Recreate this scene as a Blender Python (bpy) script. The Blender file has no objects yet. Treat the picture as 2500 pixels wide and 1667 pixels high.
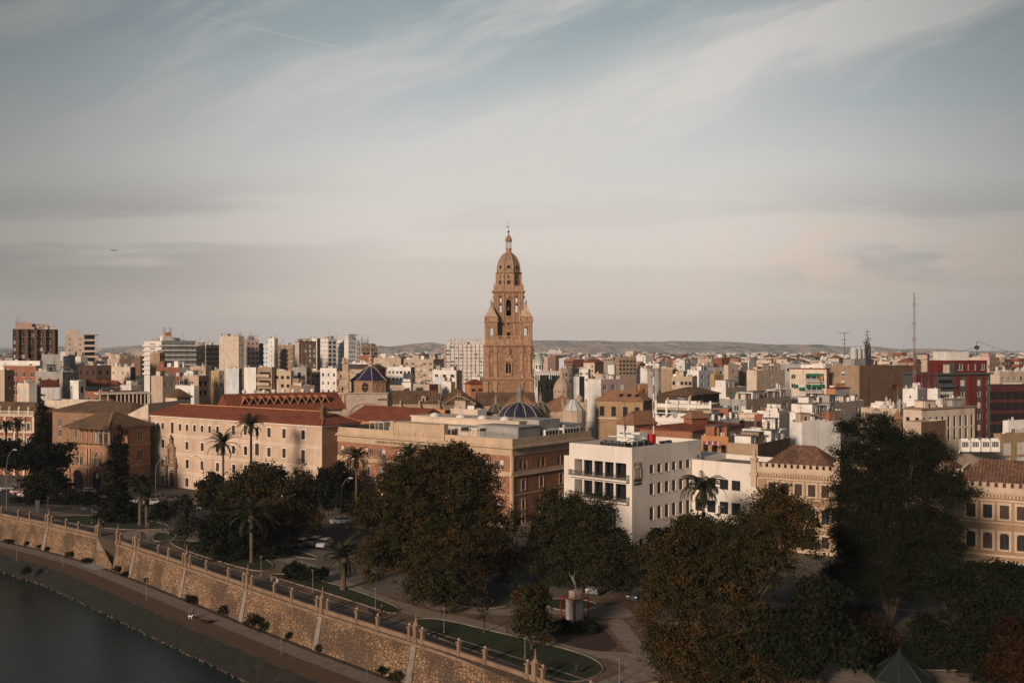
import bpy, bmesh, math, random
import numpy as np
from collections import defaultdict
from mathutils import Vector, Matrix
R = math.radians
C = bpy.context.scene.collection
SC = bpy.context.scene
# ------------------------------------------------------------------ camera
F, CX, HY, CH = 2430.0, 1250.0, 855.0, 36.0      # measured on the 2500 px photograph
cam = bpy.data.cameras.new('camera'); camo = bpy.data.objects.new('camera', cam); C.objects.link(camo)
camo.location = (0, 0, CH); camo.rotation_euler = (R(90), 0, 0)
cam.sensor_width = 36; cam.lens = 36*F/2500; cam.shift_y = (HY-833.5)/2500; cam.clip_start = 1; cam.clip_end = 90000
SC.camera = camo
SC.view_settings.view_transform = 'Standard'; SC.view_settings.look = 'None'
SC.view_settings.gamma = 1; SC.view_settings.exposure = 0.06
SC.cycles.max_bounces = 5; SC.cycles.diffuse_bounces = 2; SC.cycles.glossy_bounces = 2
SC.cycles.volume_bounces = 1; SC.cycles.transparent_max_bounces = 4
SUN_H = (-0.52, -0.854); SUN_EL = 17.0
# ------------------------------------------------------------------ node helper
class NT:
    def __init__(s, nt): s.nt = nt; s.N = nt.nodes; s.L = nt.links
    def n(s, t, **kw):
        x = s.N.new(t)
        for k, v in kw.items(): setattr(x, k, v)
        return x
    def put(s, sock, v):
        if isinstance(v, bpy.types.NodeSocket): s.L.new(v, sock)
        elif v is not None: sock.default_value = v
    def m(s, op, a, b=None, c=None, clamp=False):
        x = s.n('ShaderNodeMath', operation=op, use_clamp=clamp)
        for i, v in enumerate((a, b, c)):
            if v is not None: s.put(x.inputs[i], v)
        return x.outputs[0]
    def mr(s, v, a, b, c=0.0, d=1.0, smooth=True):
        x = s.n('ShaderNodeMapRange', interpolation_type='SMOOTHSTEP' if smooth else 'LINEAR')
        for i, q in enumerate((v, a, b, c, d)): s.put(x.inputs[i], q)
        return x.outputs[0]
    def mix(s, f, a, b, mode='MIX'):
        x = s.n('ShaderNodeMix', data_type='RGBA', blend_type=mode)
        s.put(x.inputs[0], f)
        for i, q in ((6, a), (7, b)):
            s.put(x.inputs[i], (q[0], q[1], q[2], 1) if isinstance(q, (tuple, list)) else q)
        return x.outputs[2]
    def comb(s, a, b, c=0.0):
        x = s.n('ShaderNodeCombineXYZ')
        for i, q in enumerate((a, b, c)): s.put(x.inputs[i], q)
        return x.outputs[0]
    def noise(s, vec, scale, detail=3.0, rough=.55, dist=0.0):
        x = s.n('ShaderNodeTexNoise')
        s.put(x.inputs['Vector'], vec); x.inputs['Scale'].default_value = scale
        x.inputs['Detail'].default_value = detail; x.inputs['Roughness'].default_value = rough
        x.inputs['Distortion'].default_value = dist
        return x.outputs['Fac']
    def vscale(s, vec, sc):
        x = s.n('ShaderNodeVectorMath', operation='MULTIPLY'); s.put(x.inputs[0], vec); x.inputs[1].default_value = sc
        return x.outputs[0]
def s2l(r, g, b):
    return tuple((c/255/12.92 if c/255 <= .04045 else ((c/255+.055)/1.055)**2.4) for c in (r, g, b))
# ------------------------------------------------------------------ world
W = bpy.data.worlds.new('World'); SC.world = W; W.use_nodes = True
t = NT(W.node_tree); t.N.clear()
sky = t.n('ShaderNodeTexSky', sky_type='NISHITA'); sky.sun_disc = False
sky.sun_elevation = R(SUN_EL); sky.sun_rotation = math.atan2(SUN_H[0], SUN_H[1])
sky.air_density = 1.2; sky.dust_density = 2.0
tc = t.n('ShaderNodeTexCoord'); sep = t.n('ShaderNodeSeparateXYZ'); t.L.new(tc.outputs['Generated'], sep.inputs[0])
yy = t.m('MAXIMUM', t.m('ABSOLUTE', sep.outputs[1]), .2)
A = t.m('DIVIDE', sep.outputs[0], yy); E = t.m('DIVIDE', sep.outputs[2], yy)
WS = .1
def sc_(r, g, b): return tuple(x/WS for x in s2l(r, g, b))
# veil of thin cloud whose tone changes with height above the horizon
def stops(v, lst):
    x = t.n('ShaderNodeValToRGB'); t.put(x.inputs[0], v)
    el = x.color_ramp.elements
    while len(el) < len(lst): el.new(.5)
    for e, (p, c) in zip(el, lst): e.position = p; e.color = (*s2l(*c), 1)
    x.color_ramp.interpolation = 'B_SPLINE' if len(lst) > 4 else 'LINEAR'
    return x.outputs[0]
ev = t.m('MULTIPLY', E, 2.0, clamp=True)
base = stops(ev, [(0, (228, 212, 200)), (.1, (226, 212, 201)), (.25, (227, 217, 208)), (.38, (214, 210, 205)), (.5, (188, 194, 194)), (.66, (148, 161, 164)), (1, (112, 130, 138))])
# streaks of cirrus rising to the right
ang = R(21); ca, sa = math.cos(ang), math.sin(ang)
P = t.m('ADD', t.m('MULTIPLY', A, ca), t.m('MULTIPLY', E, sa)); Q = t.m('SUBTRACT', t.m('MULTIPLY', E, ca), t.m('MULTIPLY', A, sa))
wob = t.noise(t.comb(t.m('MULTIPLY', P, 2.0), t.m('MULTIPLY', Q, 2.5)), 1.0, 3)
Qw = t.m('ADD', Q, t.m('MULTIPLY', t.m('SUBTRACT', wob, .5), .12))
s1 = t.noise(t.comb(t.m('MULTIPLY', P, 3.0), t.m('MULTIPLY', Qw, 15.0), 3.3), 1.0, 6, .6)
s2 = t.noise(t.comb(t.m('MULTIPLY', P, 10.0), t.m('MULTIPLY', Qw, 50.0), 7.7), 1.0, 5, .65)
s3 = t.noise(t.comb(t.m('MULTIPLY', A, 4.0), t.m('MULTIPLY', E, 7.0), 1.7), 1.0, 5, .6)
band = t.m('MULTIPLY', t.mr(t.m('ABSOLUTE', t.m('SUBTRACT', Qw, .185)), .0, .085, 1, 0), t.mr(A, -.30, .05, 0, 1))
hi = t.mr(E, .06, .2, 0, 1)
streak = t.m('MULTIPLY', t.m('MULTIPLY', t.mr(s1, .42, .72), hi), .62)
fine = t.m('MULTIPLY', t.m('MULTIPLY', t.mr(s2, .45, .8), t.mr(s3, .4, .62)), .25)
cl = t.m('ADD', t.m('ADD', streak, t.m('MULTIPLY', band, t.mr(s1, .15, .7, .35, .85))), t.m('MULTIPLY', fine, hi), clamp=True)
col = t.mix(t.m('MULTIPLY', cl, .85), base, s2l(222, 214, 205))
# grey low stratus left and right, pale cumulus at the right
st = t.noise(t.comb(t.m('MULTIPLY', A, 2.2), t.m('MULTIPLY', E, 22.0), 5.0), 1.0, 5, .55)
lowm = t.m('MULTIPLY', t.mr(E, .03, .08), t.mr(E, .13, .19, 1, 0))
sideL = t.mr(A, -.1, -.4, 0.25, 1); sideR = t.mr(A, .1, .45, 0.1, .9)
lf = t.m('MULTIPLY', t.m('MULTIPLY', t.mr(st, .42, .56), lowm), t.m('MAXIMUM', sideL, sideR))
col = t.mix(t.m('MULTIPLY', lf, .65), col, s2l(172, 163, 159))
cu = t.noise(t.comb(t.m('MULTIPLY', A, 11.0), t.m('MULTIPLY', E, 24.0), 4.2), 1.0, 7, .62)
cum = t.m('MULTIPLY', t.m('MULTIPLY', t.mr(cu, .44, .56), t.mr(A, .15, .3)), t.m('MULTIPLY', t.mr(E, .05, .08), t.mr(E, .115, .145, 1, 0)))
col = t.mix(t.m('MULTIPLY', cum, .75), col, s2l(236, 212, 196))
# sky colour painted darker towards both sides, imitating lens vignetting
side = t.mr(t.m('ABSOLUTE', t.m('SUBTRACT', A, .03)), .12, .62, 0, .66)
col = t.mix(side, col, s2l(80, 84, 85))
# contrail
cd = t.m('ABSOLUTE', t.m('SUBTRACT', t.m('SUBTRACT', E, .334), t.m('MULTIPLY', t.m('ADD', A, .3075), -.225)))
cw = t.m('MULTIPLY', t.mr(cd, .0002, .0013, 1, 0), t.m('MULTIPLY', t.mr(A, -.30, -.31, 0, 0), 1))
ctr = t.m('MULTIPLY', t.mr(cd, .0002, .0012, 1, 0), t.m('MULTIPLY', t.mr(A, -.345, -.20, .25, 1), t.mr(A, -.1705, -.167, 1, 0)))
ctr = t.m('MULTIPLY', ctr, t.m('MULTIPLY', t.mr(A, -.345, -.30, 0, 1), t.m('GREATER_THAN', sep.outputs[1], 0)))
col = t.mix(t.m('MULTIPLY', ctr, .22), col, s2l(215, 212, 208))
# unseen sky overhead and behind the camera darkened to slate, cutting ambient light
elv = t.m('ARCTAN2', sep.outputs[2], t.m('SQRT', t.m('ADD', t.m('MULTIPLY', sep.outputs[0], sep.outputs[0]), t.m('MULTIPLY', sep.outputs[1], sep.outputs[1]))))
zen = t.m('MAXIMUM', t.mr(elv, .40, .8, 0, .93), t.mr(sep.outputs[1], .35, -.2, 0, .75))
col = t.mix(zen, col, s2l(54, 66, 76))
colw = t.vscale(col, (1/WS,)*3)
fin = t.mix(.12, colw, sky.outputs[0])
bg = t.n('ShaderNodeBackground'); bg.inputs[1].default_value = WS; t.L.new(fin, bg.inputs[0])
wo = t.n('ShaderNodeOutputWorld'); t.L.new(bg.outputs[0], wo.inputs[0])
# ------------------------------------------------------------------ sun
sl = bpy.data.lights.new('sun', 'SUN'); sl.energy = 4.1; sl.angle = R(9.0); sl.color = (1.0, .785, .615)
so = bpy.data.objects.new('sun', sl); C.objects.link(so); so.location = (-200, -300, 300)
el = R(SUN_EL); so.rotation_euler = Vector((SUN_H[0]*math.cos(el), SUN_H[1]*math.cos(el), math.sin(el))).to_track_quat('Z', 'Y').to_euler()
# ------------------------------------------------------------------ pixel -> place
def pg(px, py, z=0.0):
    d = (CH-z)*F/(py-HY); return Vector(((px-CX)*d/F, d, z))
def pd(px, d, z=0.0): return Vector(((px-CX)*d/F, d, z))
def zy(py, d): return CH-(py-HY)*d/F
# ------------------------------------------------------------------ materials
MATS = {}
def pm(name, col, rough=.85, var=.18, scale=.35, streak=0.0, bump=0.0, metal=0.0, spec=.3, fine=0.0):
    key = (name,)
    if key in MATS: return MATS[key]
    m = bpy.data.materials.new(name); m.use_nodes = True; t = NT(m.node_tree)
    b = t.N['Principled BSDF']; b.inputs['Roughness'].default_value = rough; b.inputs['Metallic'].default_value = metal
    b.inputs['Specular IOR Level'].default_value = spec
    if var:
        g = t.n('ShaderNodeNewGeometry').outputs['Position']
        f = t.noise(g, scale, 4, .6)
        c = t.mix(t.mr(f, .3, .7), tuple(x*(1-var) for x in col), tuple(min(1, x*(1+var*.6)) for x in col))
        if streak:
            f2 = t.noise(t.vscale(g, (1.1, 1.1, .12)), 1.0, 4, .65)
            c = t.mix(t.m('MULTIPLY', t.mr(f2, .5, .75), streak), c, (col[0]*.45, col[1]*.4, col[2]*.36))
            f3 = t.noise(g, 1.7, 5, .7)
            c = t.mix(t.m('MULTIPLY', t.mr(f3, .5, .8), streak*.7), c, (col[0]*.62, col[1]*.55, col[2]*.5))
        if fine:
            f4 = t.noise(g, 6.0, 3, .7); c = t.mix(t.mr(f4, .35, .65, 0, fine), c, tuple(x*.5 for x in col))
        t.L.new(c, b.inputs['Base Color'])
    else: b.inputs['Base Color'].default_value = (*col, 1)
    if bump:
        g = t.n('ShaderNodeNewGeometry').outputs['Position']; bp = t.n('ShaderNodeBump'); bp.inputs['Strength'].default_value = bump
        t.L.new(t.noise(g, 5, 4), bp.inputs['Height']); t.L.new(bp.outputs[0], b.inputs['Normal'])
    MATS[key] = m; return m
PAL = dict(white=(.66, .63, .59), cream=(.55, .45, .36), beige=(.43, .34, .26), tan=(.31, .22, .15), brown=(.155, .095, .06), brick=(.22, .085, .055),
    terracotta=(.27, .12, .075), grey=(.30, .29, .275), dkgrey=(.075, .078, .08), pink=(.5, .34, .29), mauve=(.33, .23, .22), maroon=(.15, .035, .03),
    yellow=(.42, .29, .14), orange=(.42, .2, .1), bluewhite=(.52, .55, .58), ochre=(.31, .21, .12), red=(.28, .04, .025), green=(.02, .2, .1), dbrown=(.08, .05, .035), stone=(.38, .28, .2))
def wm(c, dirty=.5): return pm('wall_'+c+('' if dirty == .5 else '_clean'), PAL[c], .9, .14, .25, dirty, spec=.15)
def brickm(name, c1, c2, mortar, sx=.5, sy=.16):
    if (name,) in MATS: return MATS[(name,)]
    m = bpy.data.materials.new(name); m.use_nodes = True; t = NT(m.node_tree); b = t.N['Principled BSDF']; b.inputs['Roughness'].default_value = .9; b.inputs['Specular IOR Level'].default_value = .15
    o = t.n('ShaderNodeTexCoord').outputs['Object']; s = t.n('ShaderNodeSeparateXYZ'); t.L.new(o, s.inputs[0])
    u = t.m('ADD', s.outputs[0], s.outputs[1])
    br = t.n('ShaderNodeTexBrick'); t.L.new(t.comb(u, s.outputs[2]), br.inputs['Vector'])
    br.inputs['Scale'].default_value = 1.0; br.inputs['Brick Width'].default_value = sx; br.inputs['Row Height'].default_value = sy; br.inputs['Mortar Size'].default_value = .012
    br.inputs['Color1'].default_value = (*c1, 1); br.inputs['Color2'].default_value = (*c2, 1); br.inputs['Mortar'].default_value = (*mortar, 1)
    g = t.n('ShaderNodeNewGeometry').outputs['Position']
    f = t.noise(g, .8, 5, .65); c = t.mix(t.mr(f, .35, .7, 0, .55), br.outputs[0], tuple(x*.55 for x in c1))
    f = t.noise(g, 2.5, 3, .6); c = t.mix(t.mr(f, .5, .75, 0, .45), c, mortar)
    t.L.new(c, b.inputs['Base Color']); MATS[(name,)] = m; return m
def tilem(name, c1, c2, c3, pitch=.55):
    if (name,) in MATS: return MATS[(name,)]
    m = bpy.data.materials.new(name); m.use_nodes = True; t = NT(m.node_tree); b = t.N['Principled BSDF']; b.inputs['Roughness'].default_value = .85; b.inputs['Specular IOR Level'].default_value = .15
    tcx = t.n('ShaderNodeTexCoord'); s = t.n('ShaderNodeSeparateXYZ'); t.L.new(tcx.outputs['Object'], s.inputs[0])
    s2 = t.n('ShaderNodeSeparateXYZ'); t.L.new(tcx.outputs['Normal'], s2.inputs[0])
    pick = t.m('GREATER_THAN', t.m('ABSOLUTE', s2.outputs[0]), t.m('ABSOLUTE', s2.outputs[1]))
    u = t.m('ADD', t.m('MULTIPLY', s.outputs[1], pick), t.m('MULTIPLY', s.outputs[0], t.m('SUBTRACT', 1.0, pick)))
    rib = t.m('SINE', t.m('MULTIPLY', u, 2*math.pi/pitch))
    row = t.m('SINE', t.m('MULTIPLY', s.outputs[2], 2*math.pi/(pitch*.5)))
    g = t.n('ShaderNodeNewGeometry').outputs['Position']
    c = t.mix(t.mr(t.noise(g, 1.6, 5, .75), .38, .62), c1, c2)
    c = t.mix(t.mr(t.noise(g, .25, 4, .6), .45, .65, 0, .6), c, c3)
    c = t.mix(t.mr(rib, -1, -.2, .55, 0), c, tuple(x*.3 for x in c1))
    t.L.new(c, b.inputs['Base Color'])
    bp = t.n('ShaderNodeBump'); bp.inputs['Strength'].default_value = .7; bp.inputs['Distance'].default_value = .12
    t.L.new(t.m('ADD', rib, t.m('MULTIPLY', row, .3)), bp.inputs['Height']); t.L.new(bp.outputs[0], b.inputs['Normal'])
    MATS[(name,)] = m; return m
T_OLD = tilem('old_brown_tiles', (.135, .08, .048), (.23, .14, .082), (.08, .05, .035))
T_RED = tilem('red_tiles', (.20, .058, .032), (.33, .105, .052), (.15, .048, .03), .45)
T_ORG = tilem('orange_tiles', (.30, .15, .085), (.38, .20, .12), (.2, .11, .07))
T_BLU = tilem('blue_glazed_tiles', (.035, .034, .06), (.03, .034, .085), (.08, .06, .05), .6)
T_DRK = tilem('dark_tiles', (.1, .065, .05), (.16, .11, .085), (.07, .06, .06))
GLASS = pm('dark_glass', (.016, .017, .018), .3, .0, spec=.22)
GLASSG = pm('green_glass', (.03, .05, .048), .2, .0, spec=.5)
SHUT = pm('roller_shutter', (.5, .47, .43), .7, .1)
BSHUT = pm('brown_shutter', (.05, .03, .022), .8, .1)
FRW = pm('white_window_frame', (.6, .58, .55), .6, 0)
FRD = pm('dark_window_frame', (.04, .03, .025), .6, 0)
TRIM = pm('white_trim', (.68, .6, .52), .85, .1, .5, .1)
METD = pm('dark_metal', (.03, .03, .032), .5, 0, metal=.3)
METG = pm('grey_metal', (.2, .2, .2), .5, .1, metal=.3)
ROOFG = pm('flat_roof_grey', (.2, .175, .15), .95, .35, .4, fine=.3)
ROOFT = pm('flat_roof_terracotta', (.25, .15, .1), .95, .3, .4, fine=.3)
BARK = pm('bark', (.06, .045, .035), .95, .3, 2)
# ------------------------------------------------------------------ mesh builder
class MB:
    def __init__(s): s.v = []; s.f = []; s.m = []; s.M = None; s.cur = 0
    def add(s, vs, fs, mi=None):
        b = len(s.v); s.v += [tuple(v) for v in vs]; s.f += [tuple(i+b for i in f) for f in fs]; s.m += [s.cur if mi is None else mi]*len(fs)
    def box(s, x0, x1, y0, y1, z0, z1, mi=None, top=1.0):
        cx, cy = (x0+x1)/2, (y0+y1)/2
        vs = [(x0, y0, z0), (x1, y0, z0), (x1, y1, z0), (x0, y1, z0)]
        vs += [(cx+(x-cx)*top, cy+(y-cy)*top, z1) for x, y, _ in vs]
        s.add(vs, [(3, 2, 1, 0), (4, 5, 6, 7), (0, 1, 5, 4), (1, 2, 6, 5), (2, 3, 7, 6), (3, 0, 4, 7)], mi)
    def obox(s, c, dx, dy, lx, ly, z0, z1, mi=None):    # oriented box: centre c, unit axis dx
        c = Vector(c); dx = Vector(dx); dy = Vector(dy)
        p = [c+dx*a*lx/2+dy*b*ly/2 for a, b in ((-1, -1), (1, -1), (1, 1), (-1, 1))]
        vs = [(q.x, q.y, z0) for q in p]+[(q.x, q.y, z1) for q in p]
        s.add(vs, [(3, 2, 1, 0), (4, 5, 6, 7), (0, 1, 5, 4), (1, 2, 6, 5), (2, 3, 7, 6), (3, 0, 4, 7)], mi)
    def poly(s, pts, mi=None): s.add(pts, [tuple(range(len(pts)))], mi)
    def prism(s, pts, z0, z1, mi=None):
        n = len(pts); vs = [(p[0], p[1], z0) for p in pts]+[(p[0], p[1], z1) for p in pts]
        s.add(vs, [tuple(reversed(range(n))), tuple(range(n, 2*n))]+[(i, (i+1) % n, n+(i+1) % n, n+i) for i in range(n)], mi)
    def lathe(s, c, prof, n=12, mi=None, ph=0.0, sq=None):
        vs = []
        for r, z in prof:
            for k in range(n):
                a = ph+2*math.pi*k/n; vs.append((c[0]+r*math.cos(a), c[1]+r*math.sin(a), c[2]+z))
        fs = []
        for i in range(len(prof)-1):
            for k in range(n):
                k2 = (k+1) % n; fs.append((i*n+k, i*n+k2, (i+1)*n+k2, (i+1)*n+k))
        fs.append(tuple(reversed(range(n)))); fs.append(tuple(range((len(prof)-1)*n, len(prof)*n)))
        s.add(vs, fs, mi)
    def tube(s, pts, rs, n=6, mi=None):
        pts = [Vector(p) for p in pts]
        if not isinstance(rs, (list, tuple)): rs = [rs]*len(pts)
        vs = []
        for i, p in enumerate(pts):
            d = (pts[min(i+1, len(pts)-1)]-pts[max(i-1, 0)]).normalized()
            a = d.cross(Vector((0, 0, 1)))
            if a.length < .05: a = Vector((1, 0, 0))
            a.normalize(); b = d.cross(a)
            for k in range(n):
                q = 2*math.pi*k/n; vs.append(p+a*rs[i]*math.cos(q)+b*rs[i]*math.sin(q))
        fs = [(i*n+k, i*n+(k+1) % n, (i+1)*n+(k+1) % n, (i+1)*n+k) for i in range(len(pts)-1) for k in range(n)]
        fs += [tuple(range(n)), tuple(reversed(range((len(pts)-1)*n, len(pts)*n)))]
        s.add(vs, fs, mi)
    def hip(s, x0, x1, y0, y1, z, rise, ins=None, oh=.5, mi=None, gable=False):
        x0 -= oh; x1 += oh; y0 -= oh; y1 += oh; w, l = x1-x0, y1-y0
        if ins is None: ins = min(w, l)/2
        if w >= l: a, b = ((x0+(0 if gable else ins), (y0+y1)/2, z+rise), (x1-(0 if gable else ins), (y0+y1)/2, z+rise)); F_ = [(0, 1, 5, 4), (2, 3, 4, 5), (1, 2, 5), (3, 0, 4)]
        else: a, b = (((x0+x1)/2, y0+(0 if gable else ins), z+rise), ((x0+x1)/2, y1-(0 if gable else ins), z+rise)); F_ = [(0, 1, 4), (1, 2, 5, 4), (2, 3, 5), (3, 0, 4, 5)]
        s.add([(x0, y0, z), (x1, y0, z), (x1, y1, z), (x0, y1, z), a, b], F_+[(3, 2, 1, 0)], mi)
        s.add([(x0, y0, z), (x1, y0, z), (x1, y1, z), (x0, y1, z), (x0, y0, z-.22), (x1, y0, z-.22), (x1, y1, z-.22), (x0, y1, z-.22)], [(4, 5, 1, 0), (5, 6, 2, 1), (6, 7, 3, 2), (7, 4, 0, 3), (7, 6, 5, 4)], mi)
    def mesh(s, name, mats):
        me = bpy.data.meshes.new(name); me.from_pydata(s.v, [], s.f)
        for m in (mats if isinstance(mats, (list, tuple)) else [mats]): me.materials.append(m)
        if any(s.m): me.polygons.foreach_set('material_index', s.m)
        me.update(); return me
    def build(s, name, mats, parent=None, **kw): return link(name, s.mesh(name, mats), parent, **kw)
    def build_split(s, name, mats, parent=None, tol=.02):
        # one object for every group of pieces that touch each other
        gs = []; b0 = 0; vi = 0
        runs = []; used = {}
        par = list(range(len(s.v)))
        def fd(a):
            while par[a] != a: par[a] = par[par[a]]; a = par[a]
            return a
        for f in s.f:
            for q in f[1:]: par[fd(q)] = fd(f[0])
        comp = defaultdict(list)
        for i in range(len(s.v)): comp[fd(i)].append(i)
        items = []
        for k, vs in comp.items():
            a = np.array([s.v[i] for i in vs]); items.append([k, a.min(0)-tol, a.max(0)+tol])
        g = list(range(len(items)))
        def fg(a):
            while g[a] != a: a = g[a]
            return a
        for i in range(len(items)):
            for j in range(i):
                if (items[i][1] <= items[j][2]).all() and (items[j][1] <= items[i][2]).all(): g[fg(i)] = fg(j)
        root2 = {items[i][0]: fg(i) for i in range(len(items))}; out = []
        for gid in sorted(set(root2.values())):
            m = MB(); mp = {}
            for f, mi in zip(s.f, s.m):
                if root2[fd(f[0])] != gid: continue
                for q in f:
                    if q not in mp: mp[q] = len(m.v); m.v.append(s.v[q])
                m.f.append(tuple(mp[q] for q in f)); m.m.append(mi)
            out.append(m.build(name, mats, parent))
        return out
def link(name, me, parent=None, loc=None, rz=None, scale=None, smooth=False):
    o = bpy.data.objects.new(name, me); C.objects.link(o)
    if parent is not None: o.parent = parent
    if loc is not None: o.location = loc
    if rz is not None: o.rotation_euler = (0, 0, rz)
    if scale is not None: o.scale = scale
    if smooth: me.polygons.foreach_set('use_smooth', [True]*len(me.polygons))
    return o
LABELS = {}
def tag(o, label, cat, group=None):
    o['label'] = label; o['category'] = cat
    if group: o['group'] = group
    return o
def struct(o, kind='structure'): o['kind'] = kind; return o
def thing(name, label, cat, loc=(0, 0, 0), rz=0.0, group=None):
    o = bpy.data.objects.new(name, None); C.objects.link(o); o.location = loc; o.rotation_euler = (0, 0, rz); o.empty_display_size = .5
    return tag(o, label, cat, group)
def copy_tree(o, parent=None):
    c = o.copy(); C.objects.link(c); c.parent = parent
    for ch in list(o.children): copy_tree(ch, c)
    return c
# ------------------------------------------------------------------ windows (unit meshes, shared)
def win_mesh(kind):
    b = MB(); f = .07
    fr, pn = {'n': (FRW, GLASS), 's': (FRW, GLASS), 'S': (FRW, GLASS), 'd': (FRD, GLASS), 'b': (FRD, BSHUT), 'g': (FRW, GLASSG), 'x': (FRD, GLASS)}[kind]
    b.poly([(-.5, .03, 0), (.5, .03, 0), (.5, .03, 1), (-.5, .03, 1)], 1)
    if kind != 'x':
        for x0, x1 in ((-.5, -.5+f), (.5-f, .5)): b.box(x0, x1, -.03, .02, 0, 1, 0)
        b.box(-.5+f, .5-f, -.03, .02, 0, .05, 0); b.box(-.5+f, .5-f, -.03, .02, .95, 1, 0)
        if kind in 'nsgd': b.box(-.03, .03, -.03, .02, .05, .95, 0)
    if kind == 's': b.box(-.5+f, .5-f, -.02, .01, .5, .949, 2)
    if kind == 'S': b.box(-.5+f, .5-f, -.02, .01, .06, .949, 2)
    return b.mesh('window', [fr, pn, SHUT])
WIN = {k: win_mesh(k) for k in 'nsSdbgx'}
def put_win(kind, P, ang, w, h, parent, name='window'):
    return link(name, WIN[kind], parent, P, ang, (w, 1, h))
def face(mb, P0, dr, L, z0, z1, holes, depth=.25, mi=None, back=None):
    """wall from P0 along dr with real openings; holes = (x0,x1,za,zb[,arched])"""
    P0 = Vector(P0); dr = Vector(dr); inn = Vector((-dr.y, dr.x, 0))*depth
    xs = sorted({0.0, L}|{min(max(h[0], 0), L) for h in holes}|{min(max(h[1], 0), L) for h in holes})
    zs = sorted({z0, z1}|{min(max(h[2], z0), z1) for h in holes}|{min(max(h[3], z0), z1) for h in holes})
    P = lambda x, z, k=0: tuple(P0+dr*x+inn*k+Vector((0, 0, z)))
    for i in range(len(xs)-1):
        xm = (xs[i]+xs[i+1])/2; run = None
        for j in range(len(zs)-1):
            zm = (zs[j]+zs[j+1])/2
            ho = any(h[0] < xm < h[1] and h[2] < zm < h[3] for h in holes)
            if not ho: run = zs[j] if run is None else run
            if run is not None and (ho or j == len(zs)-2):
                e = zs[j] if ho else zs[j+1]
                mb.poly([P(xs[i], run), P(xs[i+1], run), P(xs[i+1], e), P(xs[i], e)], mi); run = None
    for h in holes:
        a, b, c, d = h[:4]
        mb.poly([P(a, c), P(a, c, 1), P(a, d, 1), P(a, d)], mi); mb.poly([P(b, c, 1), P(b, c), P(b, d), P(b, d, 1)], mi)
        mb.poly([P(a, c), P(b, c), P(b, c, 1), P(a, c, 1)], mi); mb.poly([P(a, d, 1), P(b, d, 1), P(b, d), P(a, d)], mi)
        if len(h) > 4 and h[4]:
            r = (b-a)/2; cx = (a+b)/2; cz = d-r
            for sg in (-1, 1):
                arc = [(cx+sg*r*math.cos(q), cz+r*math.sin(q)) for q in [k*math.pi/12 for k in range(7)]]
                corner = (cx+sg*r, d)
                for k in range(6):
                    tri = [P(*corner), P(*arc[k+1]), P(*arc[k])]; tri = tri if sg > 0 else tri[::-1]
                    mb.poly(tri[::-1] if False else tri, mi)
                    q = [P(*arc[k]), P(*arc[k+1]), P(*arc[k+1], 1), P(*arc[k], 1)]; mb.poly(q if sg > 0 else q[::-1], mi)
def grid_holes(L, H, cols, rows, w, h, top=1.9, pitch=3.1, m0=None, m1=None, arched=False):
    m0 = L/cols/2 if m0 is None else m0; m1 = m0 if m1 is None else m1
    out = []
    for r in range(rows):
        zt = H-top-r*pitch
        if zt-h < .3: break
        for c in range(cols):
            x = m0+(L-m0-m1)*(c/(cols-1) if cols > 1 else .5)
            out.append((x-w/2, x+w/2, zt-h, zt, arched))
    return out
FOOT = []          # (x, y, radius) of everything built, for the infill
COVER = [1e9]*126  # highest thing already standing in each 20 px column
REQ = []           # (x0, x1, d, yb) columns that nearer infill must leave free
def cover(x0, x1, y):
    for k in range(max(0, int(x0//20)), min(125, int(x1//20))+1): COVER[k] = min(COVER[k], y)
def extent(Cw, th, tl, tr):
    v = Vector((math.cos(th), math.sin(th), 0)); u = Vector((-math.sin(th), math.cos(th), 0))
    def t(d, x):
        k = (x-CX)/F; return (Cw.x-k*Cw.y)/(k*d.y-d.x)
    return max(1.5, t(v, tr)), max(1.5, t(u, tl))
rng = random.Random(7)
def antenna_mb(h, rg):
    b = MB(); b.tube([(0, 0, 0), (0, 0, h)], .05, 4)
    for k in range(rg.randint(1, 3)):
        z = h*(1-.18*k); l = rg.uniform(.5, 1.1); a = rg.uniform(0, 3.1)
        b.tube([(-l*math.cos(a), -l*math.sin(a), z), (l*math.cos(a), l*math.sin(a), z)], .035, 4)
        for q in (-.8, -.3, .3, .8): b.tube([(q*l*math.cos(a)+.3*math.sin(a), q*l*math.sin(a)-.3*math.cos(a), z), (q*l*math.cos(a)-.3*math.sin(a), q*l*math.sin(a)+.3*math.cos(a), z)], .025, 3)
    return b
ANT = [antenna_mb(h, random.Random(h)).mesh('antenna', METD) for h in (3, 4, 5, 6)]
def ac_mesh():
    b = MB(); b.box(-.45, .45, -.18, .18, .12, .8, 0)
    vs = [(-.1+.27*math.cos(k*math.pi/5), -.185, .46+.27*math.sin(k*math.pi/5)) for k in range(10)]; b.add(vs, [tuple(range(10))], 1)
    b.box(-.4, -.3, -.15, .15, 0, .12, 1); b.box(.3, .4, -.15, .15, 0, .12, 1)
    return b.mesh('air_conditioner', [FRW, METD])
AC = ac_mesh()
def tank_mesh():
    b = MB(); b.lathe((0, 0, 0), [(.8, 0), (.95, .1), (.95, 1.6), (.8, 1.75), (.3, 1.95)], 12); return b.mesh('water_tank', pm('tank_pale', (.42, .43, .43), .6, .1))
TANK = tank_mesh()
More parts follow.
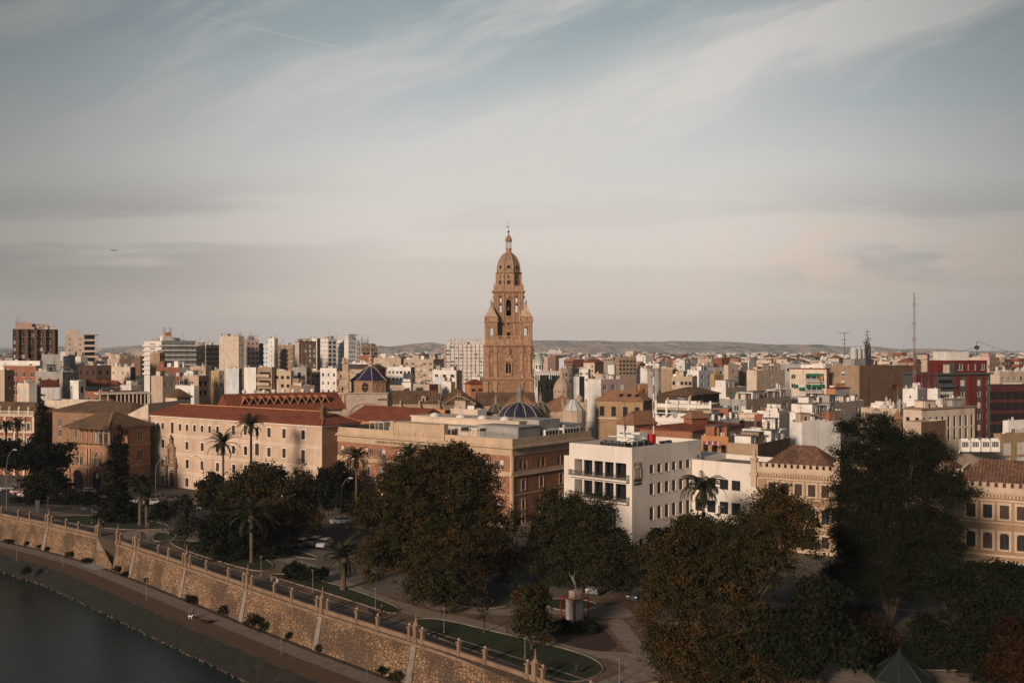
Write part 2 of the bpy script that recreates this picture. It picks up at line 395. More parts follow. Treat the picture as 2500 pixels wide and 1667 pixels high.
def dish_mesh(m):
    b = MB(); b.tube([(0, 0, 0), (0, 0, 1.1)], .04, 4, 1)
    vs = [(0, .12, 1.3)]+[(.5*math.cos(k*math.pi/6), -.05, 1.3+.5*math.sin(k*math.pi/6)) for k in range(12)]
    b.add(vs, [(0, 1+k, 1+(k+1) % 12) for k in range(12)]+[(0, 1+(k+1) % 12, 1+k) for k in range(12)], 0)
    return b.mesh('satellite_dish', [m, METD])
DISHW = dish_mesh(pm('dish_white', (.6, .58, .55), .6, 0)); DISHO = dish_mesh(pm('dish_orange', (.5, .2, .03), .6, 0))
def chim_mesh(m):
    b = MB(); b.box(-.35, .35, -.3, .3, 0, 1.7); b.box(-.45, .45, -.4, .4, 1.7, 1.85); b.box(-.25, .25, -.2, .2, 1.85, 2.2); return b.mesh('chimney', m)
CHIM = {}
def roof_stuff(par, rg, x0, x1, y0, y1, z, wallm, n, hut=True, dist=400):
    """huts and equipment on a flat roof"""
    taken = []
    def spot(w, l):
        for _ in range(12):
            if x1-x0 < w+.6 or y1-y0 < l+.6: return None
            x = rg.uniform(x0+.3, x1-w-.3); y = rg.uniform(y0+.3, y1-l-.3)
            if all(x+w < a or x > b or y+l < c or y > d for a, b, c, d in taken): taken.append((x, x+w, y, y+l)); return x, y
        return None
    if hut:
        for k in range(1 if n < 4 else 2+n//4):
            w, l, h = rg.uniform(1.8, 4.5), rg.uniform(2, 5), rg.uniform(1.9, 3.2)
            if k: wallm = wm(rg.choice(('white', 'white', 'cream', 'beige', 'grey', 'terracotta')))
            s = spot(w, l)
            if s:
                b = MB(); x, y = s
                face(b, (x, y, 0), (1, 0, 0), w, z, z+h, [(w*.3, w*.3+.9, z+.02, z+2.0)], .12)
                b.box(x, x+w, y+.13, y+l, z, z+h, 0); b.box(x+w*.3-.05, x+w*.3+.95, y+.11, y+.125, z, z+2.05, 1)
                b.box(x-.12, x+w+.12, y-.12, y+l+.12, z+h, z+h+.15, 2)
                b.build('roof_hut', [wallm, BSHUT if rg.random() < .5 else METG, ROOFG], par)
    if n >= 5:
        for k in range(n//3):
            w = rg.uniform(2, max(2.1, min(7, x1-x0-.5))); x = rg.uniform(x0, max(x0, x1-w)); y = rg.uniform(y0, y1-.3); h = rg.uniform(.9, 1.9)
            b = MB()
            if rg.random() < .5: b.box(x, min(x+w, x1), y, y+.15, z, z+h)
            else: b.box(x, x+.15, y, min(y+w, y1), z, z+h)
            b.build('terrace_wall', wm(rg.choice(('white', 'white', 'cream', 'beige'))), par)
        if rg.random() < .35:
            s = spot(2.6, 2.2)
            if s:
                b = MB(); x, y = s; b.add([(x, y, z+2.0), (x+2.6, y, z+2.0), (x+2.6, y+2.2, z+2.4), (x, y+2.2, z+2.4), (x, y, z+1.94), (x+2.6, y, z+1.94), (x+2.6, y+2.2, z+2.34), (x, y+2.2, z+2.34)], [(0, 1, 2, 3), (7, 6, 5, 4), (0, 4, 5, 1), (1, 5, 6, 2), (2, 6, 7, 3), (3, 7, 4, 0)], 0)
                for a_, c_ in ((x+.05, y+.05), (x+2.5, y+.05), (x+.05, y+2.1), (x+2.5, y+2.1)): b.box(a_, a_+.08, c_, c_+.08, z, z+2.0, 1)
                b.build('canopy', [rg.choice((wm('green', .1), wm('bluewhite'), ROOFG, wm('yellow', .1), ROOFT)), METG], par)
    for k in range(n):
        q = rg.random()
        if q < .42:
            s = spot(.9, .6)
            if s: link('air_conditioner', AC, par, (s[0]+.45, s[1]+.3, z), rg.choice((0, 0, -1.57)), (1.3,)*3)
        elif q < .62:
            s = spot(.5, .5)
            if s: link('antenna', ANT[rg.randrange(4)], par, (s[0], s[1], z), rg.uniform(0, 3))
        elif q < .8:
            s = spot(.8, .8)
            if s:
                if wallm.name not in CHIM: CHIM[wallm.name] = chim_mesh(wallm)
                link('chimney', CHIM[wallm.name], par, (s[0]+.4, s[1]+.4, z), 0, (1, 1, rg.uniform(.8, 1.4)))
        elif q < .9:
            s = spot(2, 2)
            if s: link('water_tank', TANK, par, (s[0]+1, s[1]+1, z), 0, (rg.uniform(.6, 1),)*3)
        else:
            s = spot(1, .5)
            if s: link('satellite_dish', DISHW, par, (s[0]+.5, s[1]+.25, z), rg.uniform(-.6, .6))
def dims_of(xl, xc, xr, d, th):
    th = R(th); Cw = pd(xc, d); A, B = extent(Cw, th, xl, xr); return Cw, th, A, B
def block(label, cat, xl, xc, xr, yt, yb, d, th, cl, cr, sl=None, sr=None, roof='flat', n=3, hut=True, group=None, name='building', minA=6, minB=6,
          bands=None, deep=None, seed=None, wl='nnsSd', wr=None, rise=2.5, tile=None, par=None, H=None, top=1.9, pitch=3.1, eave=False):
    Cw, th, A, B = dims_of(xl, xc, xr, d, th)
    A0, B0 = A, B
    if xr-xc < 3: A = max(minA, A)
    if xc-xl < 3: B = max(minB, B)
    if deep: A = max(A, deep); B = max(B, deep)
    H = zy(yt, d) if H is None else H
    rg = random.Random(seed if seed is not None else int(xl*7+yt*13+d)); wr = wr or wl
    root = thing(name, label, cat, Cw, th, group)
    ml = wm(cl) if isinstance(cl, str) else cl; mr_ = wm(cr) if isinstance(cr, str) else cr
    w = MB(); hl = grid_holes(B0 if B0 > 3 else B, H, *sl) if sl else []; hr = grid_holes(A0 if A0 > 3 else A, H, *sr) if sr else []
    Bf = B; Af = A
    hl = [(B-B0+a, B-B0+b, c, e, g) for a, b, c, e, g in hl] if B > B0 and B0 > 3 else hl
    face(w, (0, B, 0), (0, -1, 0), B, 0, H, hl, .22, 0); face(w, (0, 0, 0), (1, 0, 0), A, 0, H, hr, .22, 1)
    face(w, (A, 0, 0), (0, 1, 0), B, 0, H, [], .2, 0); face(w, (A, B, 0), (-1, 0, 0), A, 0, H, [], .2, 1)
    zr = H
    if roof == 'flat':
        p, t_ = .8, .2; zr = H-p
        face(w, (A-t_, t_, 0), (-1, 0, 0), A-2*t_, H-p, H, [], .01, 0); face(w, (A-t_, B-t_, 0), (0, -1, 0), B-2*t_, H-p, H, [], .01, 0)
        face(w, (t_, t_, 0), (0, 1, 0), B-2*t_, H-p, H, [], .01, 0); face(w, (t_, B-t_, 0), (1, 0, 0), A-2*t_, H-p, H, [], .01, 0)
        for q in ((0, A, 0, t_), (0, A, B-t_, B), (0, t_, t_, B-t_), (A-t_, A, t_, B-t_)):
            w.poly([(q[0], q[2], H), (q[1], q[2], H), (q[1], q[3], H), (q[0], q[3], H)], 0)
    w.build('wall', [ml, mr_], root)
    r = MB()
    if roof == 'flat': r.poly([(.2, .2, zr), (A-.2, .2, zr), (A-.2, B-.2, zr), (.2, B-.2, zr)]); r.build('roof', ROOFT if rg.random() < .45 else ROOFG, root)
    elif roof == 'hip': r.hip(0, A, 0, B, H+.22, rise); r.build('roof', tile or T_OLD, root)
    elif roof == 'gable': r.hip(0, A, 0, B, H+.22, rise, gable=True); r.build('roof', tile or T_OLD, root)
    if eave:
        e = MB(); e.box(-.4, A+.4, -.4, B+.4, H+.002, H+.25); e.build('cornice', ml if eave is True else wm(eave), root)
    for (hs, P0, dr, wk, st) in ((hl, Vector((0, B, 0)), Vector((0, -1, 0)), wl, bands and bands[0]), (hr, Vector((0, 0, 0)), Vector((1, 0, 0)), wr, bands and bands[1])):
        ang = math.atan2(dr.y, dr.x)
        for h in hs[:95]:
            P = P0+dr*((h[0]+h[1])/2)+Vector((-dr.y, dr.x, 0))*.17; P.z = h[2]
            put_win(rg.choice(wk), P, ang, h[1]-h[0], h[3]-h[2], root)
        if st:      # balcony slabs with solid fronts: (depth, material, side margin)
            L = B if dr.y else A; zs = sorted({h[2] for h in hs}); bd = MB(); xa, xb = st[2], L-st[2]
            if dr.y and B > B0: xa += B-B0
            for z in zs:
                bb = MB(); o = P0; nn = Vector((dr.y, -dr.x, 0)); mid = o+dr*((xa+xb)/2)+nn*st[0]/2
                bb.obox(mid, dr, nn, xb-xa, st[0], z-.25, z-.05, 0)
                bb.obox(o+dr*((xa+xb)/2)+nn*(st[0]-.06), dr, nn, xb-xa-.02, .1, z-.05, z+.85, 0)
                bb.build('balcony', st[1], root)
    if n: n = int(n*1.6)+2
    if roof == 'flat' and n: roof_stuff(root, rg, .3, A-.3, .3, B-.3, zr+.004, ml, n, hut, d)
    mid = Cw+Vector((math.cos(th)*A-math.sin(th)*B, math.sin(th)*A+math.cos(th)*B, 0))/2
    FOOT.append((mid.x, mid.y, math.hypot(A, B)/2)); cover(xl, xr, yt)
    if yb: REQ.append((xl, xr, d, yb))
    return root, A, B, H
# ------------------------------------------------------------------ frame of a building seen at its near corner
class BF:
    def __init__(s, xl, xc, xr, d, th):
        s.C, s.th, s.A, s.B = dims_of(xl, xc, xr, d, th); s.d = d
        s.v = Vector((math.cos(s.th), math.sin(s.th), 0)); s.u = Vector((-math.sin(s.th), math.cos(s.th), 0))
        mid = s.C+s.v*s.A/2+s.u*s.B/2; FOOT.append((mid.x, mid.y, math.hypot(s.A, s.B)/2))
    def t(s, dirv, px):
        k = (px-CX)/F; return (s.C.x-k*s.C.y)/(k*dirv.y-dirv.x)
    def L(s, px, py):                # on the left face: distance from its far end, height
        t = s.t(s.u, px); return s.B-t, zy(py, s.C.y+s.u.y*t)
    def Rr(s, px, py):
        t = s.t(s.v, px); return t, zy(py, s.C.y+s.v.y*t)
def holes_px(fn, lst, w):
    out = []
    for q in lst:
        x, za = fn(q[0], q[1]); _, zb = fn(q[0], q[2]); ww = q[3] if len(q) > 3 and q[3] else w
        out.append((x-ww/2, x+ww/2, zb, za, len(q) > 4 and q[4]))
    return out
def put_windows(root, P0, dr, holes, kinds, dep=.2, name='window', rg=rng):
    ang = math.atan2(dr[1], dr[0]); D = Vector(dr); I = Vector((-D.y, D.x, 0))
    for h in holes:
        P = Vector(P0)+D*((h[0]+h[1])/2)+I*dep; P.z = h[2]; put_win(rg.choice(kinds), P, ang, h[1]-h[0], h[3]-h[2], root, name)
def surrounds(mb, P0, dr, holes, fw=.22, pr=.07, mi=None, flare=0, sill=True):
    D = Vector(dr); n = Vector((D.y, -D.x, 0)); P0 = Vector(P0)
    def bx(xa, xb, za, zb):
        c = P0+D*((xa+xb)/2)+n*(pr/2); mb.obox(c, D, n, xb-xa, pr, za, zb, mi)
    for h in holes:
        a, b, c, d = h[:4]
        bx(a-fw, a, c, d); bx(b, b+fw, c, d); bx(a-fw-flare, b+fw+flare, d, d+fw*1.3)
        if sill: bx(a-fw, b+fw, c-fw*.8, c)
def course(mb, P0, dr, L, z, h=.25, pr=.12, mi=None, ext=0):
    D = Vector(dr); n = Vector((D.y, -D.x, 0)); mb.obox(Vector(P0)+D*(L/2)+n*(pr/2), D, n, L+2*ext, pr, z, z+h, mi)
def text_mesh(txt, size, name, mat, depth=.03):
    cu = bpy.data.curves.new('lettering', 'FONT'); cu.body = txt; cu.size = size; cu.extrude = depth; cu.align_x = 'LEFT'
    o = bpy.data.objects.new('tmp', cu); C.objects.link(o)
    me = bpy.data.meshes.new_from_object(o.evaluated_get(bpy.context.evaluated_depsgraph_get()))
    bpy.data.objects.remove(o); me.name = name; me.materials.clear(); me.materials.append(mat); return me
NX = Vector((0, -1, 0)); PX = Vector((1, 0, 0))
STN = brickm('tower_stone', (.25, .142, .084), (.325, .197, .122), (.16, .095, .06), .9, .38)
STN2 = pm('carved_stone', (.345, .208, .13), .9, .3, .9, .5, .3)
STN3 = pm('pale_stone', (.42, .31, .22), .9, .25, .5, .45, .2)
DARK = pm('dark_interior', (.012, .01, .009), .9, 0)
# ================================================================== cathedral bell tower
def tower():
    d = 395.0; s = d/F; cy = 9.7
    T = thing('bell_tower', 'tall carved sandstone cathedral bell tower with octagonal dome and lantern, rising above the whole city', 'bell tower', pd(1241.5, d))
    FOOT.append((T.location.x, T.location.y+cy, 14))
    cover(1183, 1300, 560)
    def rp(k, x, o, z):
        a = k*math.pi/2; c_, s_ = math.cos(a), math.sin(a); return Vector((x*c_+o*s_, cy+x*s_-o*c_, z))
    def fb(m, k, x0, x1, o0, o1, z0, z1, mi=None):
        p = [rp(k, x0, o1, z0), rp(k, x1, o1, z0), rp(k, x1, o0, z0), rp(k, x0, o0, z0)]; vs = p+[Vector((q.x, q.y, z1)) for q in p]
        m.add(vs, [(3, 2, 1, 0), (4, 5, 6, 7), (0, 1, 5, 4), (1, 2, 6, 5), (2, 3, 7, 6), (3, 0, 4, 7)], mi)
    def side(m, k, hw, z0, z1, holes, dep, mi=None):
        a = k*math.pi/2; face(m, rp(k, -hw, hw, 0), (math.cos(a), math.sin(a), 0), 2*hw, z0, z1, [(h[0]+hw, h[1]+hw)+tuple(h[2:]) for h in holes], dep, mi)
    def sq(m, hw, z0, z1, top=1.0): m.box(-hw, hw, cy-hw, cy+hw, z0, z1, None, top)
    # base
    b = MB()
    for k in range(4): side(b, k, 9.7, 0, 24.2, [(-6.4, -5.5, 19, 20), (5.5, 6.4, 19, 20), (-6.4, -5.5, 14, 15.6)], .6)
    b.build('base_stage', STN, T)
    b = MB()
    for k in range(4):
        for x in (-8.9, -5.2, 5.2, 8.9): fb(b, k, x-.75, x+.75, 9.7, 10.1, 3, 23.6); fb(b, k, x-.95, x+.95, 9.7, 10.3, 22.6, 23.6)
    b.build_split('pilaster', STN2, T)
    def cornice(hw, z, h, pr): b = MB(); sq(b, hw+pr*.5, z, z+h*.45); sq(b, hw+pr, z+h*.45+.002, z+h); b.build('cornice', STN2, T)
    cornice(9.8, 24.2, .9, .8)
    # second stage
    hs = [(-.95, .95, 26.9, 31, True), (-6.4, -5.4, 35.2, 36.2), (-6.4, -5.5, 25.9, 26.6)]
    b = MB()
    for k in range(4): side(b, k, 9.2, 25.1, 37.5, hs, .6)
    b.build('middle_stage', STN, T)
    b = MB()
    for k in range(4):
        for x0, x1 in ((-8.9, -7.6), (-5.9, -4.5), (4.5, 5.9), (7.6, 8.9)):
            fb(b, k, x0, x1, 9.2, 9.55, 25.1, 37.3); fb(b, k, x0-.2, x1+.2, 9.2, 9.7, 25.1, 26.5); fb(b, k, x0-.2, x1+.2, 9.2, 9.72, 35.2, 36.2); fb(b, k, x0+.35, x1-.35, 9.55, 9.63, 27, 34.8)
    b.build_split('pilaster', STN2, T)
    b = MB()
    for k in range(4):
        for x in (-1.5, 1.1): fb(b, k, x, x+.4, 9.2, 9.6, 26.5, 31.4)
        fb(b, k, -2.2, 2.2, 9.2, 9.75, 31.5, 31.9); fb(b, k, -.12, .12, 9.0, 9.2, 26.9, 30.8); fb(b, k, -1.4, 1.4, 9.2, 9.7, 26.1, 26.8)
        for q in range(8): fb(b, k, -2.0+q*.25, 2.0-q*.25, 9.21, 9.62-q*.02, 31.9+q*.35, 32.25+q*.35)
        for (x, z, r) in ((0, 36, 1.0), (0, 34.6, .8), (-.9, 33.6, .6), (.9, 33.6, .6), (-.7, 35.3, .5), (.7, 35.3, .5), (0, 37, .5)):
            c_ = rp(k, x, 9.4, z); b.lathe(c_-Vector((0, 0, r)), [(r*.2, 0), (r*.8, r*.5), (r, r), (r*.8, r*1.5), (r*.2, 2*r)], 8)
        for x in (-6.7, 6.7): fb(b, k, x-.6, x+.6, 9.2, 9.42, 30.3, 33.3); fb(b, k, x-.35, x+.35, 9.42, 9.5, 30.7, 32.9)
    b.build_split('carved_relief', STN2, T)
    for k in range(4):
        P = rp(k, 0, 8.75, 26.9); put_win('x', P, k*math.pi/2, 1.9, 4.1, T)
        put_win('x', rp(k, -5.9, 8.75, 35.2), k*math.pi/2, 1, 1, T)
    cornice(9.3, 37.5, .8, .85)
    b = MB(); sq(b, 9.35, 38.35, 40.3)
    for k in range(4):
        for x in (-8.6, -5.2, -1.9, 1.9, 5.2, 8.6): fb(b, k, x-.4, x+.4, 9.35, 9.55, 38.4, 40.2)
    b.build('pedestal_course', STN2, T)
    # balustrades between the corner turrets
    for k in range(4):
        b = MB(); fb(b, k, -4.45, 4.45, 8.6, 9.2, 40.302, 40.5); fb(b, k, -4.45, 4.45, 8.6, 9.2, 41.6, 41.85)
        for x in (-4.2, -1.6, 1.6, 4.2): fb(b, k, x-.3, x+.3, 8.65, 9.25, 40.5, 41.6)
        for q in range(27):
            x = -3.9+q*.3
            if min(abs(x-a) for a in (-1.6, 1.6)) > .4: fb(b, k, x-.07, x+.07, 8.8, 9.0, 40.5, 41.6)
        b.build('balustrade', STN2, T)
    # four corner turrets
    def turret(ix, iy):
        c0 = Vector((ix*6.9, cy+iy*6.9, 0)); hw = 2.42
        tm = MB()
        def q4(k, x0, x1, o0, o1, z0, z1):
            a = k*math.pi/2; c_, s_ = math.cos(a), math.sin(a); f_ = lambda x, o: (c0.x+x*c_+o*s_, c0.y+x*s_-o*c_)
            p = [f_(x0, o1), f_(x1, o1), f_(x1, o0), f_(x0, o0)]; vs = [(a_, b_, z0) for a_, b_ in p]+[(a_, b_, z1) for a_, b_ in p]
            tm.add(vs, [(3, 2, 1, 0), (4, 5, 6, 7), (0, 1, 5, 4), (1, 2, 6, 5), (2, 3, 7, 6), (3, 0, 4, 7)])
        for k in range(4):
            a = k*math.pi/2; dr = Vector((math.cos(a), math.sin(a), 0)); nn = Vector((math.sin(a), -math.cos(a), 0))
            face(tm, c0-dr*hw+nn*hw, dr, 2*hw, 40.302, 47.0, [(hw-.75, hw+.75, 41.9, 45.3, True)], .55)
            for x in (-2.0, -1.25, 1.25, 2.0): q4(k, x-.22, x+.22, hw, hw+.18, 40.4, 46.9)
            q4(k, -1.1, 1.1, hw, hw+.12, 45.5, 45.8)
        tm.box(c0.x-2.7, c0.x+2.7, c0.y-2.7, c0.y+2.7, 47.0, 47.35); tm.box(c0.x-3.0, c0.x+3.0, c0.y-3.0, c0.y+3.0, 47.352, 47.65)
        tm.box(c0.x-2.1, c0.x+2.1, c0.y-2.1, c0.y+2.1, 47.652, 49.4)
        o = tm.build('corner_turret', STN2, T)
        r = MB(); n = 10
        for i in range(n):
            w0 = 2.15*(1-i/n)+.28; r.box(c0.x-w0, c0.x+w0, c0.y-w0, c0.y+w0, 49.402+i*.45, 49.402+(i+1)*.45, None, .9)
        r.build('turret_spire', STN3, o)
        st = MB(); st.lathe((c0.x, c0.y, 53.9), [(.5, 0), (.55, .3), (.35, .5), (.42, 1.1), (.5, 1.5), (.3, 1.9), (.14, 2.05), (.2, 2.3), (.05, 2.55)], 7); st.build('finial_statue', STN3, o)
        u = MB()
        for ax in (-1, 1):
            for ay in (-1, 1): u.lathe((c0.x+ax*2.5, c0.y+ay*2.5, 47.65), [(.35, 0), (.2, .3), (.45, .8), (.4, 1.1), (.15, 1.4), (.2, 1.7), (.05, 2)], 7)
        u.build_split('stone_urn', STN3, o)
    for ix in (-1, 1):
        for iy in (-1, 1): turret(ix, iy)
    # central shaft with belfry openings
    hw = 5.8
    hs = [(-1, 1, 49.8, 56.3, True), (-3.7, -2.75, 51.2, 54.5, True), (2.75, 3.7, 51.2, 54.5, True), (-3.65, -2.8, 55.3, 57.6, True), (2.8, 3.65, 55.3, 57.6, True), (-.65, .65, 40.4, 43.2, True), (-.4, .4, 46.2, 46.9)]
    b = MB()
    for k in range(4): side(b, k, hw, 40.302, 59.2, hs, .7)
    b.build('belfry_stage', STN, T)
    b = MB(); b.box(-2.0, 2.0, cy-2.0, cy+2.0, 40.31, 59.1); b.box(-5, 5, cy-5, cy+5, 49.2, 49.6); b.box(-5, 5, cy-5, cy+5, 54.7, 55); b.box(-5, 5, cy-5, cy+5, 40.32, 40.5); b.build('belfry_dark_fill', DARK, T)  # near-black core added inside so the belfry openings look unlit
    b = MB()
    for k in range(4):
        for x in (-5.3, -4.5, -2.05, 2.05, 4.5, 5.3):
            fb(b, k, x-.28, x+.28, hw, hw+.25, 47.7, 58.9); fb(b, k, x-.4, x+.4, hw, hw+.35, 57.7, 58.2); fb(b, k, x-.4, x+.4, hw, hw+.35, 47.7, 49.2)
        for x in (-2.3, 2.3): fb(b, k, x-.35, x+.35, hw, hw+.2, 40.4, 47)
        fb(b, k, -1.5, 1.5, hw, hw+.5, 49.3, 49.6); fb(b, k, -1.1, 1.1, hw, hw+.35, 43.4, 43.8)
        for x, z, r in ((0, 57.6, .75), (-1.1, 56.8, .4), (1.1, 56.8, .4), (-3.2, 58.1, .4), (3.2, 58.1, .4), (0, 44.9, .4)):
            c_ = rp(k, x, hw+.1, z-r); b.lathe(c_, [(r*.2, 0), (r*.85, r*.5), (r, r), (r*.8, r*1.5), (r*.15, 2*r)], 7)
    b.build_split('carved_relief', STN2, T)
    for x in (-1, 1): pass
    bl = MB(); bl.lathe((0, cy-hw+1.2, 52), [(1.0, 0), (.8, .5), (.6, 1.3), (.3, 1.7), (.08, 1.9), (.06, 3.2)], 10); bl.build('bell', pm('bell_bronze', (.12, .06, .03), .5, .1, metal=.6), T)
    b = MB(); sq(b, hw+.5, 47.0, 47.3); sq(b, hw+.75, 47.302, 47.6); b.build('cornice', STN2, T)
    cornice(5.9, 59.2, .7, .75)
    b = MB(); sq(b, 5.85, 59.9, 61.8)
    for k in range(4):
        for x in (-5.2, -2, 2, 5.2): fb(b, k, x-.4, x+.4, 5.85, 6.02, 59.95, 61.9)
    b.build('attic_parapet', STN2, T)
    b = MB()
    for x in (-5.6, 5.6):
        for y in (-5.6, 5.6): b.lathe((x, cy+y, 61.8), [(.25, 0), (.15, .2), (.35, .5), (.05, 1)], 7)
    b.build_split('stone_urn', STN3, T)
    # octagonal drum, dome and lantern
    k8 = 1/math.cos(math.pi/8); ph = math.pi/8
    b = MB(); b.lathe((0, cy, 0), [(4.78*k8, 61.802), (4.78*k8, 66.9)], 8, None, ph); b.build('drum', STN2, T)
    b = MB(); b.lathe((0, cy, 0), [(5.0*k8, 66.902), (5.35*k8, 67.3), (5.35*k8, 67.55), (4.6*k8, 67.6)], 8, None, ph); b.build('cornice', STN2, T)
    b = MB()
    for k in range(8):
        a = ph+k*math.pi/4; c_ = Vector((4.85*k8*math.cos(a), cy+4.85*k8*math.sin(a), 0)); b.lathe(c_, [(.42, 61.81), (.42, 66.89)], 8)
    b.build_split('pilaster', STN2, T)
    for k in range(8):
        a = k*math.pi/4-math.pi/2; dr = Vector((-math.sin(a), math.cos(a), 0)); n_ = Vector((math.cos(a), math.sin(a), 0))
        o = Vector((0, cy, 0))+n_*4.79
        for z, w, h in ((62.6, 1.1, 1.4), (64.9, .55, 1.3)):
            P = o+n_*.08+Vector((0, 0, z)); put_win('x', P, a+math.pi/2, w, h, T)
        fr = MB(); fr.obox(o, dr, n_, 1.7, .3, 64.15, 64.4); fr.obox(o-dr*.75, dr, n_, .25, .3, 62.4, 64.1); fr.obox(o+dr*.75, dr, n_, .25, .3, 62.4, 64.1)
        fr.build('window_surround', STN2, T)
    DOME = [(4.55, 67.6), (4.6, 68.5), (4.5, 69.7), (4.3, 70.8), (3.95, 71.9), (3.5, 72.9), (2.95, 73.8), (2.3, 74.6), (1.5, 75.3)]
    b = MB(); b.lathe((0, cy, 0), [(r*k8, z) for r, z in DOME], 8, None, ph); b.build('dome', pm('dome_stone', (.27, .19, .135), .9, .25, .5, .6, .3), T)
    b = MB()
    for k in range(8):
        a = ph+k*math.pi/4; b.tube([(r*k8*math.cos(a), cy+r*k8*math.sin(a), z) for r, z in DOME], [.25]*len(DOME), 6)
    b.build('dome_rib', STN2, T)
    for k in range(8):
        a = k*math.pi/4-math.pi/2; n_ = Vector((math.cos(a), math.sin(a), 0)); dr = Vector((-n_.y, n_.x, 0)); o = Vector((0, cy, 69.5))+n_*4.5
        rg_ = MB(); N = 14
        for i in range(N):
            a0, a1 = 2*math.pi*i/N, 2*math.pi*(i+1)/N
            q = [o+dr*r_*math.cos(aa)+Vector((0, 0, r_*math.sin(aa)))+n_*e for aa in (a0, a1) for r_, e in ((.68, .2), (.98, .2), (.98, -.1), (.68, -.1))]
            rg_.add(q, [(0, 1, 5, 4), (1, 2, 6, 5), (0, 4, 7, 3)], 0)
        rg_.add([o+n_*.13+dr*.7*math.cos(2*math.pi*i/N)+Vector((0, 0, .7*math.sin(2*math.pi*i/N))) for i in range(N)], [tuple(range(N))], 1)
        rg_.build('round_window', [STN2, DARK], T)
    b = MB(); b.lathe((0, cy, 0), [(1.6, 75.2), (1.6, 75.5), (1.25, 75.6), (1.25, 77.0), (1.4, 77.02), (1.4, 77.2)], 8, None, ph)
    for k in range(8):
        a = ph+k*math.pi/4; b.lathe((1.08*math.cos(a), cy+1.08*math.sin(a), 77.2), [(.17, 0), (.15, 2.7), (.22, 2.8)], 6)
    b.lathe((0, cy, 0), [(1.3, 80.0), (1.3, 80.4), (1.55, 80.5), (1.55, 80.75), (1.1, 80.8), (1.1, 81.4), (1.0, 82), (.6, 82.5), (.3, 82.7), (.25, 83.0), (.35, 83.1), (.15, 83.5), (.12, 83.8)], 8, None, ph)
    for k in range(8):
        a = ph+k*math.pi/4; b.lathe((1.35*math.cos(a), cy+1.35*math.sin(a), 80.7), [(.14, 0), (.18, .35), (.04, 1.1)], 5)
    b.build('lantern', STN2, T)
    b = MB(); b.lathe((0, cy, 83.7), [(.05, 0), (.35, .15), (.45, .45), (.35, .75), (.05, .9)], 10); b.tube([(0, cy, 84.5), (0, cy, 88.3)], .05, 5)
    b.box(-.75, -.12, cy-.04, cy+.04, 86.0, 86.35); b.box(-.12, .5, cy-.03, cy+.03, 86.13, 86.2); b.build('weathervane', METD, T)
tower()
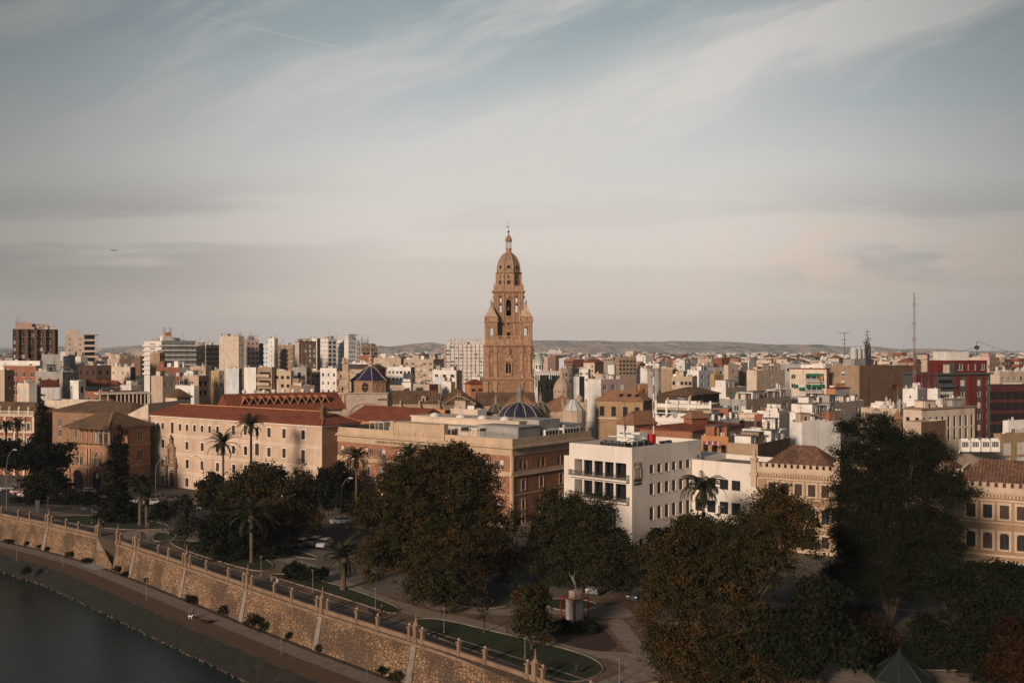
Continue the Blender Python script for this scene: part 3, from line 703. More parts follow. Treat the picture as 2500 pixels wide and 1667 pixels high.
# ================================================================== churches
def dome_part(root, c, prof, n, ph, mat, ribm, rib=.16, name='dome', tilt=None):
    b = MB(); b.lathe(c, prof, n, None, ph); o = b.build(name, mat, root)
    r = MB()
    for k in range(n):
        a = ph+2*math.pi*k/n; r.tube([(c[0]+q*math.cos(a), c[1]+q*math.sin(a), c[2]+z) for q, z in prof], rib, 5)
    r.build('dome_rib', ribm, o); return o
RIBM = pm('dome_rib_stone', (.42, .31, .22), .85, .2)
def blue_church():
    d = 300.; s = d/F; T = thing('domed_church', 'sandstone church with octagonal drum, oval window and flared blue dome, left of the bell tower', 'church', pd(897, d)); cy = 7.
    cover(850, 945, 900); REQ.append((805, 950, d, 985)); FOOT.append((T.location.x, d+7, 11))
    m = brickm('church_stone', (.31, .2, .125), (.35, .23, .15), (.26, .17, .11), 1.1, .5)
    b = MB(); b.box(-6.4, 5.9, 1.0, 13, 0, 22.9); b.box(-6.9, 6.3, .6, 13.4, 22.9, 23.2, None, .96); b.build('crossing_body', brickm('church_stone_pale', (.37, .3, .24), (.43, .35, .28), (.3, .23, .18), 1.1, .5), T)
    ph = R(-90+13); k8 = 1/math.cos(math.pi/8)
    b = MB(); b.lathe((0, cy, 0), [(5.95, 23.2), (5.95, 26.3), (6.25, 26.4), (6.25, 26.75)], 8, None, ph); b.build('drum', m, T)
    prof = [(6.4, 26.8), (5.5, 27.35), (4.55, 28.1), (3.6, 28.95), (2.6, 29.8), (1.7, 30.5), (.8, 31.0)]
    dome_part(T, (0, cy, 0), [(r, z) for r, z in prof], 8, ph, T_BLU, RIBM, .13)
    b = MB(); b.lathe((0, cy, 0), [(.75, 30.9), (.7, 31.9), (1.0, 32), (.9, 32.4), (.5, 32.7), (.8, 33.1), (.75, 33.5), (.3, 34), (.2, 35), (.1, 36), (.05, 37.6)], 8); b.build('lantern', STN3, T)
    # oval window on the front facet, niche on the right facet
    for ka, mm in ((-90-9.5, DARK), (-90+35.5, m)):
        a = R(ka); n_ = Vector((math.cos(a), math.sin(a), 0)); dr = Vector((-n_.y, n_.x, 0)); o = Vector((0, cy, 24.8))+n_*5.5; N = 16; w = MB()
        for i in range(N):
            a0, a1 = 2*math.pi*i/N, 2*math.pi*(i+1)/N
            q = [o+dr*(1.05*k_)*math.cos(aa)+Vector((0, 0, 1.5*k_*math.sin(aa)))+n_*e for aa in (a0, a1) for k_, e in ((1, .12), (1.18, .12), (1.18, -.1), (1, -.02))]
            w.add(q, [(0, 1, 5, 4), (1, 2, 6, 5), (0, 4, 7, 3)], 0)
        w.add([o+n_*.02+dr*1.05*math.cos(2*math.pi*i/N)+Vector((0, 0, 1.5*math.sin(2*math.pi*i/N))) for i in range(N)], [tuple(range(N))], 1)
        if mm is DARK: w.obox(o+n_*.06, dr, n_, .09, .04, 23.3, 26.3, 0); w.obox(o+n_*.06, dr, n_, 2.1, .04, 24.76, 24.86, 0)
        w.build('oval_window', [STN2, mm], T)
    b = MB()  # baroque gable wall to the left
    x0 = (812-897)*s; x1 = (850-897)*s
    b.box(x0+1.2, x1-.2, 2, 3.4, 0, 29.6); b.box(x0+.9, x1, 1.7, 3.7, 27.3, 27.8); b.box(x0+.6, x1+.2, 1.5, 3.9, 22.6, 23.1); b.box(x0+.3, x1, 1.9, 3.5, 0, 22.6)
    b.box(x0+2.6, x1-.3, 2.1, 3.3, 29.602, 31.8); b.lathe((x0+3.0, 2.7, 31.8), [(.8, 0), (.9, .5), (.5, 1), (.7, 1.5), (.3, 2)], 8)
    b.tube([(x0+4.0, 2.7, 33.4), (x0+4.1, 2.7, 31.5), (x0+4.8, 2.7, 29.8), (x0+6.2, 2.7, 28.9)], [.35, .3, .3, .35], 6)
    for x, z, r in ((x0+1.3, 24.1, .6), (x0+2.2, 24.1, .5), (x0+1.0, 26.2, .4), (x0+1.7, 27.8, .5), (x0+1.2, 28.4, .3), (x0+4.6, 27.8, .4)): b.lathe((x, 1.7, z-.5), [(r, 0), (r*.6, .4), (r*1.1, 1), (r*.3, 1.6)], 7)
    for x in (x0+1.0, x0+2.0, x0+3.2): b.lathe((x, 1.7, 19), [(.25, 0), (.22, 3.4)], 8)
    b.build('baroque_gable', STN3, T)
    b = MB(); b.hip(3.2, 6.3, 1.0, 5, 21.2, 1.3, oh=.3); b.build('roof', T_OLD, T)
    b = MB(); w_ = []
    for i in range(13): a = math.pi*i/12; w_.append((-.3+5*math.cos(a), .93, 17.0+2.9*math.sin(a)))
    b.tube(w_, .16, 5); b.build('blind_arch', STN2, T)
    put_win('x', Vector((-.3, .95, 18.2)), 0, 1.9, 1.1, T)
blue_church()
def nave():
    d = 348.; T = thing('cathedral_nave', 'long cathedral nave with ribbed tile roofs and stone buttresses left of the bell tower foot', 'cathedral', pd(944, d), R(4)); s = d/F
    Lt = (1162-944)*s
    cover(944, 1310, 962); REQ.append((944, 1310, d, 1000)); FOOT.append((T.location.x+16, d+8, 18)); FOOT.append((T.location.x+42, d+6, 12))
    b = MB(); face(b, (0, 0, 0), PX, Lt, 0, 17.2, [(5, 6.2, 14.3, 15.6), (14.2, 15.4, 14.0, 15.3)], .3); b.box(0, Lt, .5, 15, 0, 17.0)
    for x in (4.8, 11.4, 18.2, 25.5): b.box(x-.5, x+.5, -1.2, 0, 0, 16.6); b.box(x-.35, x+.35, -1.1, -.3, 16.6, 18.6, None, .3)
    b.box(-.2, Lt+.2, -.35, 0, 16.7, 17.1); b.box(0, Lt, -.5, 0, 13.2, 13.5); b.build('wall', STN3, T)
    b = MB(); b.hip(0, 18.5, 0, 15, 17.45, 4.2, oh=.4, gable=True); b.build('roof', T_OLD, T)
    b = MB(); b.hip(18.6, Lt, -.2, 17, 17.5, 4.9, oh=.4, gable=True); b.build('roof', T_OLD, T)
    b = MB()      # cross gable facing the camera
    x0, x1 = 19.5, 31.0; zc, zr = 17.0, 20.3; ym = 8
    b.add([(x0, -2.4, zc), (x1, -2.4, zc), ((x0+x1)/2, -1.0, zr), ((x0+x1)/2, ym, zr), (x0, ym, zc), (x1, ym, zc)], [(0, 1, 2), (1, 5, 3, 2), (0, 2, 3, 4)])
    b.build('roof', T_OLD, T)
    b = MB(); b.box(x0+.5, x1-.5, -2.2, -.1, 0, zc-.02); b.tube([(x0, -2.5, zc+.1), ((x0+x1)/2, -1.1, zr+.12), (x1, -2.5, zc+.1)], .22, 5); b.box((x0+x1)/2-.6, (x0+x1)/2+.6, -1.6, -.4, zr-.6, zr+.6); b.build('gable_trim', STN3, T)
    put_win('x', Vector(((x0+x1)/2, -1.64, zr-.3)), 0, .6, .7, T)
    b = MB(); b.box(12.0, 13.6, .8, 3, 17.6, 19.3); b.hip(12.0, 13.6, .8, 3.6, 19.5, .7, oh=.2, gable=False); b.build('dormer', STN3, T); put_win('x', Vector((12.8, .77, 18.1)), 0, .7, 1.0, T)
    b = MB(); b.lathe((18.55, .5, 21.0), [(.5, 0), (.5, 1.4), (.8, 1.5), (.3, 2.2), (.5, 2.6), (.1, 3.4)], 7); b.build_split('pinnacle', STN3, T)
    # east part behind the domes
    x2 = (1310-944)*s
    b = MB(); b.box(Lt+.5, x2, 3, 16, 0, 16.4); b.build('wall', STN3, T)
    b = MB(); b.hip(Lt+.6, x2, 2.6, 16, 16.65, 4.2, oh=.3, gable=True); b.build('roof', T_OLD, T)
nave()
def choir():
    d = 318.; s = d/F; T = thing('cathedral_choir', 'cathedral choir under orange brown tile roofs with round stone cupola, right of the bell tower', 'cathedral', pd(1290, d), R(8))
    cover(1290, 1420, 968); REQ.append((1270, 1420, d, 1010)); FOOT.append((T.location.x+6, d+9, 14))
    b = MB(); b.box(-9, 13, 0, 18, 0, 14.6); b.build('wall', STN3, T)
    b = MB(); b.hip(-9, 6.5, .4, 18, 14.85, 6.4, oh=.3, gable=True); b.build('roof', T_ORG, T)
    b = MB(); b.hip(6.6, 18.5, 3, 17, 16.5, 4.7, oh=.3); b.build('roof', T_ORG, T)
    b = MB(); b.box(6.7, 18.4, 3.2, 16.8, 0, 16.3); b.box(11.5, 17, 1.8, 3.1, 0, 18.3); b.box(15.5, 19.5, 1.2, 3.1, 0, 19.2)
    for x in (11.6, 13.4, 15.4, 17.2, 19.2): b.lathe((x, 2.2, 18.2), [(.45, 0), (.5, .8), (.2, 1), (.45, 1.4), (.1, 2.1)], 7)
    b.lathe((17.3, 3.4, 18.5), [(1.2, 0), (1.2, 1.6), (1.4, 1.7), (1.1, 2.3), (.4, 2.8)], 10); b.build('apse', STN3, T)
    b = MB(); c = (13.2, 12, 0)
    b.lathe(c, [(2.9, 20), (3.0, 23.2), (2.6, 24.6), (1.9, 25.8), (1.0, 26.7), (.8, 26.8), (.8, 28), (1, 28.1), (.4, 29), (.1, 30.6)], 10, None, .1)
    b.build('stone_cupola', pm('cupola_stone', (.36, .27, .21), .9, .2, .5, .5), T)
    for k in range(10):
        a = .1+(k+.5)*math.pi/5; put_win('x', Vector((c[0]+2.86*math.cos(a), c[1]+2.86*math.sin(a), 22.2)), a+math.pi/2, .9, .9, T)
choir()
def chapel():
    d = 268.; s = d/F; T = thing('domed_chapel', 'chapel with one large blue dome and two small ribbed ones before the bell tower', 'church', pd(1270, d)); FOOT.append((T.location.x, d+8, 13)); REQ.append((1185, 1350, d, 1030)); cover(1185, 1350, 990)
    ob = pm('chapel_wall', (.44, .31, .19), .9, .2, .5, .3)
    b = MB(); b.box(-9.5, 9.5, 1.0, 20, 0, 14.8); b.lathe((0, 7.5, 0), [(6.6, 14.8), (6.6, 16.1), (6.85, 16.2), (6.85, 16.4)], 16, None, math.pi/16); b.build('body', ob, T)
    prof = [(6.55*math.cos(q), 16.4+5.2*math.sin(q)) for q in [k*math.pi/2/9 for k in range(9)]]+[(.75, 21.6)]
    BT = tilem('cobalt_glazed_tiles', (.024, .026, .045), (.022, .03, .08), (.05, .045, .045), .42)
    b = MB(); b.lathe((0, 7.5, 0), prof, 48); o = b.build('dome', BT, T)
    r = MB()
    for k in range(48):
        a = 2*math.pi*k/48; pts = [(q*math.cos(a), 7.5+q*math.sin(a), z) for q, z in prof]
        r.tube(pts, .16 if k % 4 == 2 else .09, 4, 0 if k % 4 == 2 else 1)
    r.build('dome_rib', [pm('rib_glaze', (.32, .24, .14), .6, .3, 2), pm('rib_blue', (.04, .045, .08), .5, .3, 2)], o)
    b = MB(); b.lathe((0, 7.5, 0), [(1.0, 21.4), (.95, 22), (.8, 22.1), (.8, 23.6), (1.05, 23.7), (1.05, 23.9), (.7, 24.1), (.95, 24.8), (.7, 25.4), (.3, 25.8), (.35, 26.4), (.1, 26.8), (.06, 30.2)], 12); b.box(-.4, .4, 7.46, 7.54, 29, 29.12); b.build('lantern', pm('lantern_stone', (.2, .17, .15), .85, .2), T)
    for px, py0, nm in ((1209, 985, 0), (1323, 979, 1)):
        x = (px-1270)*s; y = 12.5; sc = (d+y)/F; hw = 24*sc; zt = zy(py0, d+y); zb = zt-24*sc
        b = MB(); b.lathe((x, y, 0), [(hw*1.02, 0), (hw*1.02, zb-.5), (hw*1.15, zb-.4), (hw*1.15, zb-.1)], 8, None, math.pi/8); b.build('drum', ob, T)
        pr = [(hw*1.18, zb-.1), (hw*1.0, zb+.5), (hw*.85, zb+1.2), (hw*.6, zb+1.9), (hw*.3, zb+2.4), (.3, zt)]
        dome_part(T, (x, y, 0), pr, 8, math.pi/8, tilem('green_black_tiles', (.06, .065, .065), (.09, .08, .07), (.12, .09, .07), .5), pm('rib_glaze', (.5, .38, .22)), .12)
        b = MB(); b.lathe((x, y, zt-.1), [(.5, 0), (.5, 1.3), (.65, 1.35), (.25, 1.7), (.35, 2.1), (.08, 2.5), (.05, 4)], 8); b.build('finial', pm('lantern_stone', (.2, .17, .15)), T)
    T2 = thing('skylight_lantern', 'faceted white skylight cone on a round drum, right of the blue domes', 'skylight', pd(1402, 262)); s2 = 262/F
    zb = zy(1003, 262); zt = zy(976, 262); r0 = 25*s2
    b = MB(); b.lathe((0, 3, 0), [(r0*1.2, 0), (r0*1.2, zb-.1), (r0*.98, zb)], 14); b.build('drum', wm('beige'), T2)
    b = MB(); b.lathe((0, 3, 0), [(r0, zb), (r0*.42, zt-.5), (r0*.3, zt-.1), (r0*.1, zt)], 10); b.build('glazing', pm('milky_glass', (.45, .46, .45), .4, .15, 1), T2)
    b = MB()
    for k in range(10): a = 2*math.pi*k/10; b.tube([(r0*math.cos(a), 3+r0*math.sin(a), zb), (r0*.42*math.cos(a), 3+r0*.42*math.sin(a), zt-.5)], .07, 4)
    b.build('glazing_bar', METG, T2); cover(1375, 1430, 976)
chapel()
# ================================================================== long building with the red roof
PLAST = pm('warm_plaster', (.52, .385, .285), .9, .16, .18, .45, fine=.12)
def red_roof_building():
    f = BF(365, 786, 875, 229.6, 54); H = 18.6
    T = thing('long_palace', 'long pale plaster building of four storeys under one bright red tiled hip roof', 'building', f.C, f.th); A, B = f.A, f.B
    cover(360, 880, 985); REQ.append((360, 880, 232, 1200))
    k1 = 3.647; c1 = lambda x: x/k1; y1 = lambda y: 760+y/k1; c2 = lambda x: 600+x/k1; y2 = lambda y: 780+y/k1
    rows = [(c1(x), y1(a), y1(b), 1.1, True) for x, a, b in ((1367, 985, 1045), (1408, 988, 1046), (1450, 990, 1048), (1604, 1000, 1060), (1666, 1005, 1063), (1733, 1010, 1068), (1800, 1014, 1073), (1868, 1018, 1078), (1938, 1022, 1082))]
    rows += [(c1(1535), y1(985), y1(1085), 1.3, True), (c1(1535), y1(1117), y1(1222), 1.4, True), (c1(2290), y1(1167), y1(1282), 1.5, True)]
    rect = [(c1(x), y1(a), y1(b)) for x, a, b in ((2080, 1015, 1090), (2185, 1020, 1100), (2290, 1030, 1110), (1451, 1140, 1215), (1666, 1160, 1230), (1802, 1170, 1243), (1938, 1182, 1255), (2080, 1195, 1267), (2187, 1200, 1278), (1448, 1300, 1380), (1668, 1318, 1398), (1800, 1332, 1410), (1938, 1347, 1425), (2082, 1362, 1437), (2187, 1372, 1452), (2290, 1385, 1462), (1448, 1460, 1535), (1665, 1482, 1560), (1805, 1492, 1572))]
    rect += [(c2(x), y2(a), y2(b)) for x, a, b in ((208, 963, 1047), (342, 972, 1056), (512, 983, 1067), (208, 1140, 1218), (342, 1147, 1230), (208, 1325, 1400), (342, 1335, 1415), (208, 1500, 1580), (342, 1520, 1600), (512, 1520, 1600))]
    tall = [(c2(512), y2(1160), y2(1275)), (c2(512), y2(1350), y2(1430))]
    ha = holes_px(f.L, rows, 1.1); hr = holes_px(f.L, rect, 1.25); ht = holes_px(f.L, tall, 1.3); hs = ha+hr+ht
    px_, pz = f.L(c1(1530), y1(1568)); door = (px_-1.1, px_+1.1, .05, 4.6, True)
    b = MB(); face(b, (0, B, 0), NX, B, 0, H, hs+[door], .4, 0); face(b, (0, 0, 0), PX, A, 0, H, [(A*.45, A*.45+1.2, 13, 15.4), (A*.45, A*.45+1.2, 8, 10.4)], .3, 1)
    face(b, (A, 0, 0), (0, 1, 0), B, 0, H, [], .2, 0); face(b, (A, B, 0), (-1, 0, 0), A, 0, H, [], .2, 0)
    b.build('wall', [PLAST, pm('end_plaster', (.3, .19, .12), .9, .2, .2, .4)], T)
    tr = MB(); surrounds(tr, (0, B, 0), NX, hr+ht, .2, .06, None, .16); surrounds(tr, (0, B, 0), NX, ha, .2, .06, None, 0, False)
    tr.build('window_surround', TRIM, T)
    tr = MB()
    for z in (f.L(740, y2(1120))[1], f.L(740, y2(1300))[1], f.L(740, y2(1480))[1]):
        for dz in (0, -.45): course(tr, (0, B, 0), NX, B, z+dz, .12, .06)
    tr.box(-.35, A+.35, -.35, B+.35, H-.35, H-.05); tr.build('string_course', TRIM, T)
    put_windows(T, (0, B, 0), NX, hs, 'bbbxd', .3); put_windows(T, (0, 0, 0), PX, [(A*.45, A*.45+1.2, 13, 15.4), (A*.45, A*.45+1.2, 8, 10.4)], 'x')
    P = Vector((.35, B-px_, .05)); put_win('b', P, math.atan2(-1, 0), 2.2, 4.5, T, 'door')
    po = MB(); o = Vector((0, B-px_, 0)); D = NX; n = Vector((-1, 0, 0))
    def bx(x0, x1, z0, z1, pr): po.obox(o+D*((x0+x1)/2)+n*pr/2, D, n, x1-x0, pr, z0, z1)
    for x in (-2.4, 1.6): bx(x, x+.8, 0, 5.2, .6); bx(x-.1, x+.9, 5.2, 5.6, .8)
    bx(-2.7, 2.7, 5.602, 6.2, .9); bx(-1.7, 1.7, 6.6, 10.2, .25); bx(-1.5, -.9, 6.202, 10, .5); bx(.9, 1.5, 6.202, 10, .5); bx(-1.8, 1.8, 10.202, 10.6, .7); bx(-1.2, 1.2, 10.602, 11.4, .5); bx(-.6, .6, 11.402, 12.4, .4)
    for x, z in ((-2, 6.3), (2, 6.3), (0, 12.2)): po.lathe(o+D*x+n*.35+Vector((0, 0, z)), [(.4, 0), (.5, .4), (.2, .9), (.3, 1.2), (.05, 1.7)], 7)
    po.build('carved_portal', pm('portal_stone', (.26, .17, .11), .9, .3, 1, .5), T)
    r = MB(); r.hip(0, A, 0, B, H+.2, 2.6, ins=5.5, oh=.6); r.build('roof', T_RED, T)
    r = MB(); q = [(-.6, -.6, H+.2), (A/2, 4.9, H+2.8), (A/2, B-4.9, H+2.8)]; r.tube([(a, b_, c+.06) for a, b_, c in q], .14, 5); r.tube([(A/2, 4.9, H+2.86), (A+.6, -.6, H+.26)], .14, 5); r.build('ridge_tile', pm('ridge_terracotta', (.42, .2, .11), .85, .2), T)
    ch = MB(); ch.box(A*.2, A*.2+1.1, 2.2, 3.2, H+.5, H+3.6); ch.box(A*.2-.15, A*.2+1.25, 2.05, 3.35, H+3.6, H+3.9); ch.lathe((A*.2+.55, 2.7, H+3.9), [(.5, 0), (.5, .5), (.3, .8)], 8); ch.build('chimney', wm('brown'), T)
    bl = MB(); x, z = f.L(740, y2(1275)); bl.obox(Vector((0, B-x, 0))+n*.45, D, n, 2.6, .9, z-.2, z)
    bl.build('balcony', wm('tan'), T)
    rr = MB()
    for q in range(11): rr.tube([Vector((-.85, B-x-1.2+q*.24, z)), Vector((-.85, B-x-1.2+q*.24, z+1))], .03, 4)
    rr.tube([Vector((-.85, B-x-1.25, z+1)), Vector((-.85, B-x+1.25, z+1))], .05, 4); rr.build('balcony_railing', METD, T)
    # white gable wall and its little tiled belvedere
    g = thing('gabled_annex', 'plain cream gable wall with one small window between the loggia and the red roof', 'building', pd(362, 268), R(58))
    b = MB(); A2, B2 = 14, 8.5; zt = zy(985, 268)
    b.add([(0, B2, 0), (0, 0, 0), (0, 0, zt), (0, B2, zt-3.2)], [(0, 1, 2, 3)]); b.add([(0, 0, 0), (A2, 0, 0), (A2, 0, zt+.6), (0, 0, zt)], [(0, 1, 2, 3)])
    b.add([(0, B2, zt-3.2), (0, 0, zt), (A2, 0, zt+.6), (A2, B2, zt-2.6)], [(0, 1, 2, 3)]); b.build('wall', wm('cream'), g)
    put_win('x', Vector((-.02, 3.6, zt-4.4)), math.atan2(-1, 0), .8, 1.3, g); FOOT.append((g.location.x, 272, 9)); cover(318, 400, 985)
    block('square turret with a tiled pyramid roof and pairs of dark windows, above the red roof', 'turret', 404, 432, 466, 971, 985, 285, 50, 'cream', 'tan', (2, 1, 1.0, 1.8), (2, 1, 1.0, 1.8), roof='hip', rise=2.3, wl='x', top=.5, name='turret')
    # building with the row of triangular dormers
    f2 = BF(526, 566, 836, 262, 28); H2 = zy(1006, 262)
    T2 = thing('dormered_hall', 'red roofed hall with a row of triangular glazed dormers, behind the long red roof', 'building', f2.C, f2.th); A, B = f2.A, 15.
    cover(526, 836, 958); REQ.append((526, 850, 262, 1010))
    b = MB(); b.box(0, A, 0, B, 0, H2-.05); b.build('wall', wm('cream'), T2)
    b = MB(); b.hip(0, A, 0, B, H2+.2, 4.3, oh=.9, gable=True); b.build('roof', T_RED, T2)
    b = MB(); b.add([(-.05, 0, H2), (-.05, B, H2), (-.05, B/2, H2+4.0)], [(0, 1, 2)]); b.build('gable', wm('cream'), T2)
    n = 11
    for i in range(n):
        x = 4.0+(A-8.2)*i/(n-1); w_ = 1.25; y0 = 2.0; z0 = H2+1.5; zp = z0+2.2
        dm = MB(); dm.add([(x-w_, y0, z0), (x+w_, y0, z0), (x, y0, zp), (x-w_, 6.0, z0), (x+w_, 6.0, z0), (x, 6.6, zp)], [(0, 2, 5, 3), (1, 4, 5, 2)], 0)
        dm.add([(x-w_*.72, y0+.3, z0+.1), (x+w_*.72, y0+.3, z0+.1), (x, y0+.3, zp-.45)], [(0, 1, 2)], 1)
        for a_, c_ in (((x-w_, y0, z0), (x, y0, zp)), ((x+w_, y0, z0), (x, y0, zp)), ((x, y0, zp+.05), (x, 6.6, zp+.05))): dm.tube([a_, c_], .13, 5, 2)
        dm.build('dormer', [pm('bright_roof_sheet', (.27, .09, .045), .8, .2), GLASS, pm('ridge_terracotta', (.42, .2, .11))], T2)
    for i in range(8): 
        v = MB(); v.lathe((5+A*.09*i, B/2+.3, H2+4.3), [(.35, 0), (.35, .4), (.6, .5), (.6, .9), (.3, 1.2)], 10); v.build('roof_vent', FRW, T2)
red_roof_building()
# ================================================================== loggia building
def loggia():
    f = BF(168, 265, 367, 253, 62); H = 15.9; ZG = 11.7
    bk = brickm('rose_brick', (.33, .17, .105), (.38, .21, .13), (.3, .17, .11), .5, .16); st = pm('loggia_stone', (.38, .225, .135), .9, .2, .8, .4)
    T = thing('loggia_house', 'rose brick corner house with two tiers of arches and a columned top gallery', 'building', f.C, f.th); A, B = f.A, f.B
    cover(155, 370, 1008); REQ.append((155, 370, 255, 1120))
    xs = [B*.24, B*.71]; w = 3.3
    b = MB(); big = [(x-w/2, x+w/2, .05, 5.0, True) for x in xs]; mid = [(x-.55, x+.55, 6.5, 9.9, True) for x in xs]
    face(b, (0, B, 0), NX, B, 0, ZG, big+mid, .5, 0)
    rr = [(A*.68, A*.68+1.5, 7.0, 9.9), (A*.15, A*.15+1.3, 7, 9.5)]; r2 = [(A*.68, A*.68+1.5, 12.2, 15)]
    face(b, (0, 0, 0), PX, A, 0, ZG, rr, .3, 0); b.box(A*.47, A, 0, B, ZG+.002, H); face(b, (A, 0, 0), (0, 1, 0), B, 0, ZG, [], .2, 0); face(b, (A, B, 0), (-1, 0, 0), A, 0, ZG, [], .2, 0)
    b.poly([(0, 0, ZG-.01), (A, 0, ZG-.01), (A, B, ZG-.01), (0, B, ZG-.01)], 0)
    b.build('wall', bk, T)
    for x in xs: put_win('x', Vector((.5, B-x, .05)), math.atan2(-1, 0), w, 4.95, T, 'archway')
    put_windows(T, (0, B, 0), NX, mid, 'g', .35); put_windows(T, (0, 0, 0), PX, rr, 'g', .2); P = Vector((A*.68+.75, -.03, 12.2)); put_win('g', P, 0, 1.5, 2.8, T)
    t_ = MB(); D = NX; n = Vector((-1, 0, 0)); o = Vector((0, B, 0))
    def bx(x0, x1, z0, z1, pr): t_.obox(o+D*((x0+x1)/2)+n*pr/2, D, n, x1-x0, pr, z0, z1)
    for x in (.35, B/2-.55, B/2+.55, B-.35):
        bx(x-.35, x+.35, 0, 5.6, .35); bx(x-.35, x+.35, 6.6, 10.9, .3)
    for z, h, p in ((5.6, .5, .45), (6.1, .35, .7), (10.9, .4, .4), (11.3, .4, .8)): bx(-.2, B+.2, z, z+h-.002, p)
    for x in xs:
        for zc, r in ((5-w/2, w/2+.25), (8.6, 1.9)):
            t_.tube([o+D*(x+r*math.cos(a))+n*.1+Vector((0, 0, zc+r*math.sin(a))) for a in [math.pi*k/12 for k in range(13)]], .2, 5)
        for q in (-1.0, .75): bx(x+q, x+q+.25, 6.5, 9.2, .25)
        bx(x-1.9, x+1.9, 8.45, 8.65, .2)
    for z, h, p in ((5.6, .8, .25), (10.9, .8, .3)): t_.obox(Vector((A/2, -p/2, 0)), PX, Vector((0, 1, 0)), A, p, z, z+h)
    t_.build('stone_trim', st, T)
    sh = MB()
    for x in xs:
        for q in (-1.75, 1.05): sh.obox(o+D*(x+q+.35)+n*.04, D, n, .7, .08, 6.6, 8.4)
    sh.build('green_shutter', pm('faded_green', (.05, .075, .065), .8, .1), T)
    g = MB(); n_ = 8       # gallery: columns, white inner wall, dark doors
    for k in range(n_+1): g.lathe((.3, .3+(B-.6)*k/n_, ZG), [(.16, 0), (.13, 3.6), (.25, 3.8), (.25, H-ZG)], 8)
    for k in range(1, 6): g.lathe((.3+A*.45*k/5, .3, ZG), [(.16, 0), (.13, 3.6), (.25, 3.8), (.25, H-ZG)], 8)
    g.box(0, .6, 0, B, H-.35, H-.002); g.box(.6, A*.46, 0, .6, H-.35, H-.002); g.box(.05, .12, .1, B-.1, ZG+.55, ZG+.62); g.build('gallery_column', st, T)
    g = MB(); g.box(2.6, A*.46, 2.6, B*.55, ZG+.01, H-.36); g.build('gallery_wall', wm('grey'), T)
    g = MB(); g.box(2.6, A*.46, B*.551, B-.5, ZG+.01, H-.36); g.build('gallery_back_wall', bk, T)
    for y in (4.0, 6.0): put_win('b', Vector((2.55, y, ZG+.02)), math.atan2(-1, 0), 1.2, 2.8, T, 'door')
    for x in (3.3, 5.1): put_win('b', Vector((x, 2.55, ZG+.02)), 0, 1.0, 2.8, T, 'door')
    r = MB(); r.hip(0, A, 0, B, H+.25, 3.7, ins=6.0, oh=1.3); r.build('roof', T_OLD, T)
    r = MB(); r.tube([(-1.3, -1.3, H+.3), (5.2, 4.7, H+3.95)], .16, 5); r.build('ridge_tile', pm('ridge_terracotta', (.42, .2, .11)), T)
loggia()
block('brown brick building with green shuttered windows and low dark tiled roof behind the loggia house', 'building', 128, 318, 345, 1011, 1090, 276, 64, bk_ := brickm('brown_brick', (.25, .15, .09), (.29, .18, .11), (.22, .14, .09)), bk_, (5, 2, 1.3, 2.4), None, roof='hip', rise=2.7, wl='g', top=1.4, pitch=5.0, deep=14)
def town_hall():
    f = BF(-120, 84, 100, 285, 74); Hh = zy(1013, 285)
    pk = wm('terracotta')
    T = thing('town_hall', 'salmon and cream palace with a stone balustrade and urns, at the left edge', 'palace', f.C, f.th); A, B = 12., f.B
    cover(0, 95, 1003); REQ.append((0, 95, 285, 1090))
    xs = [B-1.9-k*3.3 for k in range(9)]; hs = [(x-.6, x+.6, z, z+2.3) for x in xs for z in (Hh-4.6, Hh-8.9, Hh-12.6)]
    b = MB(); face(b, (0, B, 0), NX, B, 0, Hh, hs, .3); b.box(.4, A, 0, B, 0, Hh-.1); b.build('wall', pk, T)
    put_windows(T, (0, B, 0), NX, hs, 'gd', .2)
    t_ = MB(); cr = wm('cream')
    for x in [q+1.65 for q in xs]+[xs[-1]-1.65]: course(t_, (0, B-x+.35, 0), NX, .7, 0, Hh-.5, .25)
    surrounds(t_, (0, B, 0), NX, hs, .25, .1)
    for z, p in ((Hh-.5, .5), (Hh-5.2, .3), (Hh-9.4, .3)): course(t_, (0, B, 0), NX, B, z, .45, p)
    t_.build('stone_trim', cr, T)
    bl = MB(); bl.box(-.3, .1, 0, B, Hh+.9, Hh+1.1); bl.box(-.3, .1, 0, B, Hh, Hh+.15)
    y = 0
    while y < B: bl.box(-.2, 0, y, y+.14, Hh+.15, Hh+.9); y += .32
    for q in xs: bl.box(-.35, .15, B-q-.3, B-q+.3, Hh, Hh+1.3); bl.lathe((-.1, B-q, Hh+1.3), [(.2, 0), (.4, .4), (.3, .8), (.1, 1.2)], 7)
    bl.build('balustrade', cr, T)
    r = MB(); r.hip(2, A, 1, B-1, Hh+.3, 3.0, oh=0); r.build('roof', T_OLD, T)
town_hall()
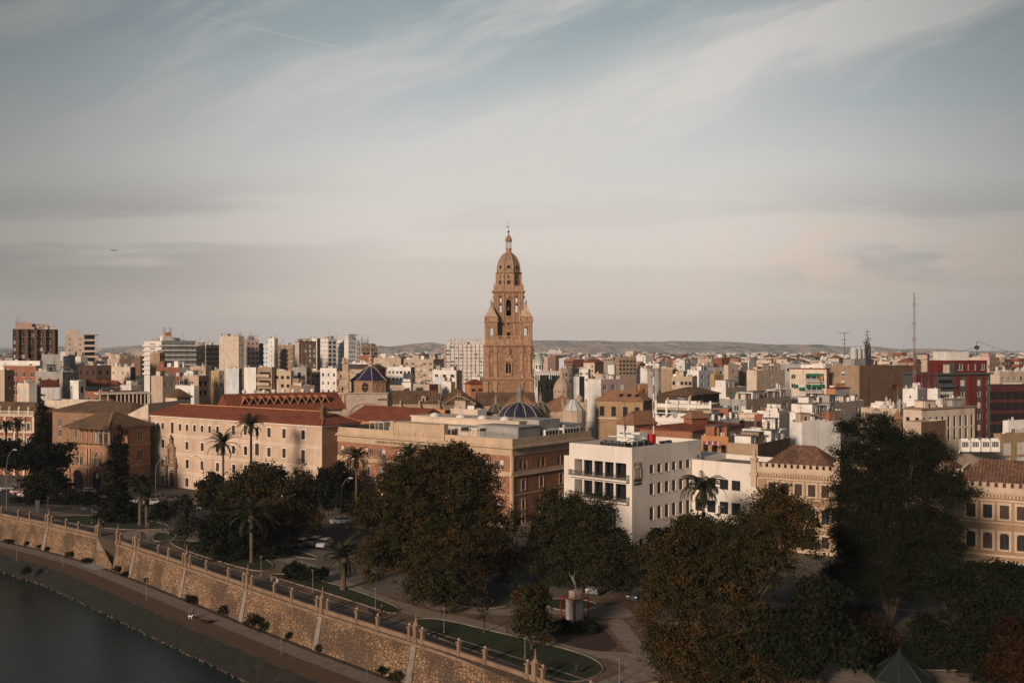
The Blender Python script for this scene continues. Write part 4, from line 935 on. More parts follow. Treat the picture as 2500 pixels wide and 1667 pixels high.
# ================================================================== brick ministry building
def brick_building():
    f = BF(815, 1250.5, 1440, 200.5, 51); H = 16.2
    bk = brickm('orange_brick', (.32, .14, .078), (.22, .085, .05), (.42, .28, .19), .6, .2); st = pm('ochre_stone', (.46, .34, .23), .9, .15, .3, .35)
    T = thing('brick_office', 'orange brick office building with ochre stone bands, wide cornice and a grey penthouse', 'building', f.C, f.th); A, B = f.A, f.B
    cover(806, 1421, 1030); REQ.append((800, 1430, 202, 1240))
    pr = [841, 870, 900, 931, 978, 1010, 1042, 1075, 1110, 1148, 1187, 1218]; prr = [1278, 1322, 1370]
    zt, zb, z2t, z2b, z3t, z3b = 13.7, 11.7, 9.6, 7.5, 5.6, 3.5
    hl = []; hr = []
    for p in pr:
        x, _ = f.L(p, 900); hl += [(x-1.25, x-.22, zb, zt), (x+.22, x+1.25, zb, zt), (x-.6, x+.6, z2b, z2t), (x-.5, x+.5, z3b, z3t), (x-.5, x+.5, .8, 2.6)]
    for p in prr+[1412]:
        x, _ = f.Rr(p, 900); hr += [(x-1.25, x-.22, zb, zt), (x+.22, x+1.25, zb, zt), (x-.6, x+.6, z2b, z2t), (x-.5, x+.5, z3b, z3t), (x-.5, x+.5, .8, 2.6)]
    b = MB(); face(b, (0, B, 0), NX, B, 0, H, hl, .3); face(b, (0, 0, 0), PX, A, 0, H, hr, .3); face(b, (A, 0, 0), (0, 1, 0), B, 0, H, [], .2); face(b, (A, B, 0), (-1, 0, 0), A, 0, H, [], .2)
    b.build('wall', bk, T)
    put_windows(T, (0, B, 0), NX, hl, 'nns', .2); put_windows(T, (0, 0, 0), PX, hr, 'nns', .2)
    t_ = MB(); cnt = 0
    for P0, D, L in (((0, B, 0), NX, B), ((0, 0, 0), PX, A)):
        for z, h, p in ((14.7, 1.5, .12), (10.7, .75, .12), (10.5, .2, .35), (0, .7, .15), (6.6, .25, .1)): course(t_, P0, D, L, z, h-.003, p)
    course(t_, (0, B, 0), NX, 1.0, 0, 16.0, .14); course(t_, (0, .5, 0), NX, .5, .7, 15.3, .14); course(t_, (0, 0, 0), PX, .5, .7, 15.3, .14)
    surrounds(t_, (0, B, 0), NX, [h for h in hl if h[2] < 11], .2, .08); surrounds(t_, (0, 0, 0), PX, [h for h in hr if h[2] < 11], .2, .08)
    t_.build('stone_trim', st, T)
    c = MB(); c.box(-.9, A+.9, -.9, B+.9, H, H+.3, None); c.box(-.55, A+.5, -.55, B+.5, H+.302, H+.45); c.build('cornice', st, T)
    p = MB(); z0, z1 = H+.452, H+1.9
    for q in ((-.2, .2, -.2, B+.2), (.2, A, -.2, .2), (A, A+.3, -.2, B+.2), (.2, A, B-.2, B+.2)): p.box(*q, z0, z1)
    xa, _ = f.L(960, 1050); xb, _ = f.L(1084, 1070); ya, yb_ = B-xa, B-xb; p.box(-.35, .5, yb_, ya, z0, zy(1062, 205)+.9+.6)
    ztop = zy(1062, 205)+1.5
    for y in (ya, yb_): p.box(-.5, .7, y-.5, y+.5, z0, ztop+.25)
    p.build('parapet', st, T)
    rl = MB(); rg = random.Random(3); Y = yb_+.9
    while Y < ya-.9:
        h = rg.uniform(.5, 1.4); rl.lathe((-.36, Y, z0+.5), [(.12, 0), (.22, h*.4), (.14, h*.7), (.16, h*.85), (.03, h)], 6); Y += rg.uniform(.35, 1.1)
    rl.box(-.42, -.34, yb_+.6, ya-.6, z0+.35, z0+.45); rl.box(-.42, -.34, yb_+.6, ya-.6, ztop-.35, ztop-.25); rl.build('frieze_relief', st, T)
    r = MB(); r.poly([(.1, .1, H+.8), (A, .1, H+.8), (A, B, H+.8), (.1, B, H+.8)]); r.build('roof', ROOFG, T)
    me = text_mesh('COMUNIDAD AUTONOMA DE LA REGION DE MURCIA - CONSEJERIA', .8, 'lettering', pm('dark_letters', (.06, .045, .035), .7, 0))
    x0, _ = f.L(918, 1076); o = link('lettering', me, T, (-.15, B-x0, H-1.15)); o.rotation_euler = (R(90), 0, math.atan2(-1, 0)); o.scale = (.8, 1, 1)
    # set-back penthouses and plant on the roof
    def lb(name, pxa, pxb, yt_, off, dep, m, zb_=None):
        ta = B-f.L(pxa, 1000)[0]; tb = B-f.L(pxb, 1000)[0]; y1_, y0_ = max(ta, tb), min(ta, tb)
        dd = f.C.y+f.u.y*(y0_+y1_)/2+f.v.y*off; zt_ = zy(yt_, dd); m_ = MB(); m_.box(off, off+dep, y0_, y1_, H+.8, zt_); m_.box(off-.25, off+dep+.25, y0_-.25, y1_+.25, zt_+.002, zt_+.25); return m_.build(name, m, T), off, y0_, y1_, zt_
    lb('penthouse', 915, 1165, 1040, 4.5, 4, wm('cream')); _, off, y0_, y1_, zt_ = lb('penthouse', 935, 1200, 1023, 9, 9, wm('cream'))
    sk = MB()
    for q in (.15, .35, .55, .8): sk.lathe((off+1.2, y0_+(y1_-y0_)*q, zt_+.25), [(1.1, 0), (1.1, .25), (.9, .5), (.4, .75), (.1, .8)], 10)
    sk.build('skylight_dome', FRW, T)
    gp = wm('grey'); m_ = MB(); m_.box(3.2, 10.5, 1.0, 12.0, H+.81, H+3.9); m_.box(3.0, 10.7, .8, 12.2, H+3.902, H+4.1); m_.box(11.5, 19, 2, 9, H+.81, H+5.0); m_.box(20, 27, 1.5, 8, H+.81, H+3.6); m_.build('plant_room', gp, T)
    for (x0_, y0_, l) in ((12, .7, 5), (18.5, .6, 6), (A-6, 1, 4)):
        m_ = MB(); m_.box(x0_, x0_+l, y0_, y0_+1.9, H+1.0, H+3.0, 0)
        for q in range(int(l/1.1)): m_.box(x0_+.3+q*1.1, x0_+1.1+q*1.1, y0_-.02, y0_+.02, H+1.4, H+2.7, 1)
        m_.build('ventilation_unit', [wm('white'), METD], T)
    pg_ = MB()
    for px_ in (905, 918, 1105, 1150):
        y = B-f.L(px_, 1000)[0]; pg_.box(1.0, 4.0, y-1.5, y+1.5, H+3.4, H+3.55)
        for q in (-1.45, 1.35): pg_.box(1.0, 1.12, y+q, y+q+.1, H+.81, H+3.4)
    pg_.build_split('white_pergola', FRW, T)
    rl = MB()
    for y in [q*.9 for q in range(int(12/.9))]: rl.tube([(1.4, y+1, H+.81), (1.4, y+1, H+2.9)], .03, 4)
    rl.tube([(1.4, 1, H+2.9), (1.4, 12, H+2.9)], .04, 4); rl.tube([(1.4, 1, H+2.4), (1.4, 12, H+2.4)], .03, 4); rl.build('roof_railing', METG, T)
brick_building()
block('terracotta red roofed wing between the dormered hall and the brick office', 'building', 848, 1010, 1042, 1034, 1045, 256, 51, 'orange', 'orange', roof='gable', rise=3.4, tile=T_RED, deep=14, hut=False, n=0)
block('bright orange blank wall behind the penthouse of the brick office', 'building', 1029, 1086, 1100, 1001, 1030, 268, 55, wm('orange', .1), 'dkgrey', n=0, hut=False)
# ================================================================== white government building
def government():
    f = BF(1390, 1543, 1711, 183, 47); H = 18.1; wh = pm('smooth_cream_render', (.64, .575, .51), .9, .08, .15, .42)
    T = thing('government_office', 'cream government office with two loggias and the words GOBIERNO DE ESPAÑA on it', 'building', f.C, f.th); A, B = f.A, f.B
    cover(1377, 1711, 1075); cover(1711, 1850, 1115); REQ.append((1377, 1850, 186, 1320))
    k = 3.92; cx_ = lambda x: 1340+x/k; cyy = lambda y: 1000+y/k
    xa, za = f.L(1402.5, 1123); xb, zb = f.L(1529, 1131.4); _, zf = f.L(1529, 1171); _, z2t = f.L(1529, 1182.4); _, z2f = f.L(1529, 1224.5)
    hl = [(xa, xb, zf, zb), (xa, xb, z2f, z2t)]
    sm = holes_px(f.L, [(cx_(605), cyy(935), cyy(1120)), (cx_(490), cyy(915), cyy(1095)), (cx_(375), cyy(900), cyy(1080))], 1.7)+holes_px(f.L, [(cx_(605), 1302, 1325), (cx_(490), 1298, 1321), (cx_(375), 1294, 1316)], 1.7)
    rows = []
    for yt, yb in ((525, 610), (705, 812), (930, 1055)):
        z1 = f.Rr(cx_(985), cyy(yt))[1]; z0 = f.Rr(cx_(985), cyy(yb))[1]
        for x in (985, 1058, 1130, 1198, 1265, 1332): q = f.Rr(cx_(x), 1000)[0]; rows.append((q-.66, q+.66, z0, z1))
    z1 = f.Rr(cx_(985), cyy(1175))[1]; z0 = f.Rr(cx_(985), cyy(1300))[1]
    for x in (985, 1058, 1270, 1335): q = f.Rr(cx_(x), 1000)[0]; rows.append((q-.62, q+.62, z0, z1))
    q0, q1 = f.Rr(cx_(1113), 1000)[0], f.Rr(cx_(1197), 1000)[0]; ent = (q0, q1, .1, z1+.3)
    b = MB(); face(b, (0, B, 0), NX, B, 0, H, hl, 1.9); b2 = MB()
    # the loggia walls are built apart so each opening keeps its own depth
    b = MB()
    segs = hl+sm
    face(b, (0, B, 0), NX, B, 0, H, segs, .35); face(b, (0, 0, 0), PX, A, 0, H, rows+[ent], .3); face(b, (A, 0, 0), (0, 1, 0), B, 0, H, [], .2); face(b, (A, B, 0), (-1, 0, 0), A, 0, H, [], .2)
    t2 = .3
    for q in ((0, A, 0, t2), (0, A, B-t2, B), (0, t2, t2, B-t2), (A-t2, A, t2, B-t2)): b.poly([(q[0], q[2], H), (q[1], q[2], H), (q[1], q[3], H), (q[0], q[3], H)])
    for P0, D, L in (((A-t2, t2, 0), (-1, 0, 0), A-2*t2), ((A-t2, B-t2, 0), (0, -1, 0), B-2*t2), ((t2, t2, 0), (0, 1, 0), B-2*t2), ((t2, B-t2, 0), (1, 0, 0), A-2*t2)): face(b, P0, D, L, H-1.5, H, [], .01)
    b.box(.3, 8, B-.001, B+1.6, 0, H-2.6)
    b.build('wall', wh, T)
    r = MB(); r.poly([(t2, t2, H-1.49), (A-t2, t2, H-1.49), (A-t2, B-t2, H-1.49), (t2, B-t2, H-1.49)]); r.build('roof', ROOFG, T)
    for (x0, x1, z0, z1) in hl:
        lg = MB(); y0, y1 = B-x1, B-x0
        lg.box(.35, 2.2, y0-.1, y0, z0, z1, 0); lg.box(.35, 2.2, y1, y1+.1, z0, z1, 0); lg.poly([(.36, y0, z1-.001), (2.2, y0, z1-.001), (2.2, y1, z1-.001), (.36, y1, z1-.001)], 0); lg.poly([(.36, y0, z0+.001), (2.2, y0, z0+.001), (2.2, y1, z0+.001), (.36, y1, z0+.001)], 0)
        lg.build('loggia', wh, T)
        gl = MB(); gl.poly([(2.2, y0, z0), (2.2, y1, z0), (2.2, y1, z1), (2.2, y0, z1)], 0)
        n = 10
        for i in range(n+1): y = y0+(y1-y0)*i/n; gl.box(2.1, 2.19, y-.05, y+.05, z0, z1, 1)
        gl.box(2.1, 2.18, y0, y1, (z0+z1)/2-.05, (z0+z1)/2+.05, 1); gl.build('glazing', [GLASS, METD], T)
        for i in range(1, 5):
            y = y1-(y1-y0)*(i/4.9-.05); cm = MB(); cm.lathe((.35, y, z0), [(.24, 0), (.24, z1-z0)], 14); cm.build('column', wh, T)
        bs = MB(); bs.box(-1.1, -.002, y0-.8, y1+.8, z0-.35, z0-.05); bs.build('balcony', wh, T)
        rl = MB(); y = y0-.7
        while y < y1+.75: rl.box(-1.02, -.98, y, y+.03, z0-.05, z0+.95); y += .16
        for z in (.25, .92): rl.box(-1.04, -.96, y0-.75, y1+.75, z0+z, z0+z+.06)
        for yy_ in (y0-.75, y1+.7):
            rl.box(-1.04, 0, yy_, yy_+.04, z0+.9, z0+.96)
            for q in range(6): rl.box(-1+q*.17, -.97+q*.17, yy_, yy_+.03, z0-.05, z0+.9)
        rl.build('balcony_railing', METD, T)
    put_windows(T, (0, B, 0), NX, sm, 'g', .25); put_windows(T, (0, 0, 0), PX, rows, 'd', .2)
    for h in sm[:3]:
        bs = MB(); y = B-(h[0]+h[1])/2; bs.box(-.9, -.002, y-1.5, y+1.5, h[2]-.25, h[2]-.02); bs.build('balcony', wh, T)
        rl = MB()
        for q in range(19): rl.box(-.85, -.82, y-1.45+q*.16, y-1.42+q*.16, h[2]-.02, h[2]+.95)
        rl.box(-.87, -.8, y-1.48, y+1.48, h[2]+.93, h[2]+1.0); rl.build('balcony_railing', METD, T)
    P = Vector(((ent[0]+ent[1])/2, .25, .1)); put_win('x', P, 0, ent[1]-ent[0], ent[3]-ent[2], T, 'entrance')
    s_ = MB()
    for h in rows: s_.box(h[0]-.1, h[1]+.1, -.1, -.003, h[2]-.1, h[2]-.004)
    s_.build('window_sill', wh, T)
    # coat of arms panel: crown, quartered shield, two pillars
    xa, zt = f.Rr(cx_(810), cyy(510)); xb, zb2 = f.Rr(cx_(880), cyy(658)); am = pm('arms_panel', (.3, .22, .16), .9, .3, 3, .4); al = pm('arms_relief', (.42, .35, .28), .9, .2, 3)
    a = MB(); a.box(xa, xb, -.1, -.002, zb2, zt, 0); w = xb-xa; cxm = (xa+xb)/2; hh = zt-zb2
    sh = [(-.27, .55), (.27, .55), (.27, .25), (.17, .12), (0, .06), (-.17, .12), (-.27, .25)]
    vs = [(cxm+x*w, -.16, zb2+z*hh) for x, z in sh]+[(cxm+x*w, -.1, zb2+z*hh) for x, z in sh]; a.add(vs, [tuple(range(7))]+[(i, (i+1) % 7, 7+(i+1) % 7, 7+i) for i in range(7)], 1)
    a.box(cxm-.02, cxm+.02, -.18, -.15, zb2+.1*hh, zb2+.55*hh, 0); a.box(cxm-.27*w, cxm+.27*w, -.18, -.15, zb2+.33*hh, zb2+.35*hh, 0)
    for sx in (-1, 1): a.box(cxm+sx*.4*w-.07, cxm+sx*.4*w+.07, -.18, -.1, zb2+.1*hh, zb2+.62*hh, 1); a.box(cxm+sx*.4*w-.12, cxm+sx*.4*w+.12, -.2, -.1, zb2+.62*hh, zb2+.66*hh, 1); a.box(cxm+sx*.4*w-.12, cxm+sx*.4*w+.12, -.2, -.1, zb2+.06*hh, zb2+.1*hh, 1)
    a.box(cxm-.25*w, cxm+.25*w, -.2, -.1, zb2+.6*hh, zb2+.66*hh, 1)
    for q in range(5): a.lathe((cxm+(-.22+q*.11)*w, -.15, zb2+.66*hh), [(.05, 0), (.09, .2), (.05, .4+.1*(2-abs(q-2)))], 6, 1)
    a.lathe((cxm, -.15, zb2+.85*hh), [(.06, 0), (.14, .1), (.06, .22)], 6, 1)
    a.build('coat_of_arms', [am, al], T)
    for txt, yy_ in (('GOBIERNO', 694), ('DE ESPAÑA', 725)):
        z = f.Rr(cx_(808), cyy(yy_))[1]; me = text_mesh(txt, .95, 'lettering', pm('black_letters', (.03, .03, .03), .6, 0), .04); o = link('lettering', me, T, (xa, -.05, z)); o.rotation_euler = (R(90), 0, 0)
        wd = max(v.co.x for v in me.vertices)-min(v.co.x for v in me.vertices); k_ = (xb-xa+.15)/wd; o.scale = (k_, k_*1.25, 1)
    m_ = MB(); x_, z_ = f.Rr(cx_(1418), cyy(442)); m_.box(x_-.25, x_+.25, -.15, -.003, z_-.3, z_+.3); m_.build('wall_vent', METG, T)
    # wing
    v, u = f.v, f.u; P1 = f.t(f.v, 1690); wg = MB(); zt = zy(1120.5, f.C.y+f.v.y*P1)
    kq = (1846-CX)/F; In = f.C+v*P1; Lw = (kq*In.y-In.x)/(-u.x+kq*u.y)*1.0
    Lw = abs((In.x-kq*In.y)/(u.x-kq*u.y))
    hw = []
    for yt, yb in ((678, 775), (892, 1012), (1100, 1215)):
        def wz(px, py): 
            t = abs((In.x-(px-CX)/F*In.y)/(u.x-(px-CX)/F*u.y)); return t, zy(py, In.y-u.y*t)
        z1 = wz(cx_(1790), cyy(yt))[1]; z0 = wz(cx_(1790), cyy(yb))[1]
        for x in (1440, 1555, 1675, 1790): q = wz(cx_(x), 1000)[0]; hw.append((q-.95, q+.95, z0, z1))
    face(wg, (P1, 0, 0), NX, Lw, 0, zt, hw, .3); face(wg, (P1, -Lw, 0), PX, 14, 0, zt, [], .2); face(wg, (P1+14, -Lw, 0), (0, 1, 0), Lw+B*.5, 0, zt, [], .2)
    wg.poly([(P1, 0, zt), (P1, -Lw, zt), (P1+.3, -Lw, zt), (P1+.3, 0, zt)]); wg.box(P1+13.7, P1+13.99, -Lw, B*.5, zt-1, zt); face(wg, (P1+.3, 0-Lw, 0), (0, 1, 0), Lw, zt-1, zt, [], .01)
    wg.box(A, A+12, .5, B*.7, 0, zt)
    wo_ = wg.build('wing', wh, T); r = MB(); r.poly([(P1+.3, -Lw, zt-1), (P1+14, -Lw, zt-1), (P1+14, 0, zt-1), (P1+.3, 0, zt-1)]); r.build('roof', ROOFG, wo_)
    for h in hw: put_win('d', Vector((P1+.2, -(h[0]+h[1])/2, h[2])), math.atan2(-1, 0), h[1]-h[0], h[3]-h[2], wo_)
    # rooftop: white plant hut, chillers, red tank, solar panels
    b = MB(); b.box(6.3, 10.8, 4.2, 8.2, H-1.48, H+1.7); b.box(8.2, 10.8, 4.2, 6.2, H+1.702, H+2.0); b.build('roof_hut', wm('white', .2), T); put_win('x', Vector((9.6, 4.17, H+.1)), 0, .7, .9, T)
    for i, (x, y, w, l, h) in enumerate(((3.2, 4, 1.8, 1.2, 1.9), (3.2, 5.6, 1.8, 1.2, 1.9), (3.2, 7.2, 1.8, 1.2, 1.9), (3.2, 8.8, 1.8, 1.2, 1.9), (5.4, 2.6, 1.5, 1.2, 2.0), (7.2, 2.4, 1.5, 1.2, 2.2))):
        m_ = MB(); m_.box(x, x+w, y, y+l, H-1.48, H-1.48+h, 0); m_.box(x-.02, x, y+.1, y+l-.1, H-1.2, H-1.6+h, 1); m_.box(x+.1, x+w-.1, y-.02, y, H-1.2, H-1.6+h, 1)
        m_.lathe((x+w/2, y+l/2, H-1.48+h), [(.45, 0), (.45, .15)], 10, 1); m_.build('chiller', [METG, METD], T)
    m_ = MB(); m_.tube([(2.8, 3, H+.6), (9, 3.2, H+.7), (9, 4.1, H+1.0)], .14, 6); m_.tube([(2.8, 3.4, H+.9), (6, 3.6, H+1.2), (6, 10, H+1.2)], .12, 6); m_.build('duct_pipe', FRW, T)
    m_ = MB(); m_.box(11.6, 12.8, 3.6, 4.8, H-.3, H+1.5, 0); m_.lathe((12.2, 4.2, H-1.48), [(.5, 0), (.5, 1.17)], 10, 1); m_.build('red_tank', [pm('red_paint', (.45, .02, .015), .5, .05), METD], T)
    for i in range(2):
        m_ = MB(); x = 13.5+i*2.2; m_.add([(x, 2.2, H-1.3), (x+2, 2.2, H-1.3), (x+2, 3.4, H+.1), (x, 3.4, H+.1), (x, 2.28, H-1.35), (x+2, 2.28, H-1.35), (x+2, 3.48, H+.05), (x, 3.48, H+.05)], [(0, 1, 2, 3), (7, 6, 5, 4), (0, 4, 5, 1), (1, 5, 6, 2), (2, 6, 7, 3), (3, 7, 4, 0)]); m_.build('solar_panel', pm('solar_blue', (.015, .02, .04), .3, 0, spec=.6), T)
    link('satellite_dish', DISHW, T, (6.0, 6, H+1.2), .4, (1.5,)*3); link('antenna', ANT[3], T, (8.5, 8, H+1.7))
    for p in range(7): link('air_conditioner', AC, T, (1.2+.0*p, 6+p*1.3, H-1.48), -1.57, (1.4,)*3)
government()
# ================================================================== crenellated palace
def palace():
    wl_ = brickm('straw_brick', (.3, .19, .11), (.34, .225, .135), (.27, .175, .11), .5, .16); st = pm('palace_stone', (.46, .35, .255), .9, .14, .4, .35)
    root = thing('crenellated_palace', 'straw brick palace with pale stone trim, battlements and brown tiled roofs behind the big pine', 'palace', pd(2042, 174), R(59))
    def wing(xl, xc, xr, d, wins, pin, deepA=None, A_=None, B_=None):
        f = BF(xl, xc, xr, d, 59); A, B = A_ or f.A, B_ or f.B; H = 14.2
        off = Vector((f.C.x, f.C.y, 0))-root.location; off = Matrix.Rotation(-R(59), 3, 'Z') @ off; ox, oy = off.x, off.y
        hs = []
        n = max(2, int(B/2.6)); xs = [B-1.9-i*2.35 for i in range(int((B-2.0)/2.35))]
        for x in xs: hs += [(x-.65, x+.65, 10.1, 12.2, False), (x-.65, x+.65, 5.4, 7.9, True), (x-.6, x+.6, 1.2, 3.2)]
        xr_ = [1.9+i*2.35 for i in range(max(1, int((A-2)/2.35)))]; hr = []
        for x in xr_: hr += [(x-.65, x+.65, 10.1, 12.2, False), (x-.65, x+.65, 5.4, 7.9, True)]
        b = MB(); O = Vector((ox, oy, 0))
        face(b, O+Vector((0, B, 0)), NX, B, 0, H, hs, .3); face(b, O, PX, A, 0, H, hr, .3); face(b, O+Vector((A, 0, 0)), (0, 1, 0), B, 0, H, [], .2); face(b, O+Vector((A, B, 0)), (-1, 0, 0), A, 0, H, [], .2)
        w = b.build('wing', wl_, root)
        put_windows(w, O+Vector((0, B, 0)), NX, hs, 'bbd', .2); put_windows(w, O, PX, hr, 'bbd', .2)
        t_ = MB(); P0 = O+Vector((0, B, 0))
        surrounds(t_, P0, NX, hs, .3, .09, None, .06); surrounds(t_, O, PX, hr, .3, .09, None, .06)
        for D, Pp, L in ((NX, P0, B), (PX, O, A)):
            for z, h, p in ((12.75, .3, .14), (9.35, .2, .12), (4.3, .3, .18), (13.75, .2, .3), (13.95, .3, .55), (0, .9, .15)): course(t_, Pp, D, L, z, h-.003, p)
            q = .1
            while q < L-.25: course(t_, Pp+D*q, D, .22, 13.3, .45, .28); q += .5
            for q in [0, L-.5]: course(t_, Pp+D*q, D, .5, .9, 12.8, .1)
        t_.build('stone_trim', st, w)
        m = MB()
        for D, Pp, L in ((NX, P0, B), (PX, O, A)):
            n_ = Vector((D.y, -D.x, 0)); m.obox(Pp+D*(L/2)+n_*.25-n_*.0, D, n_, L+.2, .3, H+.05, H+.75)
            q = .2
            while q < L-.4: m.obox(Pp+D*(q+.3)+n_*.25, D, n_, .62, .34, H+.752, H+1.35); m.obox(Pp+D*(q+.3)+n_*.25, D, n_, .76, .46, H+1.352, H+1.46); q += 1.12
        m.build('battlement', st, w)
        pn = MB()
        for c in pin(O, A, B):
            pn.box(c.x-.5, c.x+.5, c.y-.5, c.y+.5, 0 if len(pin(O, A, B)) > 9 else H-3, H+1.9); pn.box(c.x-.75, c.x+.75, c.y-.75, c.y+.75, H-.9, H-.4); pn.box(c.x-.65, c.x+.65, c.y-.65, c.y+.65, H+1.9, H+2.2); pn.lathe((c.x, c.y, H+2.2), [(.6, 0), (.25, .7), (.35, .8), (.3, 1.2), (.08, 1.7)], 4, None, math.pi/4)
        pn.build_split('pinnacle', st, w)
        r = MB(); r.hip(ox+1.2, ox+A-1.2, oy+1.2, oy+B-1.2, H+.7, 3.7, ins=4.4, oh=.5); r.build('roof', tilem('mottled_tiles', (.12, .065, .043), (.25, .135, .085), (.08, .045, .035), .5), w)
        return w
    wing(1845, 2042, 2090, 174, None, lambda O, A, B: [O+Vector((-.3, -.3, 0)), O+Vector((-.3, B+.2, 0)), O+Vector((A, -.3, 0))], A_=11.5)
    wing(2300, 2660, 2700, 147, None, lambda O, A, B: [O+Vector((-.3, B+.2, 0)), O+Vector((-.3, -.3, 0))], A_=12)
    wing(2085, 2345, 2400, 172, None, lambda O, A, B: [], A_=11)
    cover(1845, 2500, 1135); REQ.append((1845, 2500, 176, 1300))
palace()
# ================================================================== notable city buildings, near to far
def masts():
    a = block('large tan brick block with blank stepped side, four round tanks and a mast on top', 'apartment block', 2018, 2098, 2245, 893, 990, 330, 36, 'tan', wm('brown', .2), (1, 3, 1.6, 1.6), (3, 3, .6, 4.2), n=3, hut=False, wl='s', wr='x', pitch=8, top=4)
    root, A, B, H = a
    for i in range(4): link('water_tank', TANK, root, (2.5+i*2.6, 4, H+2.2), 0, (1.25, 1.25, 2.2))
    b = MB(); b.box(1, 12, 2.6, 7, H-.79, H+2.2); b.build('roof_hut', wm('grey'), root)
    # lattice mast bristling with antennas
    d = 334.; T = thing('antenna_mast', 'dark mast crowded with dishes and aerials behind the round roof tanks', 'antenna mast', pd(2117, d, zy(870, d))); s = d/F
    m = MB(); hgt = (870-805)*s; m.tube([(0, 0, -4), (0, 0, hgt)], [.35, .08], 6)
    for q in (-.6, .6): m.tube([(q, 0, -4), (q*.6, 0, hgt*.6)], .08, 4)
    rg = random.Random(1)
    for k in range(26):
        z = rg.uniform(-1, hgt*.62); a_ = rg.uniform(0, 6.3); r_ = rg.uniform(.5, 1.2); m.tube([(0, 0, z), (r_*math.cos(a_), r_*math.sin(a_), z+rg.uniform(-.1, .1)), (r_*math.cos(a_), r_*math.sin(a_), z+rg.uniform(.4, 1.1))], [.07, .1, .16], 4)
    for k in range(5): m.lathe((.5*math.cos(k*2), .5*math.sin(k*2), hgt*.12*k), [(.1, 0), (.45, .1), (.45, .5), (.1, .6)], 8)
    for z in (hgt*.8, hgt*.93): m.tube([(-.9, 0, z), (.9, 0, z)], .06, 4)
    m.build('mast', METD, T)
    # tall red and white guyed mast
    d = 268.; z0, z1 = zy(955, d), zy(715, d); s = d/F
    T = thing('radio_mast', 'very tall thin guyed red and white radio mast right of the tan block', 'radio mast', pd(2232, d, z0)); h = z1-z0
    m = MB(); n = 14
    for i in range(n):
        r = .2*(1-.6*i/n)+.05; a0, a1 = h*i/n, h*(i+1)/n
        for q in range(3): a_ = q*2.094; m.tube([(r*math.cos(a_)*1.6, r*math.sin(a_)*1.6, a0), (r*math.cos(a_)*1.6, r*math.sin(a_)*1.6, a1)], .05, 4, 1 if i < 8 and i % 2 else 0)
        for q in range(4): z = a0+(a1-a0)*q/4; m.tube([(-r*1.4, 0, z), (r*1.4, 0, z+(a1-a0)/5)], .03, 4, 1 if i < 8 and i % 2 else 0)
    m.tube([(0, 0, 0), (0, 0, h)], .07, 5, 2)
    for z in (.52, .68, .87): m.box(-.7, .7, -.05, .05, h*z, h*z+.1, 2); m.box(-.7, .7, -.05, .05, h*z+.5, h*z+.6, 2)
    m.build('mast', [pm('mast_grey', (.25, .23, .22), .6, .1), pm('mast_red', (.3, .07, .05), .6, .1), METG], T)
    g = MB()
    for z in (.84, .7, .55):
        for sx, sy in ((-1, .1), (1, .1), (.1, 1)): g.tube([(0, 0, h*z), (sx*22*(z+.1), sy*22, -1)], .011, 3)
    g.build('guy_wire', METD, T)
    for (px, y0, y1, d, lb) in ((2062, 812, 872, 335, 'thin television mast with cross arms left of the roof tanks'), (2385, 833, 870, 320, 'short dark mast above the red apartment building'), (1596, 860, 1060, 205, 'slender red and white lattice mast behind the cream office roof'), (665, 905, 970, 330, 'thin whip aerial above the red dormered roof')):
        z0, z1 = zy(y1, d), zy(y0, d); T = thing('aerial_mast', lb, 'antenna mast', pd(px, d, z0)); m = MB(); h = z1-z0
        m.tube([(0, 0, 0), (0, 0, h)], .1, 5, 0)
        if px == 1596:
            for i in range(10): m.tube([(0, 0, h*i/10), (0, 0, h*(i+1)/10)], .16, 4, i % 2)
        if px == 2062:
            for z, w in ((h*.98, 2.3), (h*.7, 1.2), (h*.55, .8), (h*.4, .6)): m.box(-w, w*.7, -.05, .05, z, z+.12)
        if px == 2385: m.lathe((0, 0, h*.45), [(.1, 0), (.8, .3), (.8, 1), (.1, 1.4)], 8); m.tube([(0, 0, h), (18, 2, -1)], .05, 4); m.tube([(0, 0, h*.6), (-16, 2, -1)], .06, 4)
        m.build('mast', [METD if px != 1596 else FRW, pm('mast_red', (.3, .07, .05))], T)
masts()
W_, G_ = (1, .8), None
def bandm(): return SHUT
